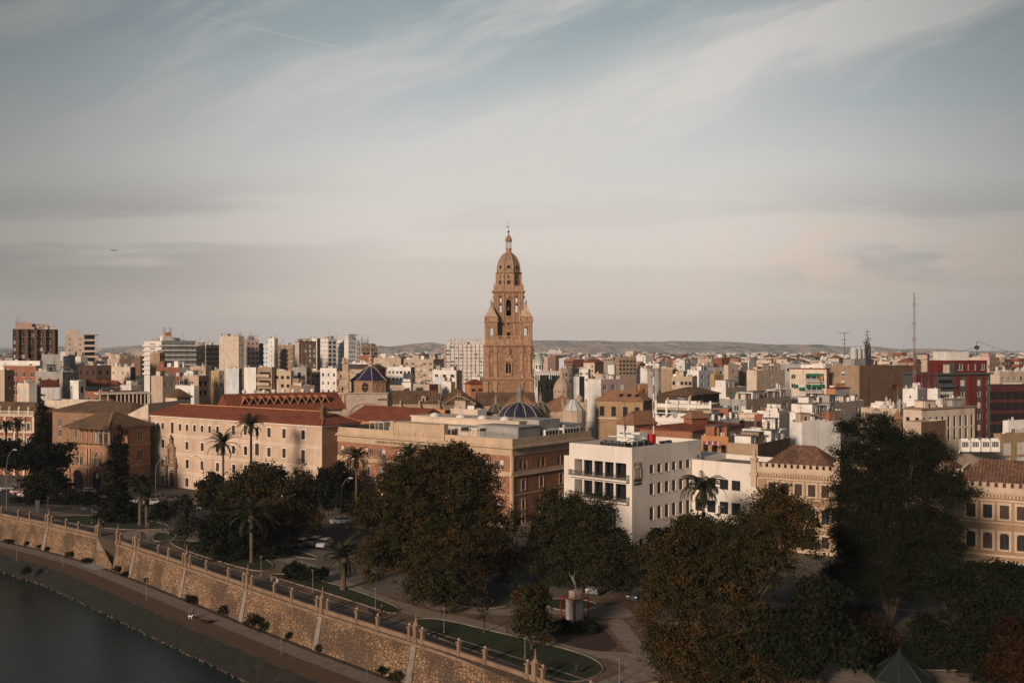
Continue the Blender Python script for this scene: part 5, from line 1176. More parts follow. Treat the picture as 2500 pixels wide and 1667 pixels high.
# (label, xl, xc, xr, ytop, ybottom, depth, angle, colL, colR, specL, specR, extra)
TAB = [
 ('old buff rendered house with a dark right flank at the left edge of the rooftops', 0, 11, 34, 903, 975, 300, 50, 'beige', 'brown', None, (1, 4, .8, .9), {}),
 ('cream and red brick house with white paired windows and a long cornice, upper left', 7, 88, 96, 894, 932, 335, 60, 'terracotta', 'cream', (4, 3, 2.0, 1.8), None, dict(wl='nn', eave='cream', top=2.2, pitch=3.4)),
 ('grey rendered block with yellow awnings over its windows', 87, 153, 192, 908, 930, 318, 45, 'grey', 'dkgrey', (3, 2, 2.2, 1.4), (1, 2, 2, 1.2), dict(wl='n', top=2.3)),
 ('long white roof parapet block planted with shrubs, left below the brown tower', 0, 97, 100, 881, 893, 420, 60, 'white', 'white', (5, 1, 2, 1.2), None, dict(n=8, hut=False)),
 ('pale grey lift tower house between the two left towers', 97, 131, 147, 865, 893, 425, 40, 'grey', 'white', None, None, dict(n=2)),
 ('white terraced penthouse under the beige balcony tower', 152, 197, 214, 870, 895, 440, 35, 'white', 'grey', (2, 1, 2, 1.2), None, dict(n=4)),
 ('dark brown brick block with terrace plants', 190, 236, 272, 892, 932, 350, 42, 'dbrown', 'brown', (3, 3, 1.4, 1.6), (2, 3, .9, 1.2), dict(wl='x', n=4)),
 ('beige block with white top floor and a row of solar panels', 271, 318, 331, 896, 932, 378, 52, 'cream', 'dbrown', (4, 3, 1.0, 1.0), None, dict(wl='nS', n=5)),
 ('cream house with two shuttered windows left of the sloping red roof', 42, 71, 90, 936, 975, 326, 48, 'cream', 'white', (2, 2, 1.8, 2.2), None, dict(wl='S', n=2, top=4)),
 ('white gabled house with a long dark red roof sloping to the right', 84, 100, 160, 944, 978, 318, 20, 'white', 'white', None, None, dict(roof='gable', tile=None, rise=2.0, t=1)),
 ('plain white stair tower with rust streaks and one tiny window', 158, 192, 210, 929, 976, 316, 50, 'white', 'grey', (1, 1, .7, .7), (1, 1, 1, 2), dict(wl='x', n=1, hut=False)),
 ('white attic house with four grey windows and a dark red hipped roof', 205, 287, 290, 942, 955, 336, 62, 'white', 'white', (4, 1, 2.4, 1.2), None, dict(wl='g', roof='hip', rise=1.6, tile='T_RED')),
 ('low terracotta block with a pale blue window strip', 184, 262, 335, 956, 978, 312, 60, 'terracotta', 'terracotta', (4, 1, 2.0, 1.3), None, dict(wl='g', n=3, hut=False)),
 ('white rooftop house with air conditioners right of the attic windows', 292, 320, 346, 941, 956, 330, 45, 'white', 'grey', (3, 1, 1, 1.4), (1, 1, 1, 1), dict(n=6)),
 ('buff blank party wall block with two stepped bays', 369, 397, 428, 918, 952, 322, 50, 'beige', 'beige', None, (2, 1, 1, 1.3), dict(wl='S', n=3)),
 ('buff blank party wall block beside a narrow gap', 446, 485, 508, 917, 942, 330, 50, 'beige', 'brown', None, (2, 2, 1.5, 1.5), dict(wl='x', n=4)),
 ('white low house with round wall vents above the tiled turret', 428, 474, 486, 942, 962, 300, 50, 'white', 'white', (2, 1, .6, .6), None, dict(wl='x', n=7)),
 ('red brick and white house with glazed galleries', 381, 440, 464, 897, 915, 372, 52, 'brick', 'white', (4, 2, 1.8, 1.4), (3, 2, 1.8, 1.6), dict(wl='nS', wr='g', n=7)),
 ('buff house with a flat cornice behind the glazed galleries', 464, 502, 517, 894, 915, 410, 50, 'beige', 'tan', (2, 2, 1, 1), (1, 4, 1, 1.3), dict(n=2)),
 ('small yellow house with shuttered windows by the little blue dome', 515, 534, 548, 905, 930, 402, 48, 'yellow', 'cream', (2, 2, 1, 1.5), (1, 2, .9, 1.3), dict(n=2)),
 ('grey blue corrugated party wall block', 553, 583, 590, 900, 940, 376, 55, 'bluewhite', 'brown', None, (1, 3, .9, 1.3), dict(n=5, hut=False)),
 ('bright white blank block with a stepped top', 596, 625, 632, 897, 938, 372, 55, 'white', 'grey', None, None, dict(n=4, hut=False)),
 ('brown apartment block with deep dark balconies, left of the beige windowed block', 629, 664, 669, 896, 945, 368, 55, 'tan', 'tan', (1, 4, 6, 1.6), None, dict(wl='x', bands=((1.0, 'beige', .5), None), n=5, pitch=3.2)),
 ('beige block with three columns of dark windows and rolled shutters', 669, 710, 714, 905, 950, 366, 58, 'beige', 'beige', (3, 4, 1.5, 1.2), None, dict(wl='xdS', n=6, pitch=2.9)),
 ('weathered grey party wall with a boarded hole', 713, 748, 761, 897, 940, 372, 50, 'grey', 'brown', (1, 1, 2, 2), (1, 2, 1.8, 1.2), dict(wl='x', n=3)),
 ('buff low house with terrace laundry in front of the grey party wall', 706, 736, 768, 941, 958, 345, 45, 'tan', 'cream', (2, 1, 1, 1.2), (2, 1, 1, 1.5), dict(n=4)),
 ('stained off white block with small paired windows beside the baroque gable', 782, 822, 830, 899, 960, 372, 56, 'white', 'beige', (3, 3, .9, 1.2), None, dict(wl='xn', n=5, pitch=5)),
 ('buff terraced block with white penthouse between the windowed block and the stained one', 757, 781, 790, 903, 958, 380, 50, 'beige', 'cream', (2, 3, 1.6, 1), None, dict(n=3)),
 ('maroon roofed house with cream walls behind the flared blue dome', 838, 905, 942, 901, 925, 440, 48, 'beige', 'maroon', (3, 1, 2, 1.6), (1, 2, 1.2, 1.5), dict(wl='g', roof='gable', rise=1.8, tile='T_DRK')),
 ('pinkish white low block with ribboned parapet behind the blue dome', 857, 915, 930, 887, 905, 480, 48, 'white', 'bluewhite', (4, 1, .8, .8), (1, 1, 1.5, 1), dict(n=8, hut=False)),
 ('white block with a strip of dark top windows, between the blue dome and the tower', 946, 1003, 1013, 896, 930, 460, 58, 'white', 'tan', (6, 2, 1.5, 1.3), (2, 5, .9, 1.3), dict(wl='xdg', n=6)),
 ('slate grey modern apartments under the strip windows', 984, 1006, 1014, 912, 945, 420, 55, 'dkgrey', 'beige', (2, 3, 1.6, 1.3), (1, 4, .7, 1.6), dict(wl='gn', bands=((.6, 'white', .4), None), n=0, hut=False)),
 ('white stair hut with one beige window, beside the graffiti wall', 981, 1003, 1006, 934, 957, 385, 58, 'white', 'white', (1, 1, 1, 1.2), None, dict(wl='S', n=0, hut=False)),
 ('low red brown brick party walls on the nave skyline', 1006, 1048, 1070, 938, 957, 390, 50, 'beige', 'brick', None, None, dict(n=2, hut=False)),
 ('pinkish white house with dark red coping, left of the tower', 1056, 1114, 1128, 904, 930, 440, 57, 'white', 'beige', (3, 2, 2, 1.2), (1, 2, .8, 1.4), dict(wl='xn', n=7)),
 ('white curved roof block with a blue water butt', 1062, 1085, 1092, 921, 955, 410, 45, 'bluewhite', 'tan', None, None, dict(n=3)),
 ('small mustard and white house with a red stripe', 1079, 1101, 1112, 932, 952, 400, 50, 'white', 'yellow', (1, 1, 1, 1.6), (1, 1, .9, 1.2), dict(n=4)),
 ('orange house under a shallow red hip roof just left of the tower', 1135, 1148, 1182, 938, 950, 404, 30, 'orange', 'orange', None, (2, 1, 1.8, 1), dict(roof='hip', rise=1.8, tile='T_RED', wl='x')),
 ('white rooftop house against the left foot of the tower', 1152, 1172, 1182, 921, 940, 415, 45, 'white', 'grey', (1, 1, 1, 1), None, dict(n=4)),
 ('white low house with green awning, in front of the nave gable', 1098, 1166, 1188, 1000, 1024, 272, 50, 'cream', 'white', (4, 1, 1.2, 1.5), (1, 1, 1.2, 1.2), dict(wl='xg', n=5, top=1.4)),
 ('cream and mauve block with a tall dark red end, right of the stone cupola', 1447, 1467, 1528, 926, 966, 352, 28, 'white', 'mauve', None, (3, 2, 1.6, 2.0), dict(wl='g', wr='gS', n=6, deep=9)),
 ('ochre mansion with brown tile roof, skylights and a hedge on its terrace', 1456, 1570, 1592, 980, 1015, 322, 62, 'ochre', 'ochre', (4, 1, 1.6, 3.2), None, dict(roof='hip', rise=3.2, tile='T_ORG', wl='x', eave=True, top=3)),
 ('buff low building with blue grey windows right of the tower', 1313, 1330, 1379, 929, 962, 415, 28, 'cream', 'tan', (1, 2, .9, 3), (2, 1, 4.5, 2), dict(wl='x', wr='g', n=2)),
 ('white blank roof block behind the mauve house', 1484, 1500, 1503, 891, 910, 520, 55, 'white', 'grey', None, None, dict(n=1, hut=False)),
 ('brick red house with small balconies left of the mauve block', 1441, 1459, 1470, 920, 950, 372, 50, 'brick', 'cream', (1, 4, 1.2, 1.4), None, dict(n=3)),
 ('narrow white house with dark end right of the stone cupola', 1400, 1414, 1427, 919, 945, 425, 50, 'white', 'dkgrey', None, (1, 3, 1.2, 1.6), dict(n=2)),
 ('cream house with a dome like loggia floor, right of the white ornate one', 1366, 1398, 1414, 901, 920, 470, 52, 'cream', 'beige', (3, 2, 1.2, 1.6), (1, 2, 1, 1.6), dict(eave=True, n=6)),
 ('white terraced flats with black balconies above the mauve block', 1409, 1436, 1442, 901, 922, 510, 55, 'white', 'beige', (4, 2, 1.2, 1.1), None, dict(wl='xSn', n=6)),
 ('white panelled block right of the aerial mast', 1568, 1580, 1603, 907, 938, 430, 35, 'white', 'white', None, (1, 1, .9, .7), dict(wl='x', n=3)),
 ('tiny orange house with a single window', 1559, 1562, 1582, 937, 952, 380, 30, 'orange', 'orange', None, (1, 1, .9, 1.4), dict(wl='x', n=2, hut=False)),
 ('tan windowless tower slab with brown side', 1614, 1642, 1655, 902, 958, 372, 52, 'tan', 'brown', None, None, dict(n=0, hut=False)),
 ('beige block with five windows and a white sun room', 1640, 1690, 1702, 919, 958, 365, 58, 'beige', 'cream', (5, 2, 1.1, 1.3), None, dict(wl='xSS', n=5)),
 ('white stepped terrace block with a blue awning', 1673, 1706, 1740, 905, 945, 400, 48, 'white', 'bluewhite', (2, 2, 1, 1), (2, 2, 1.6, 1.2), dict(wl='xg', n=6)),
 ('wide white block with a grey blue upper wall', 1700, 1722, 1768, 897, 915, 440, 40, 'white', 'bluewhite', None, (3, 1, 2, 1), dict(wl='x', n=4)),
 ('ochre block with a covered terrace', 1734, 1744, 1768, 914, 942, 385, 38, 'yellow', 'ochre', None, (1, 1, 2.4, 2), dict(wl='x', n=2, hut=False)),
 ('plain cream slab tower with one small top window', 1767, 1778, 1803, 891, 945, 382, 35, 'cream', 'beige', None, (1, 1, .9, 1.2), dict(wl='x', n=3, hut=False)),
 ('brown recessed block between the cream slab and the big rough wall', 1803, 1806, 1824, 906, 945, 392, 40, 'tan', 'tan', None, (1, 2, 1, 1.6), dict(wl='n', n=3, hut=False)),
 ('large rough beige party wall block', 1823, 1848, 1916, 904, 965, 362, 40, 'cream', 'beige', (2, 3, .8, 1.2), (1, 2, 1.2, 1.2), dict(wl='S', n=4)),
 ('beige rooftop box on the far side of the rough wall', 1863, 1879, 1905, 890, 905, 400, 40, 'beige', 'tan', None, None, dict(n=2, hut=False)),
 ('white low L shaped rooftop house before the rough wall', 1736, 1772, 1822, 946, 968, 322, 48, 'white', 'beige', None, (1, 1, 1, 1.4), dict(n=6)),
 ('white rooftop hut with two poles', 1871, 1894, 1932, 951, 978, 318, 46, 'white', 'white', None, None, dict(n=4, hut=False)),
 ('dark wood clad penthouse with hipped tile caps', 1608, 1692, 1756, 966, 990, 296, 55, 'dbrown', 'brown', None, None, dict(roof='hip', rise=2.0, tile='T_OLD', n=0)),
 ('tan block with white frame and wide dark windows', 1602, 1735, 1758, 987, 1018, 284, 62, 'beige', 'beige', (5, 1, 4.2, 1.9), None, dict(wl='x', n=5, hut=False, top=2.6)),
 ('pale terrace block with white sheds and red coping', 1756, 1822, 1930, 975, 1000, 290, 50, 'grey', 'beige', (4, 1, 1.6, 1.6), (5, 1, 1.5, 1.6), dict(wl='gS', n=9)),
 ('cream stone house with pilasters and large brown windows', 1758, 1848, 1856, 1010, 1058, 262, 62, 'cream', 'beige', (5, 2, 2.0, 3.4), None, dict(wl='xb', n=2, hut=False, eave='cream', top=1.8, pitch=5)),
 ('orange brick flats with a green awning, right of the cream stone house', 1842, 1905, 1935, 1012, 1048, 258, 55, 'brick', 'brick', (3, 2, 1.3, 1.6), (1, 2, 1.2, 1.5), dict(wl='nd', n=5)),
 ('red brick stair tower with a tiled hip roof and hanging laundry', 1669, 1689, 1728, 1022, 1056, 236, 35, 'terracotta', 'brick', None, (1, 1, .8, 2.2), dict(wl='x', roof='hip', rise=1.6, tile='T_ORG')),
 ('tile roofed house with white balustrade before the aerial mast', 1506, 1548, 1622, 1038, 1062, 240, 45, 'white', 'ochre', (2, 1, 1, 1.2), None, dict(roof='hip', rise=3.0, tile='T_ORG')),
 ('cream blank house end right of the ochre mansion', 1601, 1607, 1634, 983, 1015, 300, 40, 'cream', 'tan', None, (1, 1, 1.3, 1), dict(wl='g', n=1, hut=False)),
 ('house with a dark red sloping roof edge and white terrace walls', 1562, 1690, 1812, 1053, 1062, 226, 52, 'terracotta', 'tan', (5, 1, 1, 1.4), (5, 1, 1, 1.4), dict(roof='hip', rise=.9, tile='T_RED')),
 ('long white parapet with chimneys above the dark red roof edge', 1600, 1690, 1805, 1033, 1048, 240, 52, 'white', 'white', None, None, dict(n=14, hut=True)),
 ('salmon terrace house with clothes drying behind the cream office', 1712, 1778, 1810, 1066, 1110, 216, 55, 'orange', 'beige', (3, 1, 1.2, 1.8), None, dict(wl='x', n=6)),
 ('white house under a maroon flat roof right of the drying clothes', 1812, 1905, 1922, 1050, 1095, 222, 58, 'white', 'white', (2, 2, 1.0, 2.0), None, dict(wl='bg', n=6)),
 ('brown brick low house behind the battlements', 1778, 1850, 1930, 1084, 1120, 205, 55, 'tan', 'brown', None, None, dict(n=5)),
 ('big plain white wall house left of the pine top', 1929, 1958, 2052, 1031, 1085, 232, 30, 'white', 'white', None, None, dict(n=6, wl='x')),
 ('white low block with grey garage doors above the plain white wall', 1862, 1902, 1935, 1008, 1035, 256, 48, 'white', 'grey', (2, 1, 1.2, 1.8), None, dict(wl='g', n=4)),
 ('grey and white rooftop studio left of the pine top', 1928, 1988, 2060, 1008, 1035, 250, 50, 'white', 'beige', (2, 1, 2, 2), (1, 1, 2, 2), dict(wl='g', n=6)),
 ('white roof terrace with a row of cooling units', 1932, 2000, 2110, 988, 1012, 272, 52, 'white', 'cream', (3, 1, 1.6, 1.6), (3, 1, 1.8, 1.6), dict(wl='xg', n=12)),
 ('salmon and grey hut under a dark red slab roof, before the tan block', 2019, 2039, 2074, 948, 992, 312, 35, 'orange', 'grey', (1, 1, 1.2, 2.8), (1, 2, .8, 1.2), dict(wl='g', n=2, hut=False, eave='maroon')),
 ('peeling white stair tower with small square windows', 2204, 2240, 2262, 949, 998, 262, 45, 'white', 'grey', (1, 3, .5, .6), (1, 3, .8, .9), dict(wl='x', n=2, hut=False)),
 ('square white hut behind the peeling stair tower', 2264, 2290, 2296, 949, 972, 285, 50, 'white', 'white', None, None, dict(n=1, hut=False)),
 ('buff and white rooftop house before the red apartments', 2288, 2304, 2358, 973, 995, 258, 35, 'white', 'tan', None, None, dict(n=4, hut=False)),
 ('buff stone wall terrace with air conditioners behind the small tiled turret', 2102, 2198, 2250, 997, 1020, 250, 55, 'beige', 'beige', None, None, dict(n=16, hut=False)),
 ('cream long building with two rows of dark windows and a brown parapet', 2205, 2250, 2380, 1000, 1080, 232, 35, 'cream', 'cream', (2, 1, 1, 1.6), (9, 2, 1.1, 2.6), dict(wl='x', eave='tan', n=6, top=2.2, pitch=5.0)),
 ('small grey wall gable before the long windowed building', 2208, 2249, 2309, 1030, 1065, 212, 38, 'beige', 'brown', None, None, dict(n=0, hut=False)),
 ('white house with a red roof box at the right edge', 2450, 2462, 2540, 1027, 1060, 226, 25, 'white', 'white', None, (3, 1, 1.4, 1), dict(wl='n', n=4)),
 ('ochre and white flats with rolled shutters at the right edge', 2437, 2442, 2540, 1059, 1100, 205, 28, 'ochre', 'ochre', None, (3, 2, 2.4, 2.6), dict(wl='S', n=4, hut=False)),
 ('flat grey roof platform with four white chillers, beside the pine', 2300, 2330, 2450, 1110, 1120, 190, 35, 'beige', 'beige', None, None, dict(n=3, hut=False)),
 ('dark red office building with grid windows at the right edge', 2412, 2418, 2560, 940, 1045, 282, 14, 'dkgrey', pm('oxblood_tile', (.07, .018, .016)), None, (8, 5, 2.6, 2.2), dict(wl='x', n=6, hut=False, eave='dkgrey', pitch=4.4, top=2)),
 # ------- far towers
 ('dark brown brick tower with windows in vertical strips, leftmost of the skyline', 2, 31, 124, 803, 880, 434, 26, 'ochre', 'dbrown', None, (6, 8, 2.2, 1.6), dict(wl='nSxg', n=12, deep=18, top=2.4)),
 ('beige tower with a blank wall and curved balconies at its right', 148, 159, 232, 818, 895, 560, 22, 'tan', 'cream', None, (3, 5, .7, .8), dict(wl='x', n=4, top=2.5, pitch=3.0)),
 ('wide block banded with white balconies and an orange crane box on top', 352, 394, 478, 832, 885, 640, 40, 'white', 'grey', (1, 7, 9, 1.4), (6, 7, 2.0, 1.4), dict(wl='x', wr='xgn', n=12, bands=((1.2, 'white', 0), (1.0, 'white', 0)), top=1.4, pitch=3.0, eave='white')),
 ('dark glass office block framed in brown', 474, 503, 536, 842, 895, 660, 32, 'cream', 'dbrown', (2, 9, 1.6, 1.4), (3, 9, 3.0, 2.2), dict(wl='x', wr='x', n=8)),
 ('pale beige tower with a blank wall and lines of air conditioners', 535, 583, 596, 820, 900, 600, 40, 'cream', 'beige', (2, 10, .9, 1.2), (2, 10, 1.0, 1.3), dict(wl='nS', n=6)),
 ('grey pink tower with red spandrels', 596, 603, 632, 829, 895, 640, 28, 'grey', 'pink', None, (3, 9, 1.4, 1.5), dict(wl='nn', n=8, pitch=3.1)),
 ('slim block wrapped in blue green netting', 630, 636, 643, 838, 898, 650, 40, wm('grey'), pm('green_netting', (.05, .14, .15), .8, .15), None, None, dict(n=1, hut=False)),
 ('white grey block with tiny dark windows right of the green netting', 640, 662, 664, 843, 898, 690, 58, 'bluewhite', 'grey', (3, 7, .9, 1.1), None, dict(wl='x', n=4, pitch=5)),
 ('tall white slab with a beige flank', 655, 670, 679, 826, 900, 670, 45, 'white', 'beige', (1, 8, .8, 1.2), (1, 4, .8, .8), dict(wl='x', n=4, hut=False, pitch=4.5)),
 ('grey brown flats with shadowed balconies', 678, 716, 722, 842, 898, 700, 50, 'tan', 'grey', (4, 8, 2.2, 1.4), None, dict(wl='gSx', n=7, bands=((.9, 'tan', .5), None))),
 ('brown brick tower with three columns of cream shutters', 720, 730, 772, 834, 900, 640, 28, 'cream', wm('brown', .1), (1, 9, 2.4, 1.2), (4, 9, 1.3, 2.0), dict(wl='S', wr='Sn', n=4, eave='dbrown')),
 ('white tower half hidden behind the brown brick one', 745, 774, 783, 826, 895, 760, 50, 'white', 'dkgrey', (3, 6, .8, .8), None, dict(wl='x', n=5)),
 ('white flats with irregular small windows', 782, 801, 822, 827, 900, 720, 42, 'white', 'white', (4, 8, .9, 1.2), (2, 9, 2.4, 1.8), dict(wl='xng', wr='x', n=3)),
 ('pale slab set back between the white flats', 815, 836, 843, 831, 897, 740, 45, 'white', 'grey', (3, 8, 1.6, 1.2), None, dict(wl='gx', n=8)),
 ('white tower with a flaring roof house, rightmost of the white group', 840, 851, 868, 829, 900, 700, 36, 'white', 'bluewhite', None, (4, 9, 1.0, 1.3), dict(wl='xg', n=7)),
 ('grey white flats joined to the tower with the flaring roof house', 866, 870, 880, 833, 895, 720, 40, 'beige', 'white', None, (2, 8, 1, 1.3), dict(wl='xn', n=2)),
 ('brown banded block with a thicket of aerials', 877, 884, 922, 846, 872, 800, 34, 'tan', 'tan', (2, 5, 1, 1.2), (4, 5, 3.0, 1.4), dict(wl='x', wr='xg', n=24)),
 ('bright red brick block under the banded one', 879, 908, 916, 867, 885, 640, 50, 'terracotta', 'brick', (3, 3, .8, 1), None, dict(wl='x', n=4)),
 ('long plain beige wall building', 912, 979, 984, 873, 895, 560, 58, 'beige', 'tan', None, None, dict(n=5)),
 ('beige and brick flats with balconies and orange awning', 986, 1058, 1080, 877, 935, 540, 55, 'beige', 'tan', (5, 5, 2.2, 1.5), (3, 5, 1.6, 1.2), dict(wl='gSn', n=8, bands=((.8, 'beige', 8), (.8, 'beige', .5)))),
 ('broad white apartment slab with ten storeys of shutters, left of the tower', 1084, 1088, 1190, 840, 925, 850, 8, 'pink', 'white', None, (9, 10, 3.4, 1.5), dict(wl='SSSsg', n=20, deep=16, top=2, pitch=3.0)),
 ('ornate white building with a green grey cupola, just right of the tower', 1303, 1306, 1372, 907, 930, 510, 12, 'white', 'white', None, (6, 2, 1.6, 3.0), dict(wl='x', n=2, hut=False, eave='white', top=1.5, pitch=4.6)),
 ('pink brown twin towers far right of the tower', 1327, 1337, 1352, 872, 892, 1050, 40, 'pink', 'pink', (1, 4, 1, 1), (2, 4, 1.2, 1.2), dict(n=1)),
 ('brick slab with dark balconies far behind the ornate white building', 1377, 1398, 1427, 877, 895, 880, 38, 'terracotta', 'brick', (3, 4, 3, 1.2), (3, 4, 1.6, 1.2), dict(wl='x', n=4)),
 ('brown twin bayed block on the right skyline', 1501, 1511, 1554, 874, 900, 780, 28, 'tan', 'tan', (1, 4, 1, 1.3), (5, 4, 2.2, 1.5), dict(wl='x', n=7)),
 ('dark brick factory like block with chimneys', 1745, 1762, 1782, 873, 890, 620, 40, 'brick', 'brick', None, (2, 2, 1.5, 1.5), dict(wl='x', n=10)),
 ('white roof house at the far centre right', 1651, 1672, 1690, 885, 905, 560, 45, 'white', 'grey', (1, 2, 1, 1.3), None, dict(n=4)),
 ('white tower house with a flag pole, centre right', 1667, 1680, 1690, 881, 900, 600, 40, 'white', 'white', (1, 2, .8, 1), (1, 1, 1, 1), dict(n=2, hut=False)),
 ('grey white block with a roof canopy near the right skyline', 1903, 1918, 1968, 889, 905, 430, 30, 'grey', 'white', None, (4, 1, 1.6, 1.1), dict(n=7)),
 ('beige tower with yellow balconies behind the red apartments', 2269, 2296, 2340, 872, 905, 620, 40, 'beige', 'beige', (2, 5, 2.2, 1.4), (5, 5, 1.4, 1.3), dict(wl='xgS', n=9)),
 ('pinkish tower far right with regular windows', 2390, 2416, 2440, 872, 905, 560, 42, 'pink', 'tan', (5, 6, 1.1, 1.2), (2, 6, 1, 1.2), dict(wl='Sn', n=8)),
 ('brown flats between the pinkish and brick towers', 2438, 2452, 2472, 877, 905, 600, 40, 'tan', 'brown', (2, 5, 1.4, 1.4), (3, 5, 1.6, 1.4), dict(wl='xg', n=6)),
 ('brick red tower at the far right edge', 2470, 2488, 2540, 874, 910, 520, 35, 'brick', 'brick', (3, 6, 1.4, 1.4), (6, 6, 1.6, 1.4), dict(wl='Snx', n=8)),
 ('white low roofs with terrace huts behind the dark red office', 2418, 2440, 2560, 908, 925, 380, 25, 'cream', 'beige', None, (8, 2, 1.2, 1.4), dict(wl='xn', n=16)),
 ('beige and brown block with a pitched roof hut, left skyline', 262, 291, 320, 876, 893, 520, 40, 'beige', 'tan', (2, 1, 1, 1), None, dict(n=7)),
 ('tall buff block with a blank side behind the brick and white galleries', 366, 390, 403, 861, 897, 540, 48, 'tan', 'brown', None, (2, 3, 1, 1), dict(wl='x', n=3)),
]
AN = dict(T_RED=T_RED, T_OLD=T_OLD, T_ORG=T_ORG, T_DRK=T_DRK)
TOPS = {}
for (lab, xl, xc, xr, yt, yb, d, th, cl, cr, sl_, sr_, ex) in TAB:
    ex = dict(ex); cat = 'tower block' if 'tower' in lab.split(' with')[0] and d > 430 else ('apartment block' if 'flats' in lab or 'apartment' in lab else 'building')
    if isinstance(ex.get('tile'), str): ex['tile'] = AN[ex['tile']]
    if ex.pop('t', 0): ex['tile'] = tilem('dark_red_roof', (.13, .04, .03), (.16, .05, .035), (.1, .035, .03))
    if ex.get('bands'): ex['bands'] = tuple((q[0], wm(q[1]) if isinstance(q[1], str) else q[1], q[2]) if q else None for q in ex['bands'])
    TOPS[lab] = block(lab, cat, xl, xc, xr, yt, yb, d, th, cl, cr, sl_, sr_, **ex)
def find(s): return next(v for k, v in TOPS.items() if k.startswith(s))
# extra features of some of them
r, A, B, H = find('dark brown brick tower'); b = MB(); b.box(1, A*.42, 2, 9, H-.79, H+3.0); b.box(A*.42+.01, A*.8, 3, 9, H-.79, H+2.4); b.build('roof_hut', wm('pink'), r)
for i in range(5): b = MB(); x = A*(.06+.2*i); b.box(x, x+1.3, -.7, -.003, 0, H-.1); b.build('brick_rib', wm('brown'), r)
r, A, B, H = find('beige tower with a blank'); b = MB(); b.box(A*.05, A*.45, 1, 7, H-.79, H+2.9); b.build('roof_hut', wm('cream'), r)
for k in range(6):
    b = MB(); z = H-3.4-k*3.1; b.box(A*.62, A+1.8, -1.4, -.003, z, z+.25, 0); b.box(A*.62, A+1.8, -1.4, -1.25, z+.25, z+1.15, 0); b.box(A*.64, A-.2, -.03, -.004, z+1.15, z+3.0, 1); b.build('balcony', [wm('cream'), GLASS], r)
b = MB(); b.box(A*.6, A+2, -1.6, 4, H, H+.3); b.build('roof_canopy', wm('brown'), r)
r, A, B, H = find('wide block banded'); b = MB(); b.box(2, 9, 3, 8, H-.79, H+3.2, 0); b.box(4, 8, 4, 7, H+3.2, H+5.6, 1)
for q in ((4, 4), (8, 4), (4, 7), (8, 7)): b.box(q[0]-.1, q[0]+.1, q[1]-.1, q[1]+.1, H+5.6, H+9, 2)
b.build('roof_hut', [wm('white'), wm('orange', .1), METD], r)
r, A, B, H = find('brown banded block'); rg = random.Random(5)
for k in range(14): link('antenna', ANT[k % 4], r, (rg.uniform(.5, A*.5), rg.uniform(1, B-1), H-.5), k, (1.6, 1.6, rg.uniform(1, 1.9)))
b = MB(); b.box(1, A*.45, 1, B-1, H-.79, H+3); b.build('roof_hut', wm('tan'), r)
r, A, B, H = find('white tower with a flaring'); b = MB(); b.box(1, 7, 2, 7, H-.79, H+3.4); b.box(.2, 7.8, 1.2, 7.8, H+3.4, H+3.8); b.build('roof_hut', wm('white'), r)
r, A, B, H = find('broad white apartment'); b = MB(); b.box(A*.1, A*.97, 4, 13, H-.79, H+2.6); b.box(A*.08, A, 3.8, 13.2, H+2.6, H+3.0); b.build('setback_floor', wm('white'), r)
for k in range(11): b = MB(); x = A*k/10; b.box(x-.25, x+.25, -.45, -.003, 0, H+.1); b.build('facade_rib', wm('pink'), r)
rg = random.Random(8)
for k in range(9): b = MB(); x = A*(.13+.09*k); b.box(x, x+1.4, 7, 8.2, H+3.0, H+4.2+rg.random()); b.build('chimney', wm('pink'), r)
r, A, B, H = find('ornate white'); b = MB(); b.lathe((2.8, 3, H), [(2.6, 0), (2.6, .3), (2.2, .4), (2.2, 4.4), (2.8, 4.5), (2.8, 4.9)], 12, 0); b.lathe((2.8, 3, H+4.9), [(2.6, 0), (2.55, 1.2), (2.2, 2.5), (1.5, 3.6), (.7, 4.2), (.5, 4.9), (.1, 5.8)], 14, 1); b.build('cupola', [wm('white'), pm('verdigris_slate', (.3, .33, .29), .7, .2)], r)
for k in range(8): a_ = k*math.pi/4; put_win('x', Vector((2.8+2.22*math.cos(a_), 3+2.22*math.sin(a_), H+1.2)), a_+math.pi/2, .8, 2.2, r)
for k in range(14): b = MB(); x = A*k/13; b.box(x-.2, x+.2, -.4, -.003, H-9.5, H-.2); b.build_split('pilaster', wm('white'), r)
r, A, B, H = find('grey rendered block with yellow')
for k in range(3):
    b = MB(); y = B*(k+.5)/3; b.add([(-.02, y-1.3, H-2.2), (-.02, y+1.3, H-2.2), (-1.2, y+1.3, H-2.7), (-1.2, y-1.3, H-2.7), (-.02, y-1.3, H-2.28), (-.02, y+1.3, H-2.28), (-1.2, y+1.3, H-2.78), (-1.2, y-1.3, H-2.78)], [(0, 1, 2, 3), (7, 6, 5, 4), (3, 2, 6, 7), (0, 3, 7, 4), (1, 5, 6, 2)]); b.build('awning', wm('yellow', .1), r)
r, A, B, H = find('tan block with white frame'); b = MB(); b.box(-.35, -.003, 0, B, H-1.2, H-.2); b.box(-.35, -.003, 0, B, H-3.0-.0, H-2.75)
for k in range(6): y = B*k/5; b.box(-.4, -.004, y-.3, y+.3, 0, H+.9)
b.build('white_frame', wm('white'), r)
b = MB(); b.box(-1.2, -.4, .5, B-.5, 0, H-6.0); b.build('terrace_wall', wm('dkgrey'), r)
r, A, B, H = find('long white parapet')
for k in range(10): b = MB(); y = B*(k+.5)/10; b.box(-.2, .5, y-.5, y+.5, H-.01, H+1.1+.5*(k % 2)); b.build('chimney', wm('white'), r)
for k in range(8): b = MB(); x = A*(k+.5)/8; b.box(x-.4, x+.4, -.2, .4, H-.01, H+1.0+.6*(k % 3 == 0)); b.build('chimney', wm('white'), r)
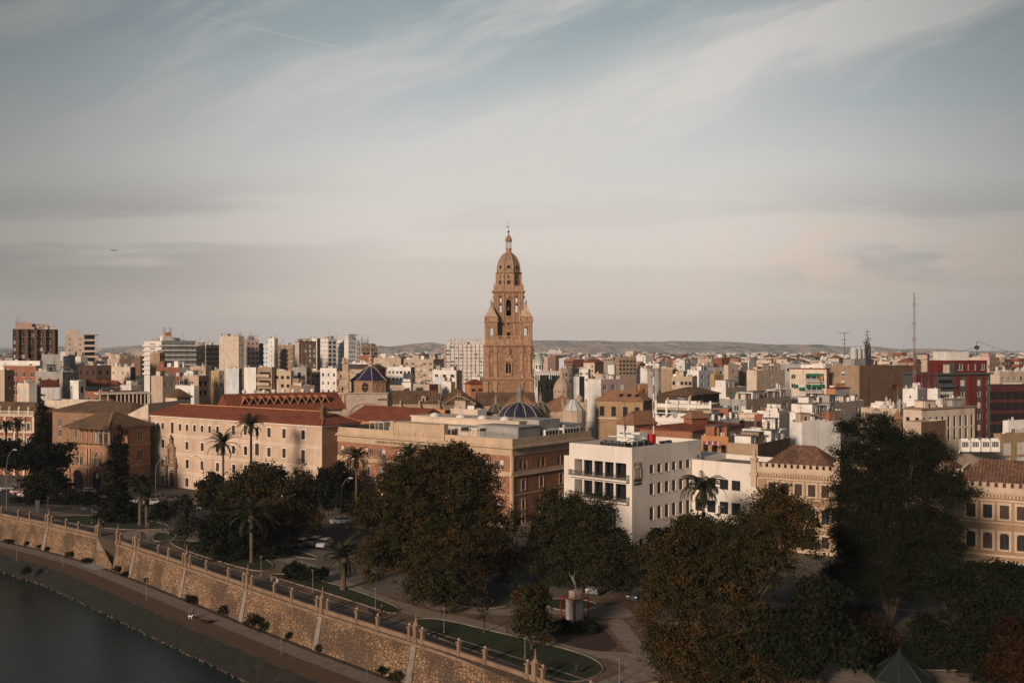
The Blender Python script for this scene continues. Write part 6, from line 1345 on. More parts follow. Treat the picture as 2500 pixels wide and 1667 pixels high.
r, A, B, H = find('ochre mansion'); b = MB(); b.box(-.5, 0, -.4, B+.4, H-6.0, H-5.6); b.build('string_course', wm('cream'), r)
for k in range(3): b = MB(); y = B*(.12+.17*k); b.add([(1.0, y, H+1.45), (1.0, y+1.4, H+1.45), (2.3, y+1.4, H+2.25), (2.3, y, H+2.25)], [(3, 2, 1, 0)]); b.build('skylight', GLASS, r)
# cream and green awning flats attached to the tan block
def awning_flats():
    r, A, B, H = block('cream flats with green awnings, glazed balconies and an orange dish, left of the tan block', 'apartment block', 1928, 2018, 2024, 901, 985, 331, 60, 'cream', 'beige', (5, 4, 1.6, 1.5), None, wl='Snn', n=5, top=2.2, pitch=3.7, eave='maroon')
    b = MB(); b.box(3, A, 1, B-3, H-.5, H+1.4); b.build('roof_hut', wm('white'), r)
    gm = pm('green_canvas', (.005, .14, .07), .8, .1); k = 0
    for z in (H-2.0, H-5.7, H-9.4):
        b = MB(); b.box(-1.3, -.003, 1.0, 6.6, z-2.35, z-2.15, 0); b.box(-1.3, -1.2, 1.0, 6.6, z-2.15, z-1.2, 1); b.box(-.06, -.004, 1.3, 6.3, z-2.1, z-.1, 2)
        for q in range(4): b.box(-1.3, -1.22, 1.0+q*1.83, 1.1+q*1.83, z-1.2, z, 3)
        b.build('balcony', [wm('cream'), METG, GLASSG, FRW], r)
    for (y0, y1, z) in ((1.0, 4.6, H-5.5), (4.9, 6.6, H-5.5), (1.0, 6.6, H-1.8), (6.9, 8.9, H-6.5), (9.3, 10.9, H-5.6), (11.2, 13.8, H-5.2), (1, 4.6, H-12.8)):
        if y1 > B: continue
        b = MB(); b.add([(-.02, y0, z+.3), (-.02, y1, z+.3), (-1.5, y1, z-.35), (-1.5, y0, z-.35), (-.02, y0, z+.2), (-.02, y1, z+.2), (-1.5, y1, z-.5), (-1.5, y0, z-.5)], [(0, 1, 2, 3), (7, 6, 5, 4), (3, 2, 6, 7), (0, 3, 7, 4), (1, 5, 6, 2)]); b.build('awning', gm, r)
    o = link('satellite_dish', DISHO, r, (-1.6, 1.6, H-5.4), -.8, (2.0,)*3)
    T = thing('satellite_dish', 'orange dish on the buff terrace before the tan block', 'satellite dish', pd(2185, 262, zy(970, 262))); link('dish', DISHO, T, (0, 0, 0), .2, (2.0,)*3)
awning_flats()
def red_modern():
    rd = pm('red_cladding', (.12, .018, .013), .7, .12); dk = wm('dkgrey')
    f = BF(2247, 2290, 2416, 292, 22); H = zy(915, 292); T = thing('red_apartment_building', 'modern charcoal apartment building with scarlet vertical panels and a red penthouse box', 'apartment block', f.C, f.th); A, B = f.A, max(f.B, 10)
    cover(2247, 2415, 878); REQ.append((2247, 2415, 292, 1000))
    hs = [(A*a, A*b_, H-1.5-k*3.35-1.9, H-1.5-k*3.35) for k in range(7) for a, b_ in ((.02, .3), (.4, .52), (.6, .65), (.73, .83), (.92, .99))]
    b = MB(); face(b, (0, 0, 0), PX, A, 0, H, hs, .5); b.box(0, A, .6, 14, 0, H-.02); face(b, (0, B, 0), NX, B, 0, H, [], .2); b.build('wall', dk, T)
    put_windows(T, (0, 0, 0), PX, hs, 'SgxS', .35)
    for k in range(7): b = MB(); z = H-1.5-k*3.35-1.9; b.box(A*.01, A*.31, -1.1, -.003, z-.25, z+.9); b.build('balcony', dk, T)
    for x0, x1, off in ((.32, .4, 0), (.53, .6, .5), (.66, .73, 0), (.84, .91, 0)):
        b = MB(); b.box(A*x0, A*x1, -.35-off, -.003, 0, H-.3); b.build('red_panel', rd, T)
    for i in range(4):
        b = MB(); y = B*(.1+.25*i); b.tube([(-.5, y, H-11), (-.9, y+.3, H-8), (-.4, y-.2, H-4), (-.7, y+.2, H+.6)], .6, 4); b.build('red_panel', rd, T)
    b = MB(); b.box(-.8, A+.8, -.9, 14.2, H, H+.5); b.build('cornice', dk, T)
    b = MB(); z1 = zy(880, 294); wh = [(A*x-A*.36, A*x2-A*.36, H+1.2, H+3.2) for x, x2 in ((.42, .53), (.62, .65), (.75, .79), (.87, .96))]
    face(b, (A*.36, 1, 0), PX, A*.64, H+.5, z1, wh, .3); face(b, (A*.36, 11, 0), NX, 10, H+.5, z1, [], .2); face(b, (A, 1, 0), (0, 1, 0), 10, H+.5, z1, [], .2); b.poly([(A*.36, 1, z1), (A, 1, z1), (A, 11, z1), (A*.36, 11, z1)]); b.build('penthouse', rd, T)
    put_windows(T, (A*.36, 1, 0), PX, wh, 'g', .2)
    b = MB(); b.box(A*.4, A*.85, 5, 10, z1, z1+2.6); b.build('roof_hut', wm('white'), T)
    b = MB(); b.box(A*.02, A*.12, .5, 4, H+.5, H+3.3, 1); b.box(A*.14, A*.24, .4, 4, H+.5, H+2.9, 0); b.box(A*.25, A*.34, .4, 4, H+.5, H+3.3, 2); b.build('roof_box', [wm('cream'), rd, dk], T)
red_modern()
# chillers on the platform, hexagonal turret, stadium, far apartment cluster
for i, px in enumerate((2355, 2380, 2405, 2428)):
    d = 192-i*1.2; T = thing('chiller', ('first', 'second', 'third', 'fourth')[i]+' from the left of the four big white chillers beside the pine', 'cooling unit', pd(px, d, zy(1103, d)), R(-8), 'white chillers on the platform')
    b = MB(); b.box(-.75, .75, -.6, .8, .1, 2.3); b.build('casing', wm('white', .2), T)
    for q in range(4): b = MB(); b.box(-.6+q*.3, -.38+q*.3, -.63, -.602, 1.0, 2.0); b.build('grille', METD, T)
    b = MB(); b.lathe((-.3, .1, 2.3), [(.38, 0), (.36, .3)], 10); b.lathe((.4, .1, 2.3), [(.38, 0), (.36, .3)], 10); b.build('fan_hood', wm('white', .2), T)
d = 240.; T = thing('tiled_turret', 'small hexagonal turret with a pointed tiled cap and cross, above the pine', 'turret', pd(2192, d)); FOOT.append((T.location.x, d, 4)); hb = zy(1022, d)
b = MB(); b.lathe((0, 0, 0), [(1.1, 0), (1.1, hb-1)], 6); b.lathe((0, 0, hb-1), [(1.4, 0), (1.55, .9)], 6); b.build('drum', wm('brown'), T)
b = MB(); b.lathe((0, 0, hb-.1), [(2.0, 0), (.05, 2.2)], 6); b.build('roof', T_ORG, T)
b = MB(); b.lathe((0, 0, hb+2), [(.25, 0), (.18, 1.5), (.05, 3.6)], 8); b.tube([(0, 0, hb+5.4), (0, 0, hb+8.0)], .05, 4); b.tube([(-.7, 0, hb+6.6), (.7, 0, hb+6.6)], .05, 4); b.build('finial', METG, T)
d = 4200.; T = thing('stadium', 'long low stadium bowl far out on the plain, right of the tower', 'stadium', pd(1375, d, -2)); b = MB(); s = d/F
b.lathe((0, 60, 0), [(50*s*.6, 0), (52*s*.6, 14), (56*s*.6, 15), (56*s*.6, 24), (48*s*.6, 24), (44*s*.6, 6)], 40); b.build('stands', wm('mauve'), T)
for i in range(7):
    px = 1342+i*4.6; T = thing('distant_tower', f'{("first","second","third","fourth","fifth","sixth","seventh")[i]} from the left of the pale tower blocks beyond the stadium', 'tower block', pd(px, 4700, 0), .3, 'pale towers beyond the stadium')
    b = MB(); h = 36+(8 if i in (1, 2, 5) else 4)-(855-851); b.box(-3.6, 3.6, -4, 4, 0, h+rng.uniform(-2, 3)); b.build('tower', wm('white', .1), T)
# laundry and graffiti
d = 214; T = thing('laundry_line', 'washing line with dark and red clothes on the salmon terrace', 'laundry', pd(1715, d, zy(1092, d)))
b = MB(); s = d/F; b.tube([(0, 0, 1.3), (44*s, 1, 1.3)], .02, 4, 0); b.build('line', METD, T)
for k in range(12):
    b = MB(); x = .2+k*.31; h = rng.uniform(.5, 1.0); b.box(x, x+.24, -.03+x*.26*0, .0, 1.3-h, 1.3); o = b.build('garment', pm(('cloth_black', 'cloth_red', 'cloth_white', 'cloth_blue')[k % 4 if k != 9 else 1], ((.02, .02, .025), (.5, .02, .02), (.55, .52, .5), (.06, .09, .2))[k % 4 if k != 9 else 1], .9, 0), T)
d = 382; T = thing('graffiti_wall', 'beige wall sprayed with colourful abstract graffiti above the nave roof', 'wall', pd(946, d)); z = zy(940, d); b = MB(); b.box(0, 6.2, 0, .4, 0, z, 0); b.build('wall', wm('beige'), T); FOOT.append((T.location.x+3, d, 4))
b = MB(); rg = random.Random(12)
for k in range(26): x = rg.uniform(.8, 4.8); zz = z-rg.uniform(1.2, 2.6); w = rg.uniform(.15, .45); b.add([(x, -.01-k*.002, zz), (x+w, -.01-k*.002, zz+rg.uniform(-.2, .3)), (x+w*.8, -.01-k*.002, zz+.5), (x-.1, -.01-k*.002, zz+.35)], [(0, 1, 2, 3)], k % 4)
b.build('graffiti', [pm('paint_blue', (.03, .06, .3), .8, 0), pm('paint_yellow', (.5, .3, .02), .8, 0), pm('paint_white', (.55, .55, .5), .8, 0), pm('paint_red', (.35, .03, .05), .8, 0)], T)
T = thing('colonnade_terrace', 'cream rooftop colonnade of square pillars under a flat slab behind the loggia house roof', 'colonnade', pd(286, 300), R(32)); zt = zy(959, 300); FOOT.append((T.location.x+3, 306, 9))
b = MB(); b.box(-5, 9.5, 0, 8, 0, zt-3.6); b.build('base', wm('cream'), T); b = MB(); b.box(-5.2, 9.8, -.2, 8, zt-.45, zt); b.build('slab', wm('cream'), T)
for k in range(9): b = MB(); x = k*1.15; b.box(x-.16, x+.16, 0, .5, zt-3.6, zt-.46); b.build('pillar', wm('cream'), T)
for k in range(2): b = MB(); x = -4.8+k*2.2; b.box(x-.2, x+.2, 0, .5, zt-3.6, zt-.46); b.build('pillar', wm('cream'), T)
b = MB(); b.box(-4.8, 9.4, 3, 3.2, zt-3.6, zt-.46); b.build('back_wall', wm('brown'), T)
cover(250, 362, 959)
block('long low cream wall under a dark red coping, behind the town hall and loggia roofs', 'building', 112, 225, 262, 979, 992, 292, 66, 'cream', 'cream', n=0, hut=False)
# ------------------------------------------------------------------ infill: ordinary houses of the old town between and behind them
def clear(x, y, r): return all((x-a)**2+(y-b_)**2 > (r+c)**2*.55 for a, b_, c in FOOT)
COLN = dict(white='white', cream='cream', beige='beige', tan='tan', brown='brown', brick='red brick', terracotta='terracotta', grey='grey', pink='pinkish', ochre='ochre', bluewhite='cold white', yellow='yellow', orange='orange', mauve='mauve')
MARKS = [(30, 'the left edge'), (190, 'the beige balcony tower'), (300, 'the left skyline gap'), (415, 'the white banded block'), (565, 'the pale beige tower'), (690, 'the grey brown flats'), (750, 'the brown brick tower'), (850, 'the white towers'), (897, 'the flared blue dome'), (1010, 'the nave roofs'), (1130, 'the broad white slab'), (1241, 'the bell tower'), (1330, 'the ornate white building'), (1392, 'the stone cupola'), (1490, 'the mauve block'), (1600, 'the slender lattice mast'), (1685, 'the white sun room'), (1785, 'the plain cream slab'), (1870, 'the rough beige party wall'), (1975, 'the green awning flats'), (2130, 'the tan block'), (2232, 'the tall guyed mast'), (2330, 'the red apartments'), (2480, 'the right edge')]
rg = random.Random(21); FILL = []
def mind(px):
    return 312 if px < 165 else 305 if px < 365 else 296 if px < 560 else 322 if px < 860 else 385 if px < 1180 else 392 if px < 1300 else 336 if px < 1440 else 236 if px < 1500 else 222
d = 232.
while d < 1650:
    px = -180+rg.uniform(0, 40)
    while px < 2760:
        w = rg.uniform(6, 12.5)*(1 if d < 600 else 1.25); th = rg.choice((46, 52, 58, 40)); wp = w*F/d
        if d >= mind(px+wp/2):
            dd = d+rg.uniform(-8, 8); sl_ = rg.uniform(.35, .75); xl, xc, xr = px, px+wp*sl_, px+wp
            h = rg.uniform(8, 18) if d < 420 else rg.uniform(11, 22) if d < 900 else rg.uniform(11, 27)
            if rg.random() < .04 and d > 600: h += rg.uniform(3, 8)
            yt = HY+(CH-h)*F/dd
            lim = max([yb for a, b_, D, yb in REQ if D > dd and xr > a-2 and xl < b_+2], default=0)
            if yt < lim: yt = lim+rg.uniform(0, 5); h = zy(yt, dd)
            c = pd(xc, dd); ks = [COVER[k] for k in range(max(0, int(xl//20)), min(125, int(xr//20))+1)]
            vis = max(ks)-yt if ks and -40 < xc < 2540 else (50 if rg.random() < .35 else -1)
            if len(FILL) < 297 and h > 5 and vis > (2 if d < 600 else 1.0) and clear(c.x, dd+w*.45, w*.36):
                cl = rg.choice(['white']*7+['cream']*5+['beige']*5+['tan']*2+['brown', 'brick', 'terracotta', 'grey', 'pink', 'ochre', 'bluewhite'])
                cr = cl if rg.random() < .6 else rg.choice(['beige', 'grey', 'white', 'tan', 'brown'])
                roof = rg.choice(['flat']*5+['hip', 'gable']) if d < 500 else ('flat' if rg.random() < .85 else 'gable')
                nf = 4 if d < 500 else 3; big = 1.0 if d < 600 else 1.3
                sl2 = (max(1, int(w*sl_/3)), nf, rg.choice((.9, 1.1, 1.4))*big, rg.choice((1.2, 1.4, 1.8))*big) if rg.random() < .8 and d < 1200 else None
                sr2 = (max(1, int(w*(1-sl_)/3)), nf, 1.0*big, 1.3*big) if rg.random() < .8 and d < 900 else None
                tile = rg.choice((T_OLD, T_ORG, T_RED, T_DRK)); n = rg.randint(5, 12) if d < 500 else rg.randint(2, 6)
                FILL.append(dict(xl=xl, xc=xc, xr=xr, yt=yt, d=dd, c=cl, roof=roof, tile=tile.name.split('_')[0], sl=sl2, n=n))
                bn = ((rg.uniform(.7, 1.1), wm(rg.choice(('white', 'cream', 'beige'))), .4), None) if rg.random() < .22 and sl2 and d < 650 else None
                o = block('', 'building', xl, xc, xr, yt, 0, dd, th, cl, cr, sl2, sr2, roof=roof, rise=rg.uniform(1.6, 3), tile=tile, n=n, hut=rg.random() < .75, group='ordinary town houses between the landmarks', wl='nnsSdxx', deep=10 if d < 700 else 14, seed=len(FILL), bands=bn)
                FILL[-1]['o'] = o[0]
        px += wp*rg.uniform(.95, 1.25)
    d *= 1.04
# single each of them out: tone, roof, windows, landmark, and if still alike its order from the left
def desc(f):
    cx = (f['xl']+f['xr'])/2; m = min(MARKS, key=lambda q: abs(q[0]-cx)); side = 'left of' if cx < m[0]-12 else 'right of' if cx > m[0]+12 else 'by'
    dist = 'near' if f['d'] < 300 else 'mid' if f['d'] < 450 else 'far' if f['d'] < 800 else 'distant'
    rf = {'flat': 'flat roofed', 'hip': 'hip roofed', 'gable': 'gable roofed'}[f['roof']]
    return (dist, rf, COLN[f['c']], 'windowed' if f['sl'] else 'blank', side, m[1])
from collections import defaultdict
gr = defaultdict(list)
for f in FILL: gr[desc(f)].append(f)
ORD = ['leftmost', 'second from left', 'third from left', 'fourth from left', 'fifth from left', 'sixth from left', 'seventh from left', 'eighth from left', 'ninth from left', 'tenth from left', 'eleventh from left', 'twelfth from left', 'thirteenth from left', 'fourteenth from left']
for k, v in gr.items():
    v.sort(key=lambda f: f['xl'])
    for i, f in enumerate(v):
        ad = f'{k[0]} {k[2]} {k[1]} {k[3]} house {k[4]} {k[5]}'
        f['o']['label'] = ad if len(v) == 1 else f'{ad}, {ORD[min(i, 13)]}'
print('INFILL', len(FILL))
# ================================================================== far country: hills, plain, scattered town
HILL = [(-400, 852), (0, 849), (125, 846), (235, 850), (300, 846), (340, 843), (420, 848), (560, 852), (860, 853), (925, 849), (960, 846), (1000, 841), (1030, 839), (1055, 838), (1085, 842), (1130, 846), (1200, 838), (1300, 833.5), (1400, 835), (1500, 832.5), (1560, 834.5), (1600, 834), (1700, 833), (1800, 836), (1900, 843), (1990, 843.5), (2070, 847), (2130, 846), (2200, 855), (2260, 854), (2300, 857), (2400, 861), (2500, 862), (2900, 868)]
def ip(tab, x): return float(np.interp(x, [p[0] for p in tab], [p[1] for p in tab]))
def ridge(name, tab, D0, D1, nd, npx, mat, seed, rough):
    xs = np.linspace(-400, 2900, npx); ds = np.linspace(D0, D1, nd); vs = []; rs = np.random.RandomState(seed)
    def fbm(u, v):
        z = 0; a = 1
        for o_ in range(6):
            p = rs2[o_]; f = 2.0**o_; z = z+a*np.sin(u*f*p[0]+p[1]+2.1*np.sin(v*f*p[2]+p[3]))*np.sin(v*f*p[4]+p[5]+1.7*np.sin(u*f*p[6]+p[7])); a *= .55
        return z
    rs2 = rs.uniform(.6, 1.6, (6, 8)); rs2[:, [1, 3, 5, 7]] = rs.uniform(0, 6.3, (6, 4))
    for i, d in enumerate(ds):
        t_ = i/(nd-1); prof = math.sin(min(1, t_/.72)*math.pi/2)**1.6 if t_ < .72 else 1-(t_-.72)*1.2
        for x in xs:
            H = zy(ip(tab, x), D0+(D1-D0)*.72); X = (x-CX)*d/F
            n = fbm(X/900., d/700.); z = H*prof*(1+0*n)+rough*n*prof*(1-prof*.86)
            vs.append((X, d, max(-2, z)-2*(1-prof)))
    fs = [(i*npx+j, i*npx+j+1, (i+1)*npx+j+1, (i+1)*npx+j) for i in range(nd-1) for j in range(npx-1)]
    me = bpy.data.meshes.new(name); me.from_pydata(vs, [], fs); me.materials.append(mat); me.update()
    return struct(link(name, me, smooth=True))
def landm(name, c1, c2, c3, sc):
    m = bpy.data.materials.new(name); m.use_nodes = True; t = NT(m.node_tree); b = t.N['Principled BSDF']; b.inputs['Roughness'].default_value = 1; b.inputs['Specular IOR Level'].default_value = 0
    g = t.n('ShaderNodeNewGeometry').outputs['Position']
    c = t.mix(t.mr(t.noise(t.vscale(g, (sc, sc*.35, sc)), 1, 5, .6), .4, .6), c1, c2)
    c = t.mix(t.mr(t.noise(t.vscale(g, (sc*3, sc*.8, sc*3)), 1, 6, .7), .5, .62), c, c3)
    t.L.new(c, b.inputs['Base Color'])
    if name == 'dry_hills':
        bp = t.n('ShaderNodeBump'); bp.inputs['Strength'].default_value = 1.0; bp.inputs['Distance'].default_value = 220
        t.L.new(t.noise(t.vscale(g, (1/420., 1/700., 1/300.)), 1, 6, .6), bp.inputs['Height']); t.L.new(bp.outputs[0], b.inputs['Normal'])
    return m
hm = landm('dry_hills', (.5, .37, .26), (.3, .25, .17), (.07, .09, .07), 1/260.)
ridge('hills', HILL, 6200, 11500, 60, 420, hm, 4, 85)
# ---- river wall line, as seen: top of the wall (street level, z=0)
WT = [(-420, 1158), (-200, 1203), (0, 1258), (118, 1281), (239, 1309), (286, 1324), (331, 1339), (454, 1381), (603, 1433), (785, 1494), (1013, 1566), (1239, 1639), (1345, 1676)]
TOP = [pg(x, y, 0) for x, y in WT]
d0 = (TOP[-1]-TOP[-2]).normalized(); TOP += [TOP[-1]+d0*35, TOP[-1]+d0*90]
TOP = [TOP[0]+(TOP[0]-TOP[1]).normalized()*200]+TOP
def offs(line, k):
    out = []
    for i, p in enumerate(line):
        d = (line[min(i+1, len(line)-1)]-line[max(i-1, 0)]); d.z = 0; d.normalize(); n = Vector((d.y, -d.x, 0))   # towards the river
        if n.y > 0 and n.x > 0: n = -n
        out.append(p+n*k)
    return out
ZP, ZW = -5.0, -7.5
BOT = [p+Vector((0, 0, ZP)) for p in offs(TOP, 1.0)]
def lenx(pts): 
    s = [0]
    for a, b in zip(pts, pts[1:]): s.append(s[-1]+(b-a).length)
    return s
def strip(name, A_, B_, mat, kind='structure', parent=None):
    n = len(A_); vs = [tuple(p) for p in A_]+[tuple(p) for p in B_]
    me = bpy.data.meshes.new(name); me.from_pydata(vs, [], [(i, i+1, n+i+1, n+i) for i in range(n-1)]); me.materials.append(mat); me.update(); o = link(name, me, parent)
    if kind: struct(o, kind)
    return o
far = 60000
gm = landm('city_ground', (.16, .13, .105), (.13, .115, .09), (.1, .09, .075), 1/60.)
# ground: near part beside the river, then the plain to the horizon
g = MB(); n = len(TOP); vs = [tuple(p) for p in TOP]; vs += [(TOP[-1].x+60, TOP[-1].y-90, 0), (900, TOP[-1].y-120, 0), (2600, 1600, 0), (-2600, 1600, 0), (-1500, TOP[0].y+50, 0)]
g.add(vs, [tuple(range(len(vs)))]); struct(g.build('ground', gm))
plm = landm('valley_plain', (.34, .25, .18), (.16, .15, .1), (.05, .06, .04), 1/150.)
g = MB(); g.poly([(-3500, 1595, -.3), (3500, 1595, -.3), (far*.7, far, -.3), (-far*.7, far, -.3)]); struct(g.build('plain', plm))
# terrace below the wall
pth = lambda nm, c, v=.2: pm(nm, c, .95, v, .8, 0, fine=.25)
def off_z(k, z): return [Vector((p.x, p.y, z)) for p in offs(TOP, k)]
strip('verge', off_z(.8, ZP), off_z(2.0, ZP+.003), pth('weedy_verge', (.06, .045, .03), .4))
strip('footpath', off_z(1.9, ZP+.02), off_z(4.6, ZP+.02), pth('grey_path', (.19, .15, .118)))
strip('cycle_path', off_z(4.6, ZP+.024), off_z(7.9, ZP+.024), pth('ochre_path', (.1, .06, .034)))
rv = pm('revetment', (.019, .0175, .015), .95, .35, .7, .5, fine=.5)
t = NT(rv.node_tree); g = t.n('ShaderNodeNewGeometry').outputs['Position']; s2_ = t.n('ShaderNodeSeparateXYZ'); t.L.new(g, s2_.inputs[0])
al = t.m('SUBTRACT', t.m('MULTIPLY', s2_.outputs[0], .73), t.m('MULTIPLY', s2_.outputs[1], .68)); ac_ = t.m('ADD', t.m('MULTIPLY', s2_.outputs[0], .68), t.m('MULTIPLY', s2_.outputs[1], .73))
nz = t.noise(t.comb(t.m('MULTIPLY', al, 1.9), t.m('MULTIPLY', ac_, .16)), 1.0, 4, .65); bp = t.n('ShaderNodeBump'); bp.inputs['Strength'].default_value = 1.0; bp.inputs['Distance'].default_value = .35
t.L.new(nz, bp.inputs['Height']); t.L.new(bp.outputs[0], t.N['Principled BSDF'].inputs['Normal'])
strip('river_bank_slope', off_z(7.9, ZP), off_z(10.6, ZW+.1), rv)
strip('bank_edging', off_z(7.8, ZP+.01), off_z(8.5, ZP-.02), pth('rubble_edge', (.07, .055, .04), .5))
sm = MB(); sg = random.Random(2)      # broken line of stones at the water
ln = off_z(10.5, ZW)
for a, b_ in zip(ln, ln[1:]):
    L = (b_-a).length; q = 0
    if a.y > 330: continue
    while q < L:
        p = a+(b_-a)*(q/L); r = sg.uniform(.12, .34); sm.lathe((p.x+sg.uniform(-.35, .35), p.y+sg.uniform(-.3, .3), ZW-.05), [(r, 0), (r*.9, r*.6), (r*.3, r)], 5, None, sg.uniform(0, 3)); q += sg.uniform(.2, .7)
struct(sm.build('shore_stones', pth('shore_stone', (.085, .068, .052), .4)), 'stuff')
wt = bpy.data.materials.new('river_water'); wt.use_nodes = True; t = NT(wt.node_tree); b = t.N['Principled BSDF']
b.inputs['Base Color'].default_value = (.008, .016, .013, 1); b.inputs['Roughness'].default_value = .06; b.inputs['IOR'].default_value = 1.24
g = t.n('ShaderNodeNewGeometry').outputs['Position']; bp = t.n('ShaderNodeBump'); bp.inputs['Strength'].default_value = .5; bp.inputs['Distance'].default_value = .12
t.L.new(t.m('ADD', t.noise(t.vscale(g, (1.0, 2.4, 1)), 1.0, 5, .65), t.m('MULTIPLY', t.noise(t.vscale(g, (.12, .25, 1)), 1.0, 3), 1.5)), bp.inputs['Height']); t.L.new(bp.outputs[0], b.inputs['Normal'])
w = MB(); wl2 = off_z(10.2, ZW); w.add([tuple(p) for p in wl2]+[(TOP[-1].x-30, -40, ZW), (-900, -40, ZW), (-900, TOP[0].y+100, ZW)], [tuple(range(len(wl2)+3))]); struct(w.build('river', wt))
g = MB(); g.box(-900, TOP[-1].x-32, -240, -41, -9, 0); struct(g.build('near_bank', gm))
# ---- the wall itself
sw = bpy.data.materials.new('cyclopean_masonry'); sw.use_nodes = True; t = NT(sw.node_tree); b = t.N['Principled BSDF']; b.inputs['Roughness'].default_value = .9; b.inputs['Specular IOR Level'].default_value = .2
g = t.n('ShaderNodeNewGeometry').outputs['Position']; wb = t.n('ShaderNodeTexNoise'); t.L.new(g, wb.inputs['Vector']); wb.inputs['Scale'].default_value = 1.2
vv = t.n('ShaderNodeVectorMath', operation='MULTIPLY_ADD'); t.L.new(wb.outputs['Color'], vv.inputs[0]); vv.inputs[1].default_value = (.35,)*3; t.L.new(t.vscale(g, (1, 1, 1.25)), vv.inputs[2])
v1 = t.n('ShaderNodeTexVoronoi', feature='DISTANCE_TO_EDGE'); v2 = t.n('ShaderNodeTexVoronoi', feature='F1')
for v in (v1, v2): v.inputs['Scale'].default_value = 1.75; v.inputs['Randomness'].default_value = .9; t.L.new(vv.outputs[0], v.inputs['Vector'])
s_ = t.n('ShaderNodeSeparateColor'); t.L.new(v2.outputs['Color'], s_.inputs[0])
c = t.mix(s_.outputs[0], (.205, .12, .065), (.3, .2, .12)); c = t.mix(t.mr(s_.outputs[1], .6, 1, 0, .5), c, (.2, .105, .05))
c = t.mix(t.mr(t.noise(g, .22, 5, .65), .42, .62, 0, .85), c, (.085, .055, .036)); c = t.mix(t.mr(v1.outputs['Distance'], .03, .085, 1, 0), c, (.075, .055, .04))
t.L.new(c, b.inputs['Base Color']); bp = t.n('ShaderNodeBump'); bp.inputs['Strength'].default_value = .9; bp.inputs['Distance'].default_value = .1; t.L.new(t.mr(v1.outputs['Distance'], 0, .12), bp.inputs['Height']); t.L.new(bp.outputs[0], b.inputs['Normal'])
capm = pm('coping_stone', (.2, .135, .088), .9, .25, .6, .5, .2)
WL = thing('river_wall', 'long battered embankment wall of large irregular golden stones with buttress strips and coping', 'wall', (0, 0, 0))
gap = (4, 5)   # segment with the stairs
ci = [i for i in range(len(TOP))]
A_ = BOT; B_ = [p+Vector((0, 0, -.25)) for p in TOP]
segm = MB()
for i in range(len(TOP)-1):
    if i == 5: continue
    segm.poly([tuple(A_[i]), tuple(A_[i+1]), tuple(B_[i+1]), tuple(B_[i])])
segm.build('masonry', sw, WL)
def along(line, i, f=0.0):
    a, b = line[i], line[min(i+1, len(line)-1)]; return a+(b-a)*f
def dn(i):
    d = TOP[min(i+1, len(TOP)-1)]-TOP[i]; d.z = 0; d.normalize(); n = Vector((d.y, -d.x, 0)); 
    return d, (n if n.x < 0 else -n)
cp = MB(); par = MB()
for i in range(len(TOP)-1):
    if i == 5: continue
    a, b_ = TOP[i], TOP[i+1]; d, n = dn(i); L = (b_-a).length; mid = (a+b_)/2
    cp.obox(mid+n*.12, d, n, L+.1, .55, -.32, -.05); cp.obox(mid+n*.05, d, n, L, .34, -.52, -.322)
    par.obox(mid-n*.18, d, n, L, .3, -.06, .42); par.obox(mid-n*.18, d, n, L, .42, .422, .52)
cp.build('coping', capm, WL); par.build('parapet', capm, WL)
# posts: groups of three with a spire, ball topped posts between, iron railings
idx = [i+1 for i in range(len(WT))]   # TOP index of each WT point
def post(p, d, n, big, k):
    b = MB(); p = p-n*.18; h = 1.75 if not big else 2.1; w = .42 if not big else .62
    b.obox(p, d, n, w+.16, w+.16, -.3, .35); b.obox(p, d, n, w, w, .352, h-.25); b.obox(p, d, n, w+.2, w+.2, h-.25, h-.08); 
    o = b.build('post', capm, WL)
    f_ = MB()
    if big: f_.lathe((p.x, p.y, h-.08), [(.42, 0), (.3, .25), (.13, .45), (.17, .6), (.1, .75), (.05, 1.5)], 8)
    else: f_.lathe((p.x, p.y, h-.08), [(.1, 0), (.1, .06), (.19, .2), (.19, .32), (.05, .42)], 8)
    f_.build('finial', capm if big else pm('pink_stone', (.33, .22, .17), .8, .2), o)
BIGX = {118, 239, 286, 331, 454, 603, 785, 1013, 1239+64}
for j, (x, y) in enumerate(WT):
    i = idx[j]; d, n = dn(i)
    if x in (118, 331, 454, 603, 785, 1013):
        p = TOP[i]; post(p, d, n, True, j); post(p-d*1.25, d, n, False, j); post(p+d*1.25, d, n, False, j)
        bt = MB(); q0 = A_[i]; q1 = B_[i]; bt.add([tuple(q0-d*.55+n*.18), tuple(q0+d*.55+n*.18), tuple(q1+d*.4+n*.16), tuple(q1-d*.4+n*.16), tuple(q0-d*.55-n*.1), tuple(q0+d*.55-n*.1), tuple(q1+d*.4-n*.1), tuple(q1-d*.4-n*.1)], [(0, 1, 2, 3), (4, 0, 3, 7), (1, 5, 6, 2), (3, 2, 6, 7)])
        bt.build('buttress_strip', pm('grey_ashlar', (.23, .19, .155), .9, .25, .7, .5, fine=.3), WL)
    elif x in (239, 286):
        p = TOP[i]; post(p, d, n, True, j); post(p-d*1.2*(1 if x == 239 else -1), d, n, False, j)
P1303 = pg(1304, 1655); 
def on_line(px):   # point of the wall top whose column is px
    for i in range(len(TOP)-1):
        a, b_ = TOP[i], TOP[i+1]; fa, fb_ = CX+F*a.x/max(a.y, 1), CX+F*b_.x/max(b_.y, 1)
        if a.y > 20 and min(fa, fb_) <= px <= max(fa, fb_):
            k = (px-CX)/F; t_ = (a.x-k*a.y)/(k*(b_.y-a.y)-(b_.x-a.x)); return a+(b_-a)*t_, i
p, i = on_line(1304); d, n = dn(i); post(p, d, n, True, 0); post(p-d*1.2, d, n, False, 0); post(p+d*1.2, d, n, False, 0)
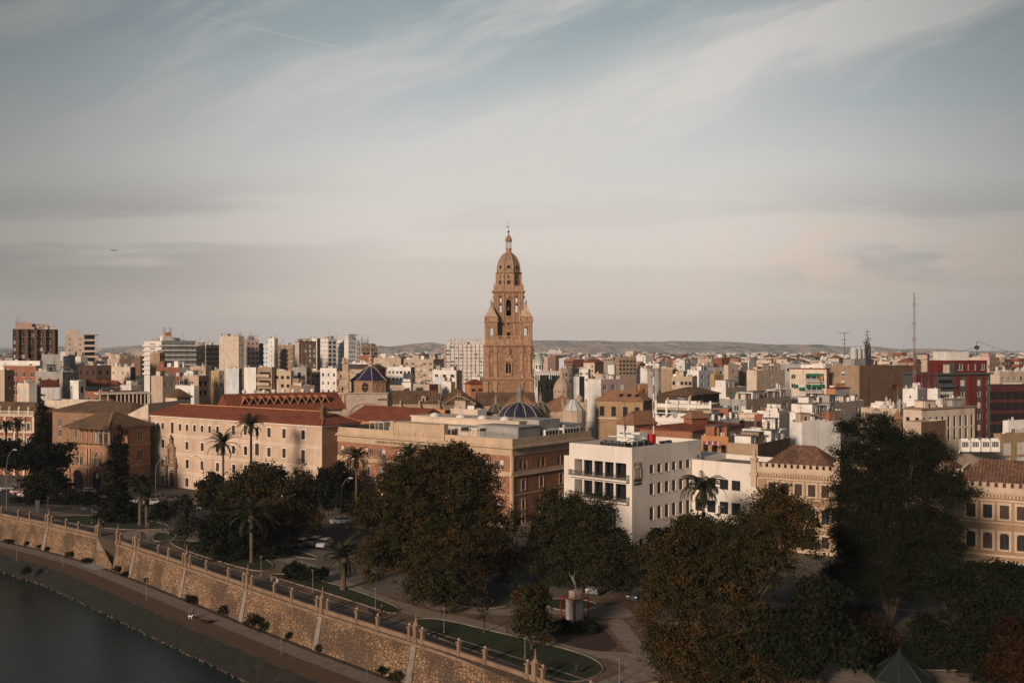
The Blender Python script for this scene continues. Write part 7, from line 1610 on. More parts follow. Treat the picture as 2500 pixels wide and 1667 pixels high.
for px in (3, 44, 72, 160, 190, 385, 410, 502, 556, 668, 711, 869, 920, 1118, 1182, 1440):
    q = on_line(px)
    if q: d, n = dn(q[1]); post(q[0], d, n, False, 0)
rail = MB()
for i in range(2, len(TOP)-2):
    if i == 5: continue
    a, b_ = TOP[i], TOP[i+1]; d, n = dn(i); L = (b_-a).length; q = .1
    for z in (.6, 1.12): rail.obox((a+b_)/2-n*.3, d, n, L, .05, z, z+.05)
    while q < L: rail.obox(a+d*q-n*.3, d, n, .035, .035, .5, 1.15); q += .16 if a.y < 175 else .3
rail.build('railing', METD, WL)
# stairs in the gap
a, b_ = TOP[5], TOP[6]; d, n = dn(5); L = (b_-a).length; st = MB(); wl_ = MB()
for k in range(20):
    z = -k*.25; c0 = a+d*(.8+(L-1.6)*k/20)-n*1.2; st.obox(c0+n*.4, d, n, (L-1.6)/20+.02, 2.6, ZP, z-.02)
st.build('stairs', pm('stair_stone', (.2, .16, .13), .9, .2), WL)
wl_.poly([tuple(A_[5]-n*2.6), tuple(A_[6]-n*2.6), tuple(TOP[6]-n*2.4), tuple(TOP[5]-n*2.4)]); wl_.poly([tuple(A_[5]), tuple(A_[5]-n*2.6), tuple(TOP[5]-n*2.4), tuple(TOP[5])]); wl_.poly([tuple(A_[6]-n*2.6), tuple(A_[6]), tuple(TOP[6]), tuple(TOP[6]-n*2.4)])
wl_.poly([tuple(A_[5]), tuple(A_[6]), tuple(A_[6]+Vector((0, 0, .9))), tuple(B_[5])]); wl_.build('stair_wall', sw, WL)
o = MB(); p0 = pg(195, 1378, ZP); 
o.poly([tuple(pg(x, y, ZP+.03)) for x, y in ((193, 1378), (248, 1371), (262, 1386), (228, 1391))]); struct(o.build('pavement_patch', pth('pale_slab', (.26, .25, .23))))
# ================================================================== park and streets
def flat(name, pix, mat, z, kind='structure'):
    b = MB(); b.poly([tuple(pg(x, y, 0)+Vector((0, 0, z))) for x, y in pix]); o = b.build(name, mat)
    return struct(o, kind) if kind else o
def smooth(pix, n=3):
    pts = list(pix)
    for _ in range(n):
        q = []
        for i in range(len(pts)): a, b = pts[i], pts[(i+1) % len(pts)]; q += [(a[0]*.75+b[0]*.25, a[1]*.75+b[1]*.25), (a[0]*.25+b[0]*.75, a[1]*.25+b[1]*.75)]
        pts = q
    return pts
ASP = pth('asphalt', (.036, .033, .031), .2); GRS = pm('lawn_grass', (.021, .032, .01), 1.0, .3, .5, 0, .2, fine=.4); SND = pth('park_sand', (.145, .095, .06), .4)
PAVE = pth('promenade_paving', (.095, .077, .072), .15); STP = brickm('crazy_paving', (.26, .215, .17), (.21, .17, .135), (.11, .08, .06), .7, .5); SID = pth('sidewalk', (.12, .092, .076), .15)
CURB = pth('kerb_stone', (.26, .2, .16)); LINE = pth('road_paint', (.35, .33, .31), .2)
flat('park_soil', [(-60, 1232), (150, 1262), (330, 1300), (700, 1390), (1010, 1470), (1240, 1500), (1560, 1440), (1720, 1445), (2500, 1560), (2650, 1800), (1380, 1800), (1280, 1672), (1000, 1558), (780, 1487), (600, 1426), (450, 1374), (330, 1333), (110, 1274), (-60, 1240)], SND, .004)
i0 = 2
strip('promenade', [p+Vector((0, 0, .012)) for p in offs(TOP, -.5)[i0:-1]], [p+Vector((0, 0, .012)) for p in offs(TOP, -4.2)[i0:-1]], PAVE)
strip('kerb', [p+Vector((0, 0, .05)) for p in offs(TOP, -4.2)[i0:-1]], [p+Vector((0, 0, .05)) for p in offs(TOP, -4.5)[i0:-1]], CURB)
# avenue between park and the buildings
AV = [(-80, 1196), (160, 1205), (300, 1222), (480, 1240), (640, 1262), (900, 1282), (1130, 1330), (1400, 1372), (1700, 1392), (2100, 1420), (2600, 1440), (2600, 1520), (2250, 1510), (2100, 1495), (1700, 1445), (1380, 1435), (1000, 1365), (800, 1345), (640, 1320), (420, 1285), (250, 1264), (80, 1238), (-80, 1228)]
flat('road', AV, ASP, .008)
flat('sidewalk', [(-80, 1180), (160, 1190), (380, 1205), (480, 1222), (700, 1245), (900, 1262), (1130, 1310), (1400, 1350), (1700, 1372), (2600, 1420), (2600, 1441), (2100, 1420), (1700, 1391), (1400, 1371), (1130, 1329), (900, 1281), (640, 1261), (480, 1239), (300, 1221), (160, 1204), (-80, 1195)], SID, .13)
for pts in ([(40, 1222), (90, 1229), (150, 1236)], [(195, 1230), (258, 1238)], [(780, 1275), (880, 1290)], [(640, 1300), (760, 1318)], [(2150, 1480), (2240, 1492)], [(2145, 1465), (2200, 1470)], [(180, 1254), (276, 1262)]):
    a = [pg(x, y)+Vector((0, 0, .012)) for x, y in pts]; b2 = [p+Vector((.02, .22, 0)) for p in a]; strip('road_marking', a, b2, LINE)
for pts in ([(228, 1246), (262, 1250), (256, 1253), (222, 1249)], [(198, 1240), (212, 1241), (210, 1243), (196, 1242)]): flat('road_marking', pts, LINE, .012)
LAWNS = [[(650, 1402), (690, 1400), (790, 1418), (880, 1445), (965, 1478), (978, 1490), (960, 1500), (900, 1480), (800, 1448), (700, 1418)],
 [(1005, 1512), (1070, 1508), (1200, 1540), (1370, 1580), (1450, 1606), (1478, 1632), (1455, 1652), (1400, 1668), (1330, 1650), (1200, 1605), (1090, 1565), (1020, 1535)],
 [(100, 1262), (200, 1256), (330, 1263), (420, 1283), (400, 1292), (300, 1294), (180, 1280)],
 [(408, 1316), (520, 1325), (640, 1360), (670, 1378), (660, 1392), (620, 1395), (500, 1360), (430, 1335)],
 [(373, 1312), (384, 1298), (410, 1300), (420, 1310), (400, 1322), (375, 1321)],
 [(640, 1335), (720, 1342), (780, 1360), (770, 1366), (700, 1355), (640, 1345)],
 [(1020, 1420), (1200, 1415), (1260, 1440), (1250, 1480), (1160, 1488), (1060, 1460)],
 [(1340, 1460), (1420, 1462), (1465, 1475), (1440, 1486), (1380, 1492), (1330, 1480)],
 [(1572, 1530), (1620, 1520), (1800, 1530), (1900, 1580), (1800, 1700), (1640, 1620), (1590, 1575)],
 [(1500, 1700), (1560, 1668), (1650, 1662), (1800, 1690), (1700, 1760)], [(1950, 1560), (2200, 1556), (2420, 1600), (2400, 1640), (2100, 1630), (1960, 1600)]]
EDG = pth('lawn_edging', (.24, .19, .15), .3)
for L in LAWNS:
    P = smooth(L, 2); flat('lawn', P, GRS, .03)
    e = MB(); W3 = [pg(x, y)+Vector((0, 0, .02)) for x, y in P]; cc = sum(W3, Vector())/len(W3)
    for a, b_ in zip(W3, W3[1:]+W3[:1]):
        d = (b_-a); 
        if d.length < .01: continue
        u = d.normalized(); n = Vector((-u.y, u.x, 0)); e.obox((a+b_)/2, u, n, d.length+.05, .16, -.02, .12)
    struct(e.build('lawn_edging', EDG))
flat('flower_bed', smooth([(1330, 1510), (1400, 1500), (1440, 1505), (1500, 1560), (1508, 1580), (1480, 1592), (1400, 1580), (1345, 1555)], 2), pth('bed_soil', (.05, .03, .022), .3), .02)
for nm, pix in (('crossing_path', [(1476, 1515), (1520, 1508), (1560, 1560), (1585, 1597), (1535, 1592), (1510, 1560)]),
  ('garden_path', [(640, 1345), (720, 1362), (790, 1385), (870, 1430), (1000, 1478), (1200, 1520), (1330, 1560), (1440, 1588), (1540, 1592), (1600, 1600), (1640, 1650), (1560, 1665), (1470, 1675), (1440, 1670), (1540, 1635), (1500, 1612), (1430, 1600), (1300, 1572), (1180, 1535), (990, 1500), (870, 1460), (780, 1398), (700, 1372), (640, 1358)]),
  ('garden_path', [(300, 1292), (400, 1288), (470, 1300), (440, 1312), (370, 1312), (330, 1325), (300, 1318)]),
  ('garden_path', [(1040, 1470), (1180, 1492), (1500, 1470), (1560, 1500), (1500, 1512), (1380, 1497), (1200, 1503), (1040, 1485)]),
  ('garden_path', [(2050, 1590), (2120, 1625), (2400, 1648), (2500, 1640), (2500, 1700), (2150, 1700), (1990, 1660)])):
    flat(nm, smooth(pix, 1), STP, .016 if nm == 'garden_path' else .02)
# ================================================================== trees
def leafm(name, c1, c2, c3, amt=.5, sc=.35):
    m = bpy.data.materials.new(name); m.use_nodes = True; t = NT(m.node_tree); b = t.N['Principled BSDF']; b.inputs['Roughness'].default_value = .75; b.inputs['Specular IOR Level'].default_value = .04
    g = t.n('ShaderNodeNewGeometry').outputs['Position']
    c = t.mix(t.mr(t.noise(g, 1.5, 3, .6), .35, .65), c1, c2)
    f = t.m('MULTIPLY', t.mr(t.noise(g, sc, 4, .6), .48, .66), t.mr(t.noise(g, 4.0, 2, .6), .42, .6))
    c = t.mix(t.m('MULTIPLY', f, amt), c, c3); t.L.new(c, b.inputs['Base Color']); return m
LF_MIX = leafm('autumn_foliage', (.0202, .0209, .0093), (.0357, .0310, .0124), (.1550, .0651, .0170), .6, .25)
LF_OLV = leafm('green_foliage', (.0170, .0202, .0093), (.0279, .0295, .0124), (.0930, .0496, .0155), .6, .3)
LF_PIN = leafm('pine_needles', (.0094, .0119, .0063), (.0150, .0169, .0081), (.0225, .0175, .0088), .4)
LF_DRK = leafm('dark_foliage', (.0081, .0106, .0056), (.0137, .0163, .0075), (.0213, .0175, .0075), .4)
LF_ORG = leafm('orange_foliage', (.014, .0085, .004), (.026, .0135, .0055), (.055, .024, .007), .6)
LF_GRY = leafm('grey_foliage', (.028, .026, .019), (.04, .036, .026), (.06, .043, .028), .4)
LF_PALM = leafm('palm_fronds', (.022, .025, .013), (.038, .04, .021), (.08, .05, .02), .3)
def crown_mesh(name, lobes, n, leaf, mat, seed, cl=28, sig=.42, aspect=.6, shell=.33, flat=1.0):
    rs = np.random.RandomState(seed); L0 = np.array(lobes, float); subs = []
    for q in L0:
        ns = 20 if q[3] > 1.2 else 6
        for _ in range(ns):
            w = rs.normal(size=3); w /= np.linalg.norm(w); w[2] = abs(w[2]) if rs.rand() < .62 else w[2]; f = rs.uniform(.28, .5); subs.append(list(q[:3]+w*q[3:6]*rs.uniform(.66, .92))+[q[3]*f, q[4]*f, q[5]*f*flat])
        subs.append(list(q[:3])+list(q[3:6]*.72)); subs.append(list(q[:3])+list(q[3:6]*.72))
    L = np.array(subs); wgt = (L[:, 3]*L[:, 4]+L[:, 3]*L[:, 5]+L[:, 4]*L[:, 5]); wgt /= wgt.sum()
    nc = max(8, n//cl); k = rs.choice(len(L), nc, p=wgt); v = rs.normal(size=(nc, 3)); v /= np.linalg.norm(v, axis=1)[:, None]; v[:, 2] = np.where(v[:, 2] < -.55, -v[:, 2], v[:, 2])
    r = rs.uniform(0, 1, nc)**shell; r *= 1+.13*np.sin(v[:, 0]*5+seed)*np.sin(v[:, 1]*6+seed*2)+.1*rs.normal(size=nc)
    cen = L[k, :3]+v*r[:, None]*L[k, 3:6]; sg = sig*(.6+.8*rs.rand(nc))
    idx = rs.randint(0, nc, n); off = rs.normal(size=(n, 3)); off[:, 2] *= .6; P = cen[idx]+off*sg[idx][:, None]
    nrm = v[idx]+rs.normal(size=(n, 3))*.75+np.array([0, 0, .35]); nrm /= np.linalg.norm(nrm, axis=1)[:, None]
    a = np.cross(nrm, rs.normal(size=(n, 3))); a /= np.linalg.norm(a, axis=1)[:, None]; b = np.cross(nrm, a)
    s = leaf*(.55+.9*rs.rand(n))[:, None]; V = np.empty((n, 4, 3)); V[:, 0] = P-a*s; V[:, 1] = P-b*s*aspect; V[:, 2] = P+a*s; V[:, 3] = P+b*s*aspect
    me = bpy.data.meshes.new(name); me.vertices.add(n*4); me.vertices.foreach_set('co', V.reshape(-1)); me.loops.add(n*4); me.loops.foreach_set('vertex_index', np.arange(n*4, dtype=np.int32))
    me.polygons.add(n); me.polygons.foreach_set('loop_start', np.arange(0, n*4, 4, dtype=np.int32)); me.polygons.foreach_set('loop_total', np.full(n, 4, dtype=np.int32)); me.materials.append(mat); me.update(calc_edges=True); me.validate(); return me
def trunk_mesh(h, r, lobes, seed, lean=0.0, forks=6):
    rg = random.Random(seed); b = MB(); top = Vector((lean*h, 0, h*.55)); b.tube([(0, 0, 0), (lean*h*.3, 0, h*.25), top], [r*1.25, r, r*.75], 8)
    for i in range(forks):
        L = lobes[i % len(lobes)]; e = Vector((L[0]+rg.uniform(-.4, .4)*L[3], L[1]+rg.uniform(-.4, .4)*L[4], L[2]+rg.uniform(-.1, .5)*L[5])); m_ = top*.5+e*.5+Vector((rg.uniform(-.5, .5), rg.uniform(-.5, .5), 0))
        b.tube([top*rg.uniform(.75, 1), m_, e], [r*.5, r*.3, r*.1], 6)
        for _ in range(2): q = e+Vector((rg.uniform(-1, 1)*L[3]*.5, rg.uniform(-1, 1)*L[4]*.5, rg.uniform(-.1, .5)*L[5])); b.tube([m_, (m_+q)/2+Vector((0, 0, .3)), q], [r*.22, r*.14, r*.05], 5)
    return b
def tree(label, px, d, lobes_px, mat, n, leaf, seed, base=0.0, r=None, cat='tree', name='tree', group=None, **kw):
    """lobes_px: (px, py, half width px, half height px [, depth offset m, depth radius px])"""
    s = d/F; T = thing(name, label, cat, pd(px, d, base), 0, group); lobes = []
    for q in lobes_px:
        dy = q[4] if len(q) > 4 else 0; ry = (q[5] if len(q) > 5 else q[2]*.9)*s; ss = (d+dy)/F
        lobes.append(((q[0]-CX)*ss-T.location.x, dy, zy(q[1], d+dy)-base, q[2]*ss, ry, q[3]*ss))
    h = min(l[2]-l[5]*.3 for l in lobes); r = r or max(.12, .022*max(l[2]+l[5] for l in lobes))
    lean = kw.pop('lean', 0)
    trunk_mesh(max(1, h*1.4), r, lobes, seed, lean).build('trunk', BARK, T)
    link('crown', crown_mesh('crown', lobes, n, leaf, mat, seed, **kw), T); return T
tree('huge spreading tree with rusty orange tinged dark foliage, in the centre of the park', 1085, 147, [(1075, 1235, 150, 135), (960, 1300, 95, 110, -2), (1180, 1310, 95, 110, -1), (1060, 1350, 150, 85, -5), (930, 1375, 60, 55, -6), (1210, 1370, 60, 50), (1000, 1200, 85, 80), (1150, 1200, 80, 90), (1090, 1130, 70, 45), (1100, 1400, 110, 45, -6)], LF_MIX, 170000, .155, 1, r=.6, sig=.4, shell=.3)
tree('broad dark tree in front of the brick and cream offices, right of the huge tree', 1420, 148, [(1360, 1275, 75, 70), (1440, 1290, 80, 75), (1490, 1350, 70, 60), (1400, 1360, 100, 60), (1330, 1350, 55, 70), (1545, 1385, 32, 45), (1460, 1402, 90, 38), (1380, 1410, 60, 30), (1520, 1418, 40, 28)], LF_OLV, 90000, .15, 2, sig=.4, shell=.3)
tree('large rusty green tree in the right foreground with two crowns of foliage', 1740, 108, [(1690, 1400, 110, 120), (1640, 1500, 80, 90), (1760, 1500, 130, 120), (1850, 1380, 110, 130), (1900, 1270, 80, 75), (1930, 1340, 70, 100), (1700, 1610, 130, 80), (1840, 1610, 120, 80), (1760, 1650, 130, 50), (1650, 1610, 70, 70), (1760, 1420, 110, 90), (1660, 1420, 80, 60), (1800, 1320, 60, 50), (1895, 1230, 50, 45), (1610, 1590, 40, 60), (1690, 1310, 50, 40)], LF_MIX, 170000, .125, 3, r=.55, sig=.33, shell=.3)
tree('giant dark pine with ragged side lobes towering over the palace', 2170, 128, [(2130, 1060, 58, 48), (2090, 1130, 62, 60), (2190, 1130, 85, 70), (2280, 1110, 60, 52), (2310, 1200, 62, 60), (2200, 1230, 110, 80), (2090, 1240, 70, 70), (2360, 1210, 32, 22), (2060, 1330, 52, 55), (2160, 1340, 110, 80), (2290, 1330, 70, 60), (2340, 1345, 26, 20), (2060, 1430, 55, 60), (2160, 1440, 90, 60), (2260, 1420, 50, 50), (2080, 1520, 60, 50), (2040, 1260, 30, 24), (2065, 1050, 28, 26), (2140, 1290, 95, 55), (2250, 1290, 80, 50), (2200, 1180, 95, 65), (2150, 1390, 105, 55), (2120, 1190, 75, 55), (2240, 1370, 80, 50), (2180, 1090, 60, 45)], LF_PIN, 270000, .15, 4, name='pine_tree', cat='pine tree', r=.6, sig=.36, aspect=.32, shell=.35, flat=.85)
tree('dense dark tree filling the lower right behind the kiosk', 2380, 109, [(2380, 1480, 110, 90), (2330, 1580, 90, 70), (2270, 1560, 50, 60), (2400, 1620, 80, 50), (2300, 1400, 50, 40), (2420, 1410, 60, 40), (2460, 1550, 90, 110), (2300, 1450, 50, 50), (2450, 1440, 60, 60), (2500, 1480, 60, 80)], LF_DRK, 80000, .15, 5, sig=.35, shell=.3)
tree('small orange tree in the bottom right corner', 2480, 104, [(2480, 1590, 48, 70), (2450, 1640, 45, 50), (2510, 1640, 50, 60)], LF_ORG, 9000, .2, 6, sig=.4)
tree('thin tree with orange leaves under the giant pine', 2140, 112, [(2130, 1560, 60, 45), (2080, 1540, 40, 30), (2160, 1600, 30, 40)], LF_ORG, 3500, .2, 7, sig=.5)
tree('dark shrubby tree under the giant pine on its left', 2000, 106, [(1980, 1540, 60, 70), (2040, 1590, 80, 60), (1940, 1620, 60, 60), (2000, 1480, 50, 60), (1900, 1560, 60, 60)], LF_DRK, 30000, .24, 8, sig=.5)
tree('wide olive brown tree before the red roofed building, left of the two palms', 655, 180, [(640, 1185, 70, 55), (700, 1215, 75, 65), (590, 1215, 60, 50), (740, 1260, 45, 50), (650, 1260, 90, 60), (690, 1300, 70, 45)], LF_MIX, 60000, .18, 9, sig=.45)
tree('small rounded tree at the left end of the olive brown tree', 510, 200, [(515, 1190, 30, 32), (530, 1230, 34, 30), (495, 1225, 22, 25)], LF_OLV, 6000, .28, 10, sig=.45)
tree('dark leafy tree between lawn and avenue, left of the big lower palm', 560, 172, [(560, 1290, 50, 48), (520, 1310, 40, 42), (600, 1310, 50, 50), (560, 1340, 60, 30), (640, 1340, 40, 30)], LF_DRK, 14000, .27, 11, sig=.5)
tree('slim silvery tree beside the round lawn', 452, 182, [(445, 1240, 26, 30), (460, 1280, 28, 32), (440, 1305, 18, 20)], LF_GRY, 4200, .22, 12, sig=.4)
tree('magnolia like dark tree at the right end of the red roofed building', 800, 216, [(800, 1190, 40, 36), (775, 1220, 34, 34), (820, 1230, 40, 34), (795, 1165, 20, 20)], LF_DRK, 10000, .3, 13, sig=.4)
tree('dark tree against the left end of the brick office', 845, 221, [(845, 1175, 28, 34), (850, 1215, 34, 36), (830, 1145, 18, 16), (868, 1240, 24, 20)], LF_DRK, 8000, .3, 14, sig=.4)
tree('flat topped dark tree mass at the far left street corner', 60, 232, [(50, 1120, 80, 36), (110, 1120, 60, 36), (0, 1125, 60, 40), (140, 1140, 30, 26), (-60, 1130, 60, 40)], LF_DRK, 20000, .36, 15, sig=.6)
tree('round olive tree before the left end of the loggia house', 118, 222, [(115, 1180, 48, 28), (85, 1185, 32, 24), (150, 1195, 30, 20)], LF_DRK, 9000, .28, 16, sig=.5)
tree('low umbrella shaped tree on the lawn before the loggia house', 182, 216, [(150, 1225, 30, 14), (190, 1220, 42, 17), (230, 1227, 24, 12)], LF_DRK, 7000, .25, 17, sig=.35)
tree('small round tree on the lawn right of the dark spruce', 396, 198, [(395, 1245, 24, 18), (385, 1258, 22, 14), (412, 1255, 18, 14)], LF_DRK, 3600, .24, 18, sig=.3)
tree('tiny tree in the kerbed round bed', 424, 196, [(424, 1242, 12, 12)], LF_DRK, 900, .2, 19, sig=.25)
tree('young orange green tree on the long lawn by the parapet', 1298, 120, [(1300, 1475, 45, 42), (1290, 1520, 40, 35), (1325, 1530, 30, 30), (1270, 1545, 22, 16), (1330, 1560, 16, 12)], LF_MIX, 8000, .18, 20, sig=.35)
tree('bare twiggy young tree beside the path', 1182, 127, [(1180, 1490, 32, 28)], LF_GRY, 500, .12, 21, sig=.3)
tree('spreading thin leaved tree below the huge tree', 1084, 137, [(1060, 1450, 55, 32), (1110, 1460, 40, 30), (1020, 1440, 30, 25)], LF_OLV, 5200, .18, 22, sig=.5)
tree('small dark street tree right of the broad dark tree', 1545, 168, [(1545, 1390, 30, 32), (1530, 1410, 24, 20)], LF_OLV, 4000, .25, 23, sig=.35)
tree('round orange tree by the government office entrance', 1622, 178, [(1620, 1320, 34, 26), (1610, 1335, 28, 16)], LF_DRK, 5000, .26, 24, sig=.35)
tree('leafy tree before the wing of the government office', 1715, 160, [(1700, 1290, 40, 32), (1740, 1310, 44, 36), (1690, 1320, 50, 30)], LF_OLV, 9000, .28, 25, sig=.45)
tree('dark tree under the left side of the huge tree', 1180, 172, [(1200, 1370, 50, 40), (1240, 1400, 30, 40)], LF_DRK, 7000, .28, 26, sig=.45)
for i, (px, py, rx, ry, lb) in enumerate(((720, 1392, 24, 20, 'round dark shrub left of its pair on the lawn'), (765, 1402, 32, 22, 'wider dark shrub near the short palm'), (1375, 1528, 36, 11, 'low dark hedge around the statue'), (1425, 1532, 34, 10, 'low dark hedge at the right foot of the statue'), (65, 1220, 42, 12, 'clipped dark hedge beside the road at the left'))):
    d = CH*F/(py+ry-HY); s = d/F; T = thing('shrub', lb, 'shrub', pd(px, d)); link('foliage', crown_mesh('foliage', [(0, 0, ry*s*.9, rx*s, rx*s*.8, ry*s)], 3000, .17, LF_DRK, 60+i, sig=.2), T)
# weeds and bushes along the foot of the wall
wr = random.Random(31)
for i, (px, py, r_) in enumerate(((18, 1318, 10), (70, 1324, 9), (98, 1330, 8), (116, 1336, 9), (172, 1352, 12), (210, 1366, 12), (284, 1390, 12), (306, 1398, 10), (360, 1414, 11), (470, 1464, 16), (545, 1492, 18), (622, 1525, 28), (645, 1532, 16), (708, 1552, 16), (780, 1580, 14), (940, 1638, 18), (965, 1655, 18), (66, 1402, 14), (512, 1536, 16), (1060, 1690, 16), (455, 1500, 8), (95, 1350, 6), (600, 1575, 7))):
    slope = (px, py) in ((66, 1402), (512, 1536), (455, 1500), (95, 1350), (600, 1575)); p = pg(px, py+(9 if not slope else 0), ZP if not slope else ZP-1); s = p.y/F
    T = thing('bush', 'bush', 'bush', p, 0, 'bushes along the foot of the river wall')
    link('foliage', crown_mesh('foliage', [(0, 0, r_*s*.55, r_*s, r_*s*.8, r_*s*.7)], int(300+r_*40), .12, LF_DRK if i % 2 else LF_OLV, 80+i, sig=.14, cl=14), T)
    T['label'] = f"{'large' if r_ > 15 else 'small' if r_ < 9.5 else 'medium'} dark bush {'on the bank slope' if slope else 'at the foot of the river wall'}, {'number' if False else ''}{['1st','2nd','3rd','4th','5th','6th','7th','8th','9th','10th','11th','12th','13th','14th','15th','16th','17th','18th','19th','20th','21st','22nd','23rd'][sorted([18,70,98,116,172,210,284,306,360,470,545,622,645,708,780,940,965,66,512,1060,455,95,600]).index(px)]} bush from left"
# conifers
def conifer(label, px, d, ytop, ybase, hw, mat, seed, n, name, cat, kink=0):
    s = d/F; z1, z0 = zy(ytop, d), 0.0; T = thing(name, label, cat, pd(px, d)); lob = []
    K = 11
    for i in range(K):
        f = i/(K-1); w = hw*s*(1-f)**.75*(1+.25*math.sin(i*2.3+seed)) + .25; z = z0+1.2+(z1-z0-1.5)*f; lob.append((.3*math.sin(i*1.9+seed), 0, z, w, w, (z1-z0)/K*.9))
    link('crown', crown_mesh('crown', lob, n, .26, mat, seed, sig=.3), T); b = MB(); b.tube([(0, 0, 0), (0, 0, z1*.8)], [.35, .1], 7); b.build('trunk', BARK, T)
conifer('tall dark cypress at the left edge above the street trees', 104, 236, 972, 1230, 27, LF_DRK, 31, 16000, 'cypress_tree', 'cypress')
conifer('dark pointed spruce standing before the loggia house', 291, 209, 1052, 1278, 44, LF_DRK, 32, 20000, 'spruce_tree', 'spruce')
# ---- palms
def frond_mesh(seed, nf, L, droop, leaf=.1):
    rg = random.Random(seed); b = MB()
    for k in range(nf):
        az = k*2.399+rg.uniform(-.2, .2); e0 = R(rg.uniform(82, 20) if k % 3 else rg.uniform(25, -25) if k % 6 else rg.uniform(-45, -75)); l = L*rg.uniform(.7, 1.12)*(.7 if k % 6 == 0 else 1); n = 12; p = Vector((0, 0, 0)); e = e0; prev = None; c = []
        for i in range(n+1):
            c.append((p.copy(), e)); p = p+Vector((math.cos(az)*math.cos(e), math.sin(az)*math.cos(e), math.sin(e)))*(l/n); e -= droop*(.4+1.2*i/n)/n*(1.2-.3*math.sin(e0))
        side = Vector((-math.sin(az), math.cos(az), 0))
        b.tube([q[0] for q in c[::3]], [.05, .04, .03, .02, .01], 3)
        for i in range(1, n*2):
            f = i/(n*2); j = min(n-1, int(f*n)); q = c[j][0].lerp(c[j+1][0], f*n-j); dirv = (c[j+1][0]-c[j][0]).normalized(); up = side.cross(dirv); ll = L*.17*math.sin(math.pi*(f*.86+.12))**.6*rg.uniform(.8, 1.15)
            for sg in (-1, 1):
                tip = q+(side*sg*.85+dirv*.75-up*.0+Vector((0, 0, -.35))).normalized()*ll; w = dirv*leaf; b.add([q-w, q+w, tip+w*.2], [(0, 1, 2)])
    return b
def palm(label, px, d, yc, rpx, seed, base=0.0, nf=44, droop=1.7, rt=.24, group='date palms', lean=0, label2=None):
    s = d/F; zc = zy(yc, d); T = thing('palm_tree', label, 'palm tree', pd(px, d, base), 0, group); h = zc-base
    b = MB(); n = 14; pts = [(lean*math.sin(i/n*1.6), 0, h*i/n) for i in range(n+1)]; b.tube(pts, [rt*(1.25 if i == 0 else 1.0+.06*(i % 2)) for i in range(n+1)], 9); b.lathe((pts[-1][0], 0, h-.9), [(rt*1.1, 0), (rt*2.0, .5), (rt*1.7, 1.0), (.1, 1.3)], 9)
    b.build('trunk', pm('palm_trunk', (.1, .07, .05), .95, .3, 3), T)
    o = frond_mesh(seed, nf, rpx*s, droop).build('crown', LF_PALM, T); o.location = (pts[-1][0], 0, h)
    for p in o.data.polygons: pass
palm('tall slim date palm before the red roofed building, left of its taller twin', 545, 215, 1083, 50, 1)
palm('tallest date palm rising against the red roof', 613, 222, 1036, 48, 2)
palm('date palm before the left end of the brick office beside the curved lamp', 870, 214, 1118, 54, 3, droop=2.1)
palm('date palm crown half hidden behind the huge tree', 1000, 208, 1112, 56, 4, droop=1.8)
palm('large lower date palm on the lawn left of the shrubs', 614, 169, 1262, 78, 5, rt=.3, droop=2.0)
palm('second lower palm just right and behind the large lower one', 640, 174, 1280, 66, 6, rt=.28)
palm('short stout date palm on the lawn near the parapet', 838, 150, 1362, 72, 7, rt=.42, nf=56, droop=1.5)
palm('great arching date palm before the wing of the government office', 1717, 172, 1196, 78, 8, rt=.27, nf=70, droop=2.6)
palm('small fan like palm, leftmost at the far left edge', 14, 262, 1042, 30, 9, nf=40, droop=1.9)
palm('small fan like palm, second from the left edge', 42, 258, 1037, 32, 10, nf=40, droop=1.9)
palm('low bushy palm clump right of the dark spruce', 342, 205, 1185, 48, 11, nf=60, droop=1.6, rt=.35)
palm('lower frond clump under the bushy palm', 358, 203, 1212, 38, 12, nf=44, droop=1.5, rt=.3)

# fallen leaves on the soil
rs = np.random.RandomState(77); lm = MB()
for i in range(7000):
    x, y = rs.uniform(640, 2000), rs.uniform(1400, 1668); p = pg(x, y); r_ = .05+.07*rs.rand(); a = rs.rand()*6.3; lm.add([(p.x+r_*math.cos(a+k*1.57), p.y+r_*math.sin(a+k*1.57), .035+.004*k) for k in range(4)], [(0, 1, 2, 3)])
struct(lm.build('fallen_leaves', pm('dead_leaves', (.13, .06, .025), .9, .4, 3)), 'stuff')
# ================================================================== street furniture, vehicles, people
POLE = pm('pole_grey', (.16, .16, .155), .6, .1, metal=.2); LAMPG = pm('lamp_glass_off', (.4, .4, .38), .4, 0)
def curved_lamp(label, px, ybase, ytop, side, d=None, green=False):
    d = d or CH*F/(ybase-HY); h = zy(ytop, d); T = thing('street_lamp', label, 'street lamp', pd(px, d), 0, 'tall curved street lamps'); b = MB(); m = 1.9*side
    b.tube([(0, 0, 0), (0, 0, .9)], .14, 8); b.tube([(0, 0, .9), (0, 0, h*.72), (m*.12, 0, h*.86), (m*.45, 0, h*.965), (m*.8, 0, h)], [.09, .08, .07, .06, .05], 7); b.build('pole', POLE, T)
    b = MB(); b.tube([(m*.75, 0, h), (m*1.0, 0, h+.05), (m*1.25, 0, h-.02)], [.08, .2, .1], 8); b.build('lamp_head', LAMPG, T)
curved_lamp('tall curved lamp between palm and parked cars, head bent right over the white car', 833, 1293, 1167, 1)
curved_lamp('curved lamp at the carved portal of the red roofed building', 380, 1222, 1120, 1)
curved_lamp('curved lamp with head bent left before the middle of the red roofed building', 497, 1225, 1113, -1)
curved_lamp('curved lamp with head bent left near the right end of the red roofed building', 728, 1240, 1136, -1)
curved_lamp('tall curved lamp at the far left edge by the street trees', 16, 1246, 1098, 1)
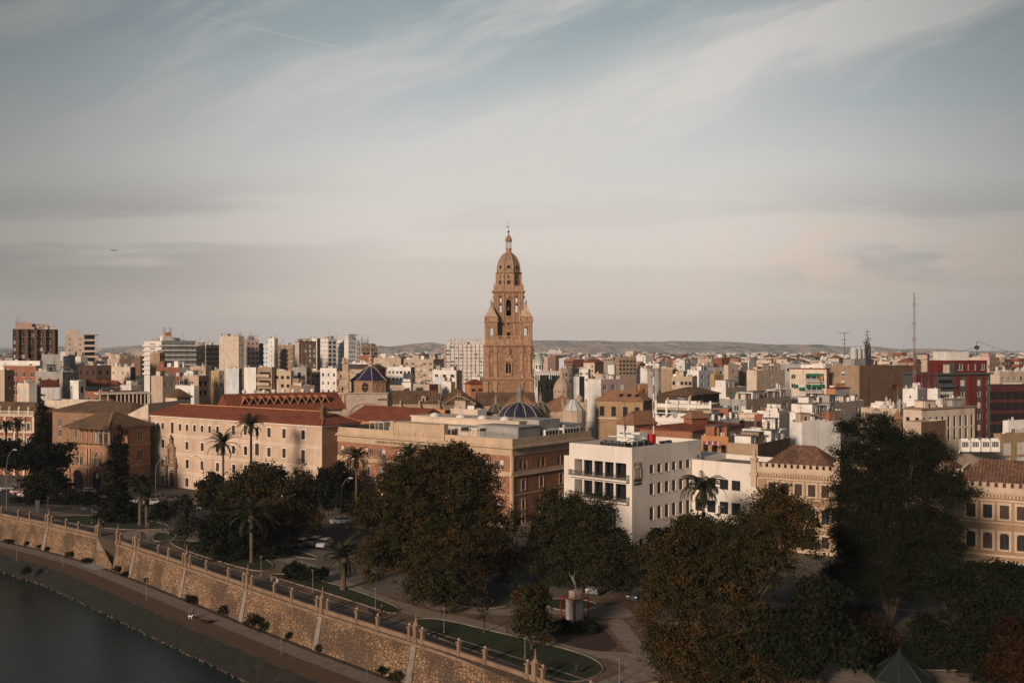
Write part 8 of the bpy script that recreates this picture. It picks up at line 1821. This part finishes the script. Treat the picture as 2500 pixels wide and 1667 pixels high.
def park_lamp(px, yt, yb, i):
    d = CH*F/(yb-HY); h = zy(yt, d); T = thing('park_lamp', f"slim park post lamp, {['1st','2nd','3rd','4th','5th','6th','7th','8th'][i]} from the left along the promenade", 'park lamp', pd(px, d), 0, 'slim post lamps along the promenade'); b = MB()
    b.lathe((0, 0, 0), [(.12, 0), (.1, .3), (.05, .35), (.045, h-.3)], 8); b.build('post', POLE, T); b = MB(); b.lathe((0, 0, h-.3), [(.06, 0), (.14, .08), (.24, .2), (.22, .26), (.03, .32)], 10); b.build('lamp_head', POLE, T)
for i, q in enumerate(((224.5, 1242, 1279), (362, 1277, 1318), (637.6, 1357, 1405), (763.7, 1390, 1445), (916.6, 1434, 1487), (1084, 1483, 1544), (1281.6, 1555, 1606), (1512.5, 1605, 1668))): park_lamp(*q, i)
for i, (px, y) in enumerate(((41, 1370), (153, 1385), (243, 1408), (358, 1466), (687, 1600), (896, 1662), (49, 1315), (377, 1420))):
    p = pg(px, y, ZP); T = thing('path_pole', f"thin metal pole beside the river path, {['1st','3rd','4th','5th','7th','8th','2nd','6th'][i]} from the left", 'pole', p, 0, 'thin poles along the river path'); b = MB(); b.tube([(0, 0, 0), (0, 0, 3.4)], .045, 6); b.build('pole', POLE, T); b = MB(); b.lathe((0, 0, 3.4), [(.05, 0), (.12, .05), (.05, .2)], 6); b.build('cap', POLE, T)
d = 176; T = thing('camera_pole', 'white pole with a white lamp box and cameras beside the arching palm', 'lamp post', pd(1755, d)); h = zy(1236, d)
b = MB(); b.tube([(0, 0, 0), (0, 0, h)], .1, 8); b.build('pole', FRW, T); b = MB(); b.box(-.1, .75, -.2, .2, h-.1, h+.1); b.build('lamp_head', FRW, T); b = MB(); b.box(-.3, .35, -.15, .15, h-1.6, h-1.2); b.box(-.25, 0, -.2, .1, h-1.9, h-1.65); b.build('camera', METD, T)
for i, (px, yt, yb, cs) in enumerate(((1655, 1257, 1330, ((.35, .01, .06), (.35, .01, .06), (.3, .02, .05))), (1673, 1256, 1335, ((.35, .02, .015), (.5, .3, .02), (.35, .02, .015))), (1690, 1256, 1340, ((.02, .03, .2), (.02, .03, .2), (.03, .04, .22))))):
    d = 184-i*2; z1 = zy(yt, d); T = thing('flag', ('limp crimson flag on a white pole, nearest the cream office corner', 'limp red and yellow flag on the middle white pole', 'limp blue flag on the pole nearest the arching palm')[i], 'flag', pd(px, d)); b = MB(); b.tube([(0, 0, 0), (0, 0, z1)], .06, 7); b.build('flagpole', FRW, T)
    b = MB(); n = 9
    for k in range(3):
        for j in range(n):
            z = z1-.4-j*.5*(.7 if i else 1); z2 = z1-.4-(j+1)*.5*(.7 if i else 1); x = lambda zz, q: .1+q*.16+.05*math.sin(zz*2+q)
            b.add([(x(z, k), .06*math.sin(z*3+k), z), (x(z, k+1), .06*math.sin(z*3+k+1), z), (x(z2, k+1), .06*math.sin(z2*3+k+1), z2), (x(z2, k), .06*math.sin(z2*3+k), z2)], [(0, 1, 2, 3)], k)
    b.build('cloth', [pm(f'flag_cloth_{"abc"[i]}{"xyz"[k]}', c, .8, 0) for k, c in enumerate(cs)], T)
# traffic light arms, bin, fence by the office
for lb, px, yb, yt, ax, side in (('arched traffic light arm over the road before the loggia house', 200, 1238, 1160, 3.4, 1), ('traffic light hanging at the corner of the cream office', 1538, 1405, 1322, 1.6, 1), ('traffic light on an arm at the far left', 88, 1226, 1140, 1.2, 1)):
    d = CH*F/(yb-HY); h = zy(yt, d); T = thing('traffic_light', lb, 'traffic light', pd(px, d)); b = MB(); b.tube([(0, 0, 0), (0, 0, h*.6), (ax*.25, 0, h*.85), (ax*.6, 0, h), (ax, 0, h)], [.1, .08, .07, .06, .05], 6); b.build('pole', METD, T); b = MB(); b.box(ax-.05, ax+.35, -.2, .2, h-.7, h+.5); b.build('signal_box', METD, T)
    b = MB()
    for k in range(3): b.lathe((ax+.15, -.22, h+.25-k*.38), [(.12, 0), (.12, .03)], 8)
    b.build('signal_lens', GLASSG, T)
p = pg(1409, 1645); T = thing('litter_bin', 'dark litter bin on two legs on the long lawn', 'litter bin', p); b = MB(); b.lathe((0, 0, .35), [(.22, 0), (.26, .7), (.24, .75), (.2, .72)], 10); b.build('bin', METD, T); b = MB(); b.tube([(-.25, 0, 0), (-.25, 0, .8)], .03, 5); b.tube([(.25, 0, 0), (.25, 0, .8)], .03, 5); b.build('leg', METD, T)
a, c_ = pg(1545, 1362), pg(1612, 1372); T = thing('iron_fence', 'black iron fence at the foot of the cream government office', 'fence', a); b = MB(); n = 34
for i in range(n+1): q = (c_-a)*(i/n); b.tube([(q.x, q.y, 0), (q.x, q.y, 1.9)], .03, 4)
for z in (.2, 1.75): b.tube([(0, 0, z), (c_.x-a.x, c_.y-a.y, z)], .04, 4)
b.build('fence_panel', METD, T)
for i in range(3): q = (c_-a)*(i/2); b = MB(); b.box(q.x-.25, q.x+.25, q.y-.25, q.y+.25, 0, 1.0); b.build('post', wm('white'), T)
# kiosk with octagonal roof
d = 104.; T = thing('park_kiosk', 'octagonal park kiosk with a dark green pointed roof at the bottom right', 'kiosk', pd(2196, d)); b = MB(); k8 = 1/math.cos(math.pi/8); zE = zy(1648, d); zA = zy(1590, d)
b.lathe((0, 0, 0), [(2.9*k8, zE), (.12, zA)], 8, None, math.pi/8); b.build('roof', pm('kiosk_green', (.008, .015, .011), .7, .2), T)
b = MB(); b.lathe((0, 0, 0), [(2.85*k8, zE-.3), (2.95*k8, zE-.01)], 8, None, math.pi/8); b.build('fascia', pm('kiosk_fascia', (.035, .042, .036), .7, .1), T)
b = MB(); b.lathe((0, 0, 0), [(2.2*k8, 0), (2.2*k8, zE-.3)], 8, None, math.pi/8); b.build('body', pm('kiosk_wall', (.05, .05, .045), .8, .2), T)
b = MB(); b.lathe((0, 0, zA), [(.12, 0), (.1, .3), (.02, .5)], 6); b.build('finial', METD, T)
b = MB()
for k in range(8): a_ = math.pi/8+k*math.pi/4; b.tube([(2.9*k8*math.cos(a_), 2.9*k8*math.sin(a_), zE+.03), (0, 0, zA)], .05, 4)
b.build('roof_rib', pm('kiosk_fascia', (.035, .042, .036)), T)
# ---- bodies grown over a skeleton
def body_mesh(name, verts, edges, radii, mats, pick, lvl=1):
    me = bpy.data.meshes.new(name+'_skeleton'); me.from_pydata(verts, edges, []); o = bpy.data.objects.new('tmp', me); C.objects.link(o)
    md = o.modifiers.new('Skin', 'SKIN'); md.use_smooth_shade = True; sv = me.skin_vertices[0].data
    for i, r in enumerate(radii): sv[i].radius = (r, r)
    sv[0].use_root = True; ss = o.modifiers.new('S', 'SUBSURF'); ss.levels = lvl; ss.render_levels = lvl
    out = bpy.data.meshes.new_from_object(o.evaluated_get(bpy.context.evaluated_depsgraph_get())); bpy.data.objects.remove(o); out.name = name
    for m in mats: out.materials.append(m)
    for p in out.polygons: p.material_index = pick(p.center); p.use_smooth = True
    return out
SKIN = pm('skin', (.35, .2, .14), .7, 0); HAIR = pm('dark_hair', (.02, .014, .01), .8, 0)
def person(label, p, rz, top, leg, pose='walk', scale=1.0, bag=None):
    T = thing('person', label, 'person', p, rz); s = .22 if pose == 'walk' else .05
    if pose == 'sit':
        V = [(0, 0, .5), (0, 0, .75), (0, .02, 1.0), (0, -.02, 1.12), (0, -.04, 1.24), (.1, 0, .5), (.12, -.42, .48), (.12, -.45, .08), (.12, -.6, .03), (-.1, 0, .5), (-.12, -.42, .48), (-.12, -.45, .08), (-.12, -.6, .03), (.2, 0, .95), (.24, -.15, .72), (.15, -.35, .62), (-.2, 0, .95), (-.24, -.15, .72), (-.15, -.35, .62)]
    else:
        V = [(0, 0, .92), (0, .01, 1.15), (0, .0, 1.38), (0, -.01, 1.5), (0, -.03, 1.6), (.09, 0, .88), (.1, -s*.6, .5), (.1, -s*.4, .08), (.1, -s*.4-.16, .03), (-.09, 0, .88), (-.1, s*.3, .5), (-.1, s, .1), (-.1, s-.14, .03), (.19, 0, 1.36), (.24, .08, 1.1), (.22, -.04 if pose != 'hold' else -.3, .86 if pose != 'hold' else 1.05), (-.19, 0, 1.36), (-.24, -.06, 1.1), (-.22, -.16, .88)]
    Ed = [(0, 1), (1, 2), (2, 3), (3, 4), (0, 5), (5, 6), (6, 7), (7, 8), (0, 9), (9, 10), (10, 11), (11, 12), (2, 13), (13, 14), (14, 15), (2, 16), (16, 17), (17, 18)]
    Rr_ = [.13, .12, .14, .05, .085, .09, .065, .045, .04, .09, .065, .045, .04, .06, .045, .03, .06, .045, .03]; zt = .5 if pose == 'sit' else .9; zh = 1.1 if pose == 'sit' else 1.46
    me = body_mesh('body', V, Ed, Rr_, [top, leg, SKIN], lambda c: 2 if c.z > zh or (abs(c.x) > .18 and c.z < .93 and pose != 'sit') else 1 if c.z < zt else 0)
    link('body', me, T, scale=(scale,)*3); hz = (1.28 if pose == 'sit' else 1.64)*scale; hy = -.04*scale
    b = MB(); b.lathe((0, hy, hz-.12), [(.02, 0), (.09, .04), (.105, .12), (.095, .2), (.05, .24)], 10); b.build('head', SKIN, T); b = MB(); b.lathe((0, hy+.02, hz-.02), [(.112, 0), (.118, .06), (.1, .13), (.04, .165)], 10); b.build('hair', HAIR, T)
    if bag: b = MB(); b.box(.22, .36, -.2, .05, .55, .85); b.build('bag', bag, T)
    return T
cl = {k: pm('garb_'+k, v, .9, .1, 3) for k, v in dict(navy=(.02, .025, .04), black=(.012, .012, .013), grey=(.14, .14, .15), cream=(.3, .27, .22), red=(.06, .012, .014), blue=(.06, .08, .13), brown=(.09, .05, .04)).items()}
person('person in a grey blue jacket standing on the river path with two dogs', pg(470, 1508, ZP), R(200), cl['blue'], cl['navy'], 'hold')
person('person in dark coat walking with a child on the park paving', pg(347, 1316), R(20), cl['black'], cl['navy'])
person('child in dark red jacket beside the dark coated adult', pg(353, 1316), R(20), cl['red'], cl['black'], scale=.7)
person('person in pale jacket leaning at the railing, left of the pair', pg(664, 1432), R(190), cl['grey'], cl['black'], 'stand')
person('person in cream jacket at the railing, right of the pair', pg(677, 1436), R(170), cl['cream'], cl['navy'], 'stand')
person('person dressed in black walking on the promenade with dark red trousers', pg(932, 1505), R(160), cl['black'], cl['red'])
person('left of two people sitting on the parapet in dark jackets', pg(902, 1502)+Vector((0, 0, .0)), R(180), cl['black'], cl['brown'], 'sit')
person('right of two people sitting on the parapet in dark jackets', pg(911, 1505)+Vector((0, 0, .0)), R(150), cl['black'], cl['black'], 'sit')
person('dark figure at the top of the river stairs', pg(252, 1292), R(60), cl['black'], cl['black'], 'stand')
person('dark figure at the foot of the river stairs', pg(253, 1377, ZP), R(120), cl['black'], cl['navy'], 'stand')
person('person crouching in black beside the parapet post', pg(927, 1515), R(90), cl['black'], cl['black'], 'sit')
def dog(label, p, rz, m):
    T = thing('dog', label, 'dog', p, rz)
    V = [(0, .22, .38), (0, 0, .37), (0, -.24, .39), (0, -.34, .5), (0, -.42, .56), (0, -.53, .52), (0, .34, .48), (0, .42, .58), (.08, .24, .3), (.08, .3, .17), (.08, .27, .02), (-.08, .24, .3), (-.08, .2, .17), (-.08, .17, .02), (.08, -.22, .28), (.08, -.2, .14), (.08, -.23, .02), (-.08, -.22, .28), (-.08, -.27, .15), (-.08, -.31, .02), (.06, -.4, .63), (-.06, -.4, .63)]
    E_ = [(0, 1), (1, 2), (2, 3), (3, 4), (4, 5), (0, 6), (6, 7), (0, 8), (8, 9), (9, 10), (0, 11), (11, 12), (12, 13), (2, 14), (14, 15), (15, 16), (2, 17), (17, 18), (18, 19), (4, 20), (4, 21)]
    r = [.1, .1, .12, .075, .075, .04, .03, .018, .06, .03, .025, .06, .03, .025, .05, .028, .025, .05, .028, .025, .022, .022]
    link('body', body_mesh('body', V, E_, r, [m], lambda c: 0), T, scale=(1.25,)*3)
dog('small white dog on the river path beside its owner', pg(465, 1511, ZP), R(60), pm('white_fur', (.5, .46, .42), .9, .15, 6)); dog('small dark dog trotting on the ochre strip of the river path', pg(499, 1522, ZP), R(-50), pm('dark_fur', (.02, .018, .016), .9, .15, 6))
# ---- statue
p = pg(1403, 1516); T = thing('monument', 'pinkish stone monument with white tablets, red steel frame and bronze figure raising both arms', 'monument', p, R(40)); PNK = pm('pink_granite', (.42, .3, .24), .85, .25, 1.5, .3); mb = pm('white_marble', (.62, .59, .54), .6, .1)
b = MB(); b.box(-.85, .85, -.85, .85, 0, 3.0); b.box(-.55, .55, -.55, .55, 3.0, 4.1); b.box(-.95, .95, -.95, .95, 0, .25); b.build('plinth', PNK, T)
b = MB(); b.box(-.58, .58, -.9, -.852, .35, 2.6); b.build('tablet', mb, T); b = MB(); b.box(-.9, -.852, -.58, .58, .35, 2.6); b.build('tablet', mb, T)
b = MB()
for x, y in ((-1.3, -1.3), (1.3, -1.3), (1.3, 1.3), (-1.3, 1.3)): b.box(x-.06, x+.06, y-.06, y+.06, 0, 3.15)
for s1 in (-1.3, 1.3): b.box(-1.36, 1.36, s1-.05, s1+.05, 3.152, 3.26); b.box(s1-.05, s1+.05, -1.25, 1.25, 3.152, 3.26)
b.build('steel_frame', pm('red_steel', (.22, .02, .025), .5, .05), T)
V = [(0, 0, 1.0), (-.12, 0, 1.35), (-.26, 0, 1.7), (-.33, 0, 1.86), (-.37, 0, 2.0), (.15, .05, .6), (.3, .05, .25), (.5, .05, .0), (.05, -.1, .6), (.2, -.1, .25), (.3, -.1, .0), (-.4, .0, 1.72), (-.62, .0, 2.05), (-.78, .0, 2.5), (-.12, 0, 1.75), (-.02, 0, 2.1), (.02, 0, 2.6), (.3, .25, .5), (.6, .1, .15), (-.5, -.1, 1.45)]
E_ = [(0, 1), (1, 2), (2, 3), (3, 4), (0, 5), (5, 6), (6, 7), (0, 8), (8, 9), (9, 10), (2, 11), (11, 12), (12, 13), (2, 14), (14, 15), (15, 16), (0, 17), (17, 18), (1, 19)]
o = link('bronze_figure', body_mesh('bronze_figure', V, E_, [.2, .18, .19, .07, .12, .16, .13, .09, .16, .13, .08, .08, .05, .03, .08, .05, .03, .12, .05, .06], [pm('green_bronze', (.12, .13, .105), .7, .25, 4, metal=.2)], lambda c: 0), T, (0, 0, 4.1)); o.rotation_euler = (0, 0, R(-40))
# ---- cars
TYRE = pm('tyre', (.015, .015, .015), .9, 0); RIMM = pm('rim', (.3, .3, .3), .4, 0, metal=.5); LAMP = pm('headlight', (.6, .6, .55), .3, 0); TAIL = pm('tail_light', (.3, .01, .01), .4, 0)
def car_root(paint):
    T = bpy.data.objects.new('parked_car', None); C.objects.link(T); C.objects  # placed later
    W2 = .88; prof = [(-2.1, .35), (-2.12, .75), (-2.0, .95), (-1.75, 1.0), (-.0, 1.0)]
    st = [(-2.12, .32, .72, .74), (-2.0, .28, .9, .84), (-1.2, .25, .98, .88), (-.9, .25, .99, .88), (1.2, .25, 1.0, .88), (1.9, .27, .98, .86), (2.1, .35, .8, .78)]
    b = MB(); vs = []; fs = []
    for x, z0, z1, w in st: vs += [(x, -w, z0), (x, -w*1.01, (z0+z1)/2), (x, -w*.93, z1), (x, w*.93, z1), (x, w*1.01, (z0+z1)/2), (x, w, z0)]
    for i in range(len(st)-1):
        for k in range(6): fs.append((i*6+k, i*6+(k+1) % 6, (i+1)*6+(k+1) % 6, (i+1)*6+k))
    fs += [(0, 1, 2, 3, 4, 5), tuple(reversed(range((len(st)-1)*6, len(st)*6)))]; b.add(vs, fs)
    b.add([(-.55, -.62, 1.47), (1.45, -.62, 1.45), (1.45, .62, 1.45), (-.55, .62, 1.47), (-.6, -.66, 1.41), (1.5, -.66, 1.39), (1.5, .66, 1.39), (-.6, .66, 1.41)], [(0, 1, 2, 3), (4, 5, 1, 0), (5, 6, 2, 1), (6, 7, 3, 2), (7, 4, 0, 3)])
    for x0, x1, xt0, xt1 in ((-1.1, -1.0, -.62, -.52), (.2, .3, .3, .38), (1.8, 1.95, 1.42, 1.52)):
        for s_ in (-1, 1): b.add([(x0, s_*.83, .97), (x1, s_*.83, .97), (xt1, s_*.66, 1.41), (xt0, s_*.66, 1.41)], [(0, 1, 2, 3)])
    o = link('body', b.mesh('body', paint), T, smooth=False)
    g = MB(); g.add([(-1.15, -.8, .975), (1.9, -.8, .975), (1.9, .8, .975), (-1.15, .8, .975), (-.58, -.64, 1.41), (1.46, -.64, 1.4), (1.46, .64, 1.4), (-.58, .64, 1.41)], [(0, 1, 5, 4), (1, 2, 6, 5), (2, 3, 7, 6), (3, 0, 4, 7)]); link('window_glass', g.mesh('window_glass', GLASS), T)
    for x in (-1.3, 1.3):
        for s_ in (-1, 1):
            w = MB(); n = 14; ys = (s_*.9, s_*.68); vs = [(x+.32*math.cos(2*math.pi*k/n), y, .32+.32*math.sin(2*math.pi*k/n)) for y in ys for k in range(n)]; w.add(vs, [tuple(range(n)), tuple(range(n, 2*n))]+[(k, (k+1) % n, n+(k+1) % n, n+k) for k in range(n)], 0)
            w.add([(x+.2*math.cos(2*math.pi*k/n), s_*.905, .32+.2*math.sin(2*math.pi*k/n)) for k in range(n)], [tuple(range(n))], 1); link('wheel', w.mesh('wheel', [TYRE, RIMM]), T)
    for s_ in (-1, 1):
        h = MB(); h.box(-2.12, -1.95, s_*.62-.18, s_*.62+.18, .68, .84); link('headlight', h.mesh('headlight', LAMP), T)
        h = MB(); h.box(1.98, 2.12, s_*.64-.14, s_*.64+.14, .72, .9); link('tail_light', h.mesh('tail_light', TAIL), T)
    return T
PAINT = {k: pm('car_'+k, v, .35, 0, spec=.5) for k, v in dict(white=(.5, .49, .47), silver=(.2, .21, .22), black=(.015, .016, .018), blue=(.03, .045, .06), red=(.14, .015, .015), grey=(.09, .09, .1)).items()}
PROTO = {}
def car(label, px, py, rz, col, cat='car', sc=1.0, group='cars in the park streets'):
    if col not in PROTO: r = PROTO[col] = car_root(PAINT[col])
    else: r = copy_tree(PROTO[col])
    tag(r, label, cat, group); r.location = pg(px, py)+Vector((0, 0, .01)); r.rotation_euler = (0, 0, R(rz)); r.scale = (sc,)*3; return r
car('white hatchback driving on the avenue beside the tall curved lamp', 831, 1278, 18, 'white')
car('silver car parked nose out under the trees, left of the short palm', 768, 1330, 75, 'silver'); car('white car parked beside the silver one', 792, 1334, 78, 'white'); car('black car with pale bonnet behind the silver one', 764, 1298, 60, 'black')
car('white car before the arches of the loggia house', 212, 1205, 10, 'white'); car('silver car half hidden by the left street trees', 283, 1211, 20, 'silver')
car('white car right of the dark spruce', 366, 1232, 15, 'white'); car('white van seen behind the bushy palm', 342, 1230, 40, 'white', 'van', 1.1)
car('dark car at the far left edge of the road', 18, 1198, 5, 'black'); car('red car at the far left beside the lamp', 48, 1206, 5, 'red'); car('grey car behind the red one at the far left', 36, 1192, 5, 'grey')
car('pale silver van parked behind the statue under the trees', 1457, 1446, 65, 'silver', 'van', 1.15);  car('blue car parked at the right of the street trees', 1556, 1462, 60, 'blue')
car('blue grey car glimpsed beneath the huge tree', 1195, 1395, 30, 'blue'); car('white car glimpsed below the slim silvery tree', 470, 1245, 15, 'white'); car('dark car parked under the trees left of the silver car', 735, 1335, 80, 'grey')
car('white car on the avenue far left behind the lamp', 66, 1212, 12, 'white')
# scooters
def scooter(label, px, py, rz, c):
    T = thing('motor_scooter', label, 'motorcycle', pg(px, py), R(rz), 'motorcycles parked by the red roofed building'); b = MB()
    b.tube([(-.5, 0, .5), (-.1, 0, .42), (.3, 0, .55), (.75, 0, .75)], [.12, .14, .18, .1], 7); b.tube([(-.55, 0, .5), (-.42, 0, 1.0)], [.14, .06], 7); b.build('body', c, T)
    b = MB(); b.tube([(-.42, -.3, 1.03), (-.42, .3, 1.03)], .03, 5); b.build('handlebar', METD, T); b = MB(); b.tube([(.0, 0, .75), (.6, 0, .82)], [.12, .13], 6); b.build('seat', METD, T)
    for x in (-.65, .6):
        w = MB(); n = 12; w.add([(x+.28*math.cos(2*math.pi*k/n), y, .28+.28*math.sin(2*math.pi*k/n)) for y in (-.06, .06) for k in range(n)], [tuple(range(n)), tuple(range(n, 2*n))]+[(k, (k+1) % n, n+(k+1) % n, n+k) for k in range(n)]); w.build('wheel', TYRE, T)
scooter('silver scooter, leftmost of the parked motorcycles', 394, 1213, 60, PAINT['silver']); scooter('black motorcycle, middle of the parked ones', 415, 1217, 50, PAINT['black']); scooter('black motorcycle, rightmost of the parked ones', 426, 1215, 55, PAINT['grey'])
# banner, orange kiosk, dark pillar sign
p = pg(156, 1206); T = thing('street_kiosk', 'small orange street kiosk with pale stripes left of the loggia house', 'kiosk', p); b = MB(); b.box(-.7, .7, -.5, .5, 0, 2.4, 0); b.build('body', pm('kiosk_orange', (.35, .12, .02), .6, .1), T); b = MB(); b.box(-.75, .75, -.55, .55, 2.4, 2.55); b.box(-.72, .72, -.52, -.502, 1.5, 1.8); b.build('trim', FRW, T)
p = pg(92, 1250); T = thing('information_pillar', 'dark flat information pillar on the lawn at the left', 'sign', p); b = MB(); b.box(-.5, .5, -.12, .12, 0, 2.7); b.box(-.55, .55, -.15, .15, 0, .15); b.build('panel', METD, T)
# bird
T = thing('flying_bird', 'dark bird gliding in the sky at the left', 'bird', pd(278, 260, zy(612, 260)), R(30)); V = [(0, 0, 0), (0, -.35, .02), (0, -.55, .05), (0, .4, 0), (.4, -.08, .12), (.95, .1, .05), (-.4, -.08, .12), (-.95, .1, .05)]
link('body', body_mesh('body', V, [(0, 1), (1, 2), (0, 3), (0, 4), (4, 5), (0, 6), (6, 7)], [.1, .09, .06, .05, .09, .04, .09, .04], [METD], lambda c: 0), T)
# ================================================================== far town beyond the city: uncountable
rs = np.random.RandomState(5); st = MB(); cols = [wm(c, .1) for c in ('white', 'cream', 'beige', 'terracotta', 'tan', 'pink')]
for i in range(5200):
    d = 1500*(4.2**rs.rand()); x = rs.uniform(-.56, .56)*d; w, l, h = rs.uniform(6, 18)*(1+d/6000), rs.uniform(6, 14), rs.uniform(4, 9) if d > 2400 else rs.uniform(6, 17)
    if rs.rand() < .03: h *= 2.2
    h = min(h, 33); k = rs.choice(6, p=[.42, .2, .16, .09, .08, .05]); a = rs.uniform(0, .8); st.obox((x, d, 0), (math.cos(a), math.sin(a), 0), (-math.sin(a), math.cos(a), 0), w, l, -.3, h, int(k))
struct(st.build('distant_town', cols), 'stuff')
# villages and groves on the foot of the hills
st = MB()
for i in range(900):
    d = rs.uniform(5200, 7000); c = rs.choice(14); x = (-.5+c/13.)*d*1.05+rs.normal()*.025*d; w, h = rs.uniform(14, 34), rs.uniform(6, 12); z = 0 if d < 6300 else (d-6300)*.02
    st.box(x-w/2, x+w/2, d, d+14, z-8, z+h, int(rs.choice(3)))
struct(st.build('hillside_villages', cols[:3]), 'stuff')
gv = MB()
for i in range(1600):
    d = 1500*(4.4**rs.rand()); x = rs.uniform(-.56, .56)*d; r_ = rs.uniform(5, 14)*(1+d/7000); gv.lathe((x, d, -.3), [(r_*.8, 0), (r_, r_*.3), (r_*.7, r_*.6), (r_*.15, r_*.8)], 6, None, rs.rand()*3)
struct(gv.build('distant_groves', LF_DRK), 'stuff')
for i, (xa, ya, da, xb, yb_, db, sag, lb) in enumerate(((1560, 1235-160, 232, 2120, 862, 330, 5, 'long sagging cable climbing to the antenna mast on the tan block'), (1915, 1065, 250, 2135, 1018, 240, 1.5, 'cable sagging over the big plain white wall house'), (2118, 845, 334, 2380, 868, 330, 3, 'cable from the antenna mast to the red apartments'), (1600, 1030, 232, 1790, 1035, 232, 1.6, 'low cable across the terraces behind the cream office'), (2240, 1040, 226, 2495, 1062, 218, 2, 'cable passing the long windowed building at the right'), (1420, 1030, 238, 1560, 1000, 236, 1.2, 'cable between the rooftops right of the skylight cone'))):
    a, b_ = pd(xa, da, zy(ya, da)), pd(xb, db, zy(yb_, db)); T = thing('overhead_cable', lb, 'cable', a); m_ = MB(); m_.tube([(b_-a)*(k/10)+Vector((0, 0, -sag*4*(k/10)*(1-k/10))) for k in range(11)], .045, 4); m_.build('cable', METD, T)
# ================================================================== haze
if not globals().get('NOHAZE'):
    hz = MB(); hz.box(-11000, 11000, -400, 14800, -12, 440); o = hz.mesh('haze', []); ho = bpy.data.objects.new('haze', o); C.objects.link(ho); struct(ho, 'stuff')
    m = bpy.data.materials.new('haze_air'); m.use_nodes = True; t = NT(m.node_tree); t.N.clear(); pv = t.n('ShaderNodeVolumePrincipled'); pv.inputs['Color'].default_value = (.78, .87, 1.0, 1); pv.inputs['Density'].default_value = 6e-5; pv.inputs['Anisotropy'].default_value = 0
    mo = t.n('ShaderNodeOutputMaterial'); t.L.new(pv.outputs[0], mo.inputs['Volume']); o.materials.append(m)
for o in C.objects:
    if o.parent is None and o.get('label') and not 4 <= len(o['label'].split()) <= 16: print('LABEL', len(o['label'].split()), o['label'])
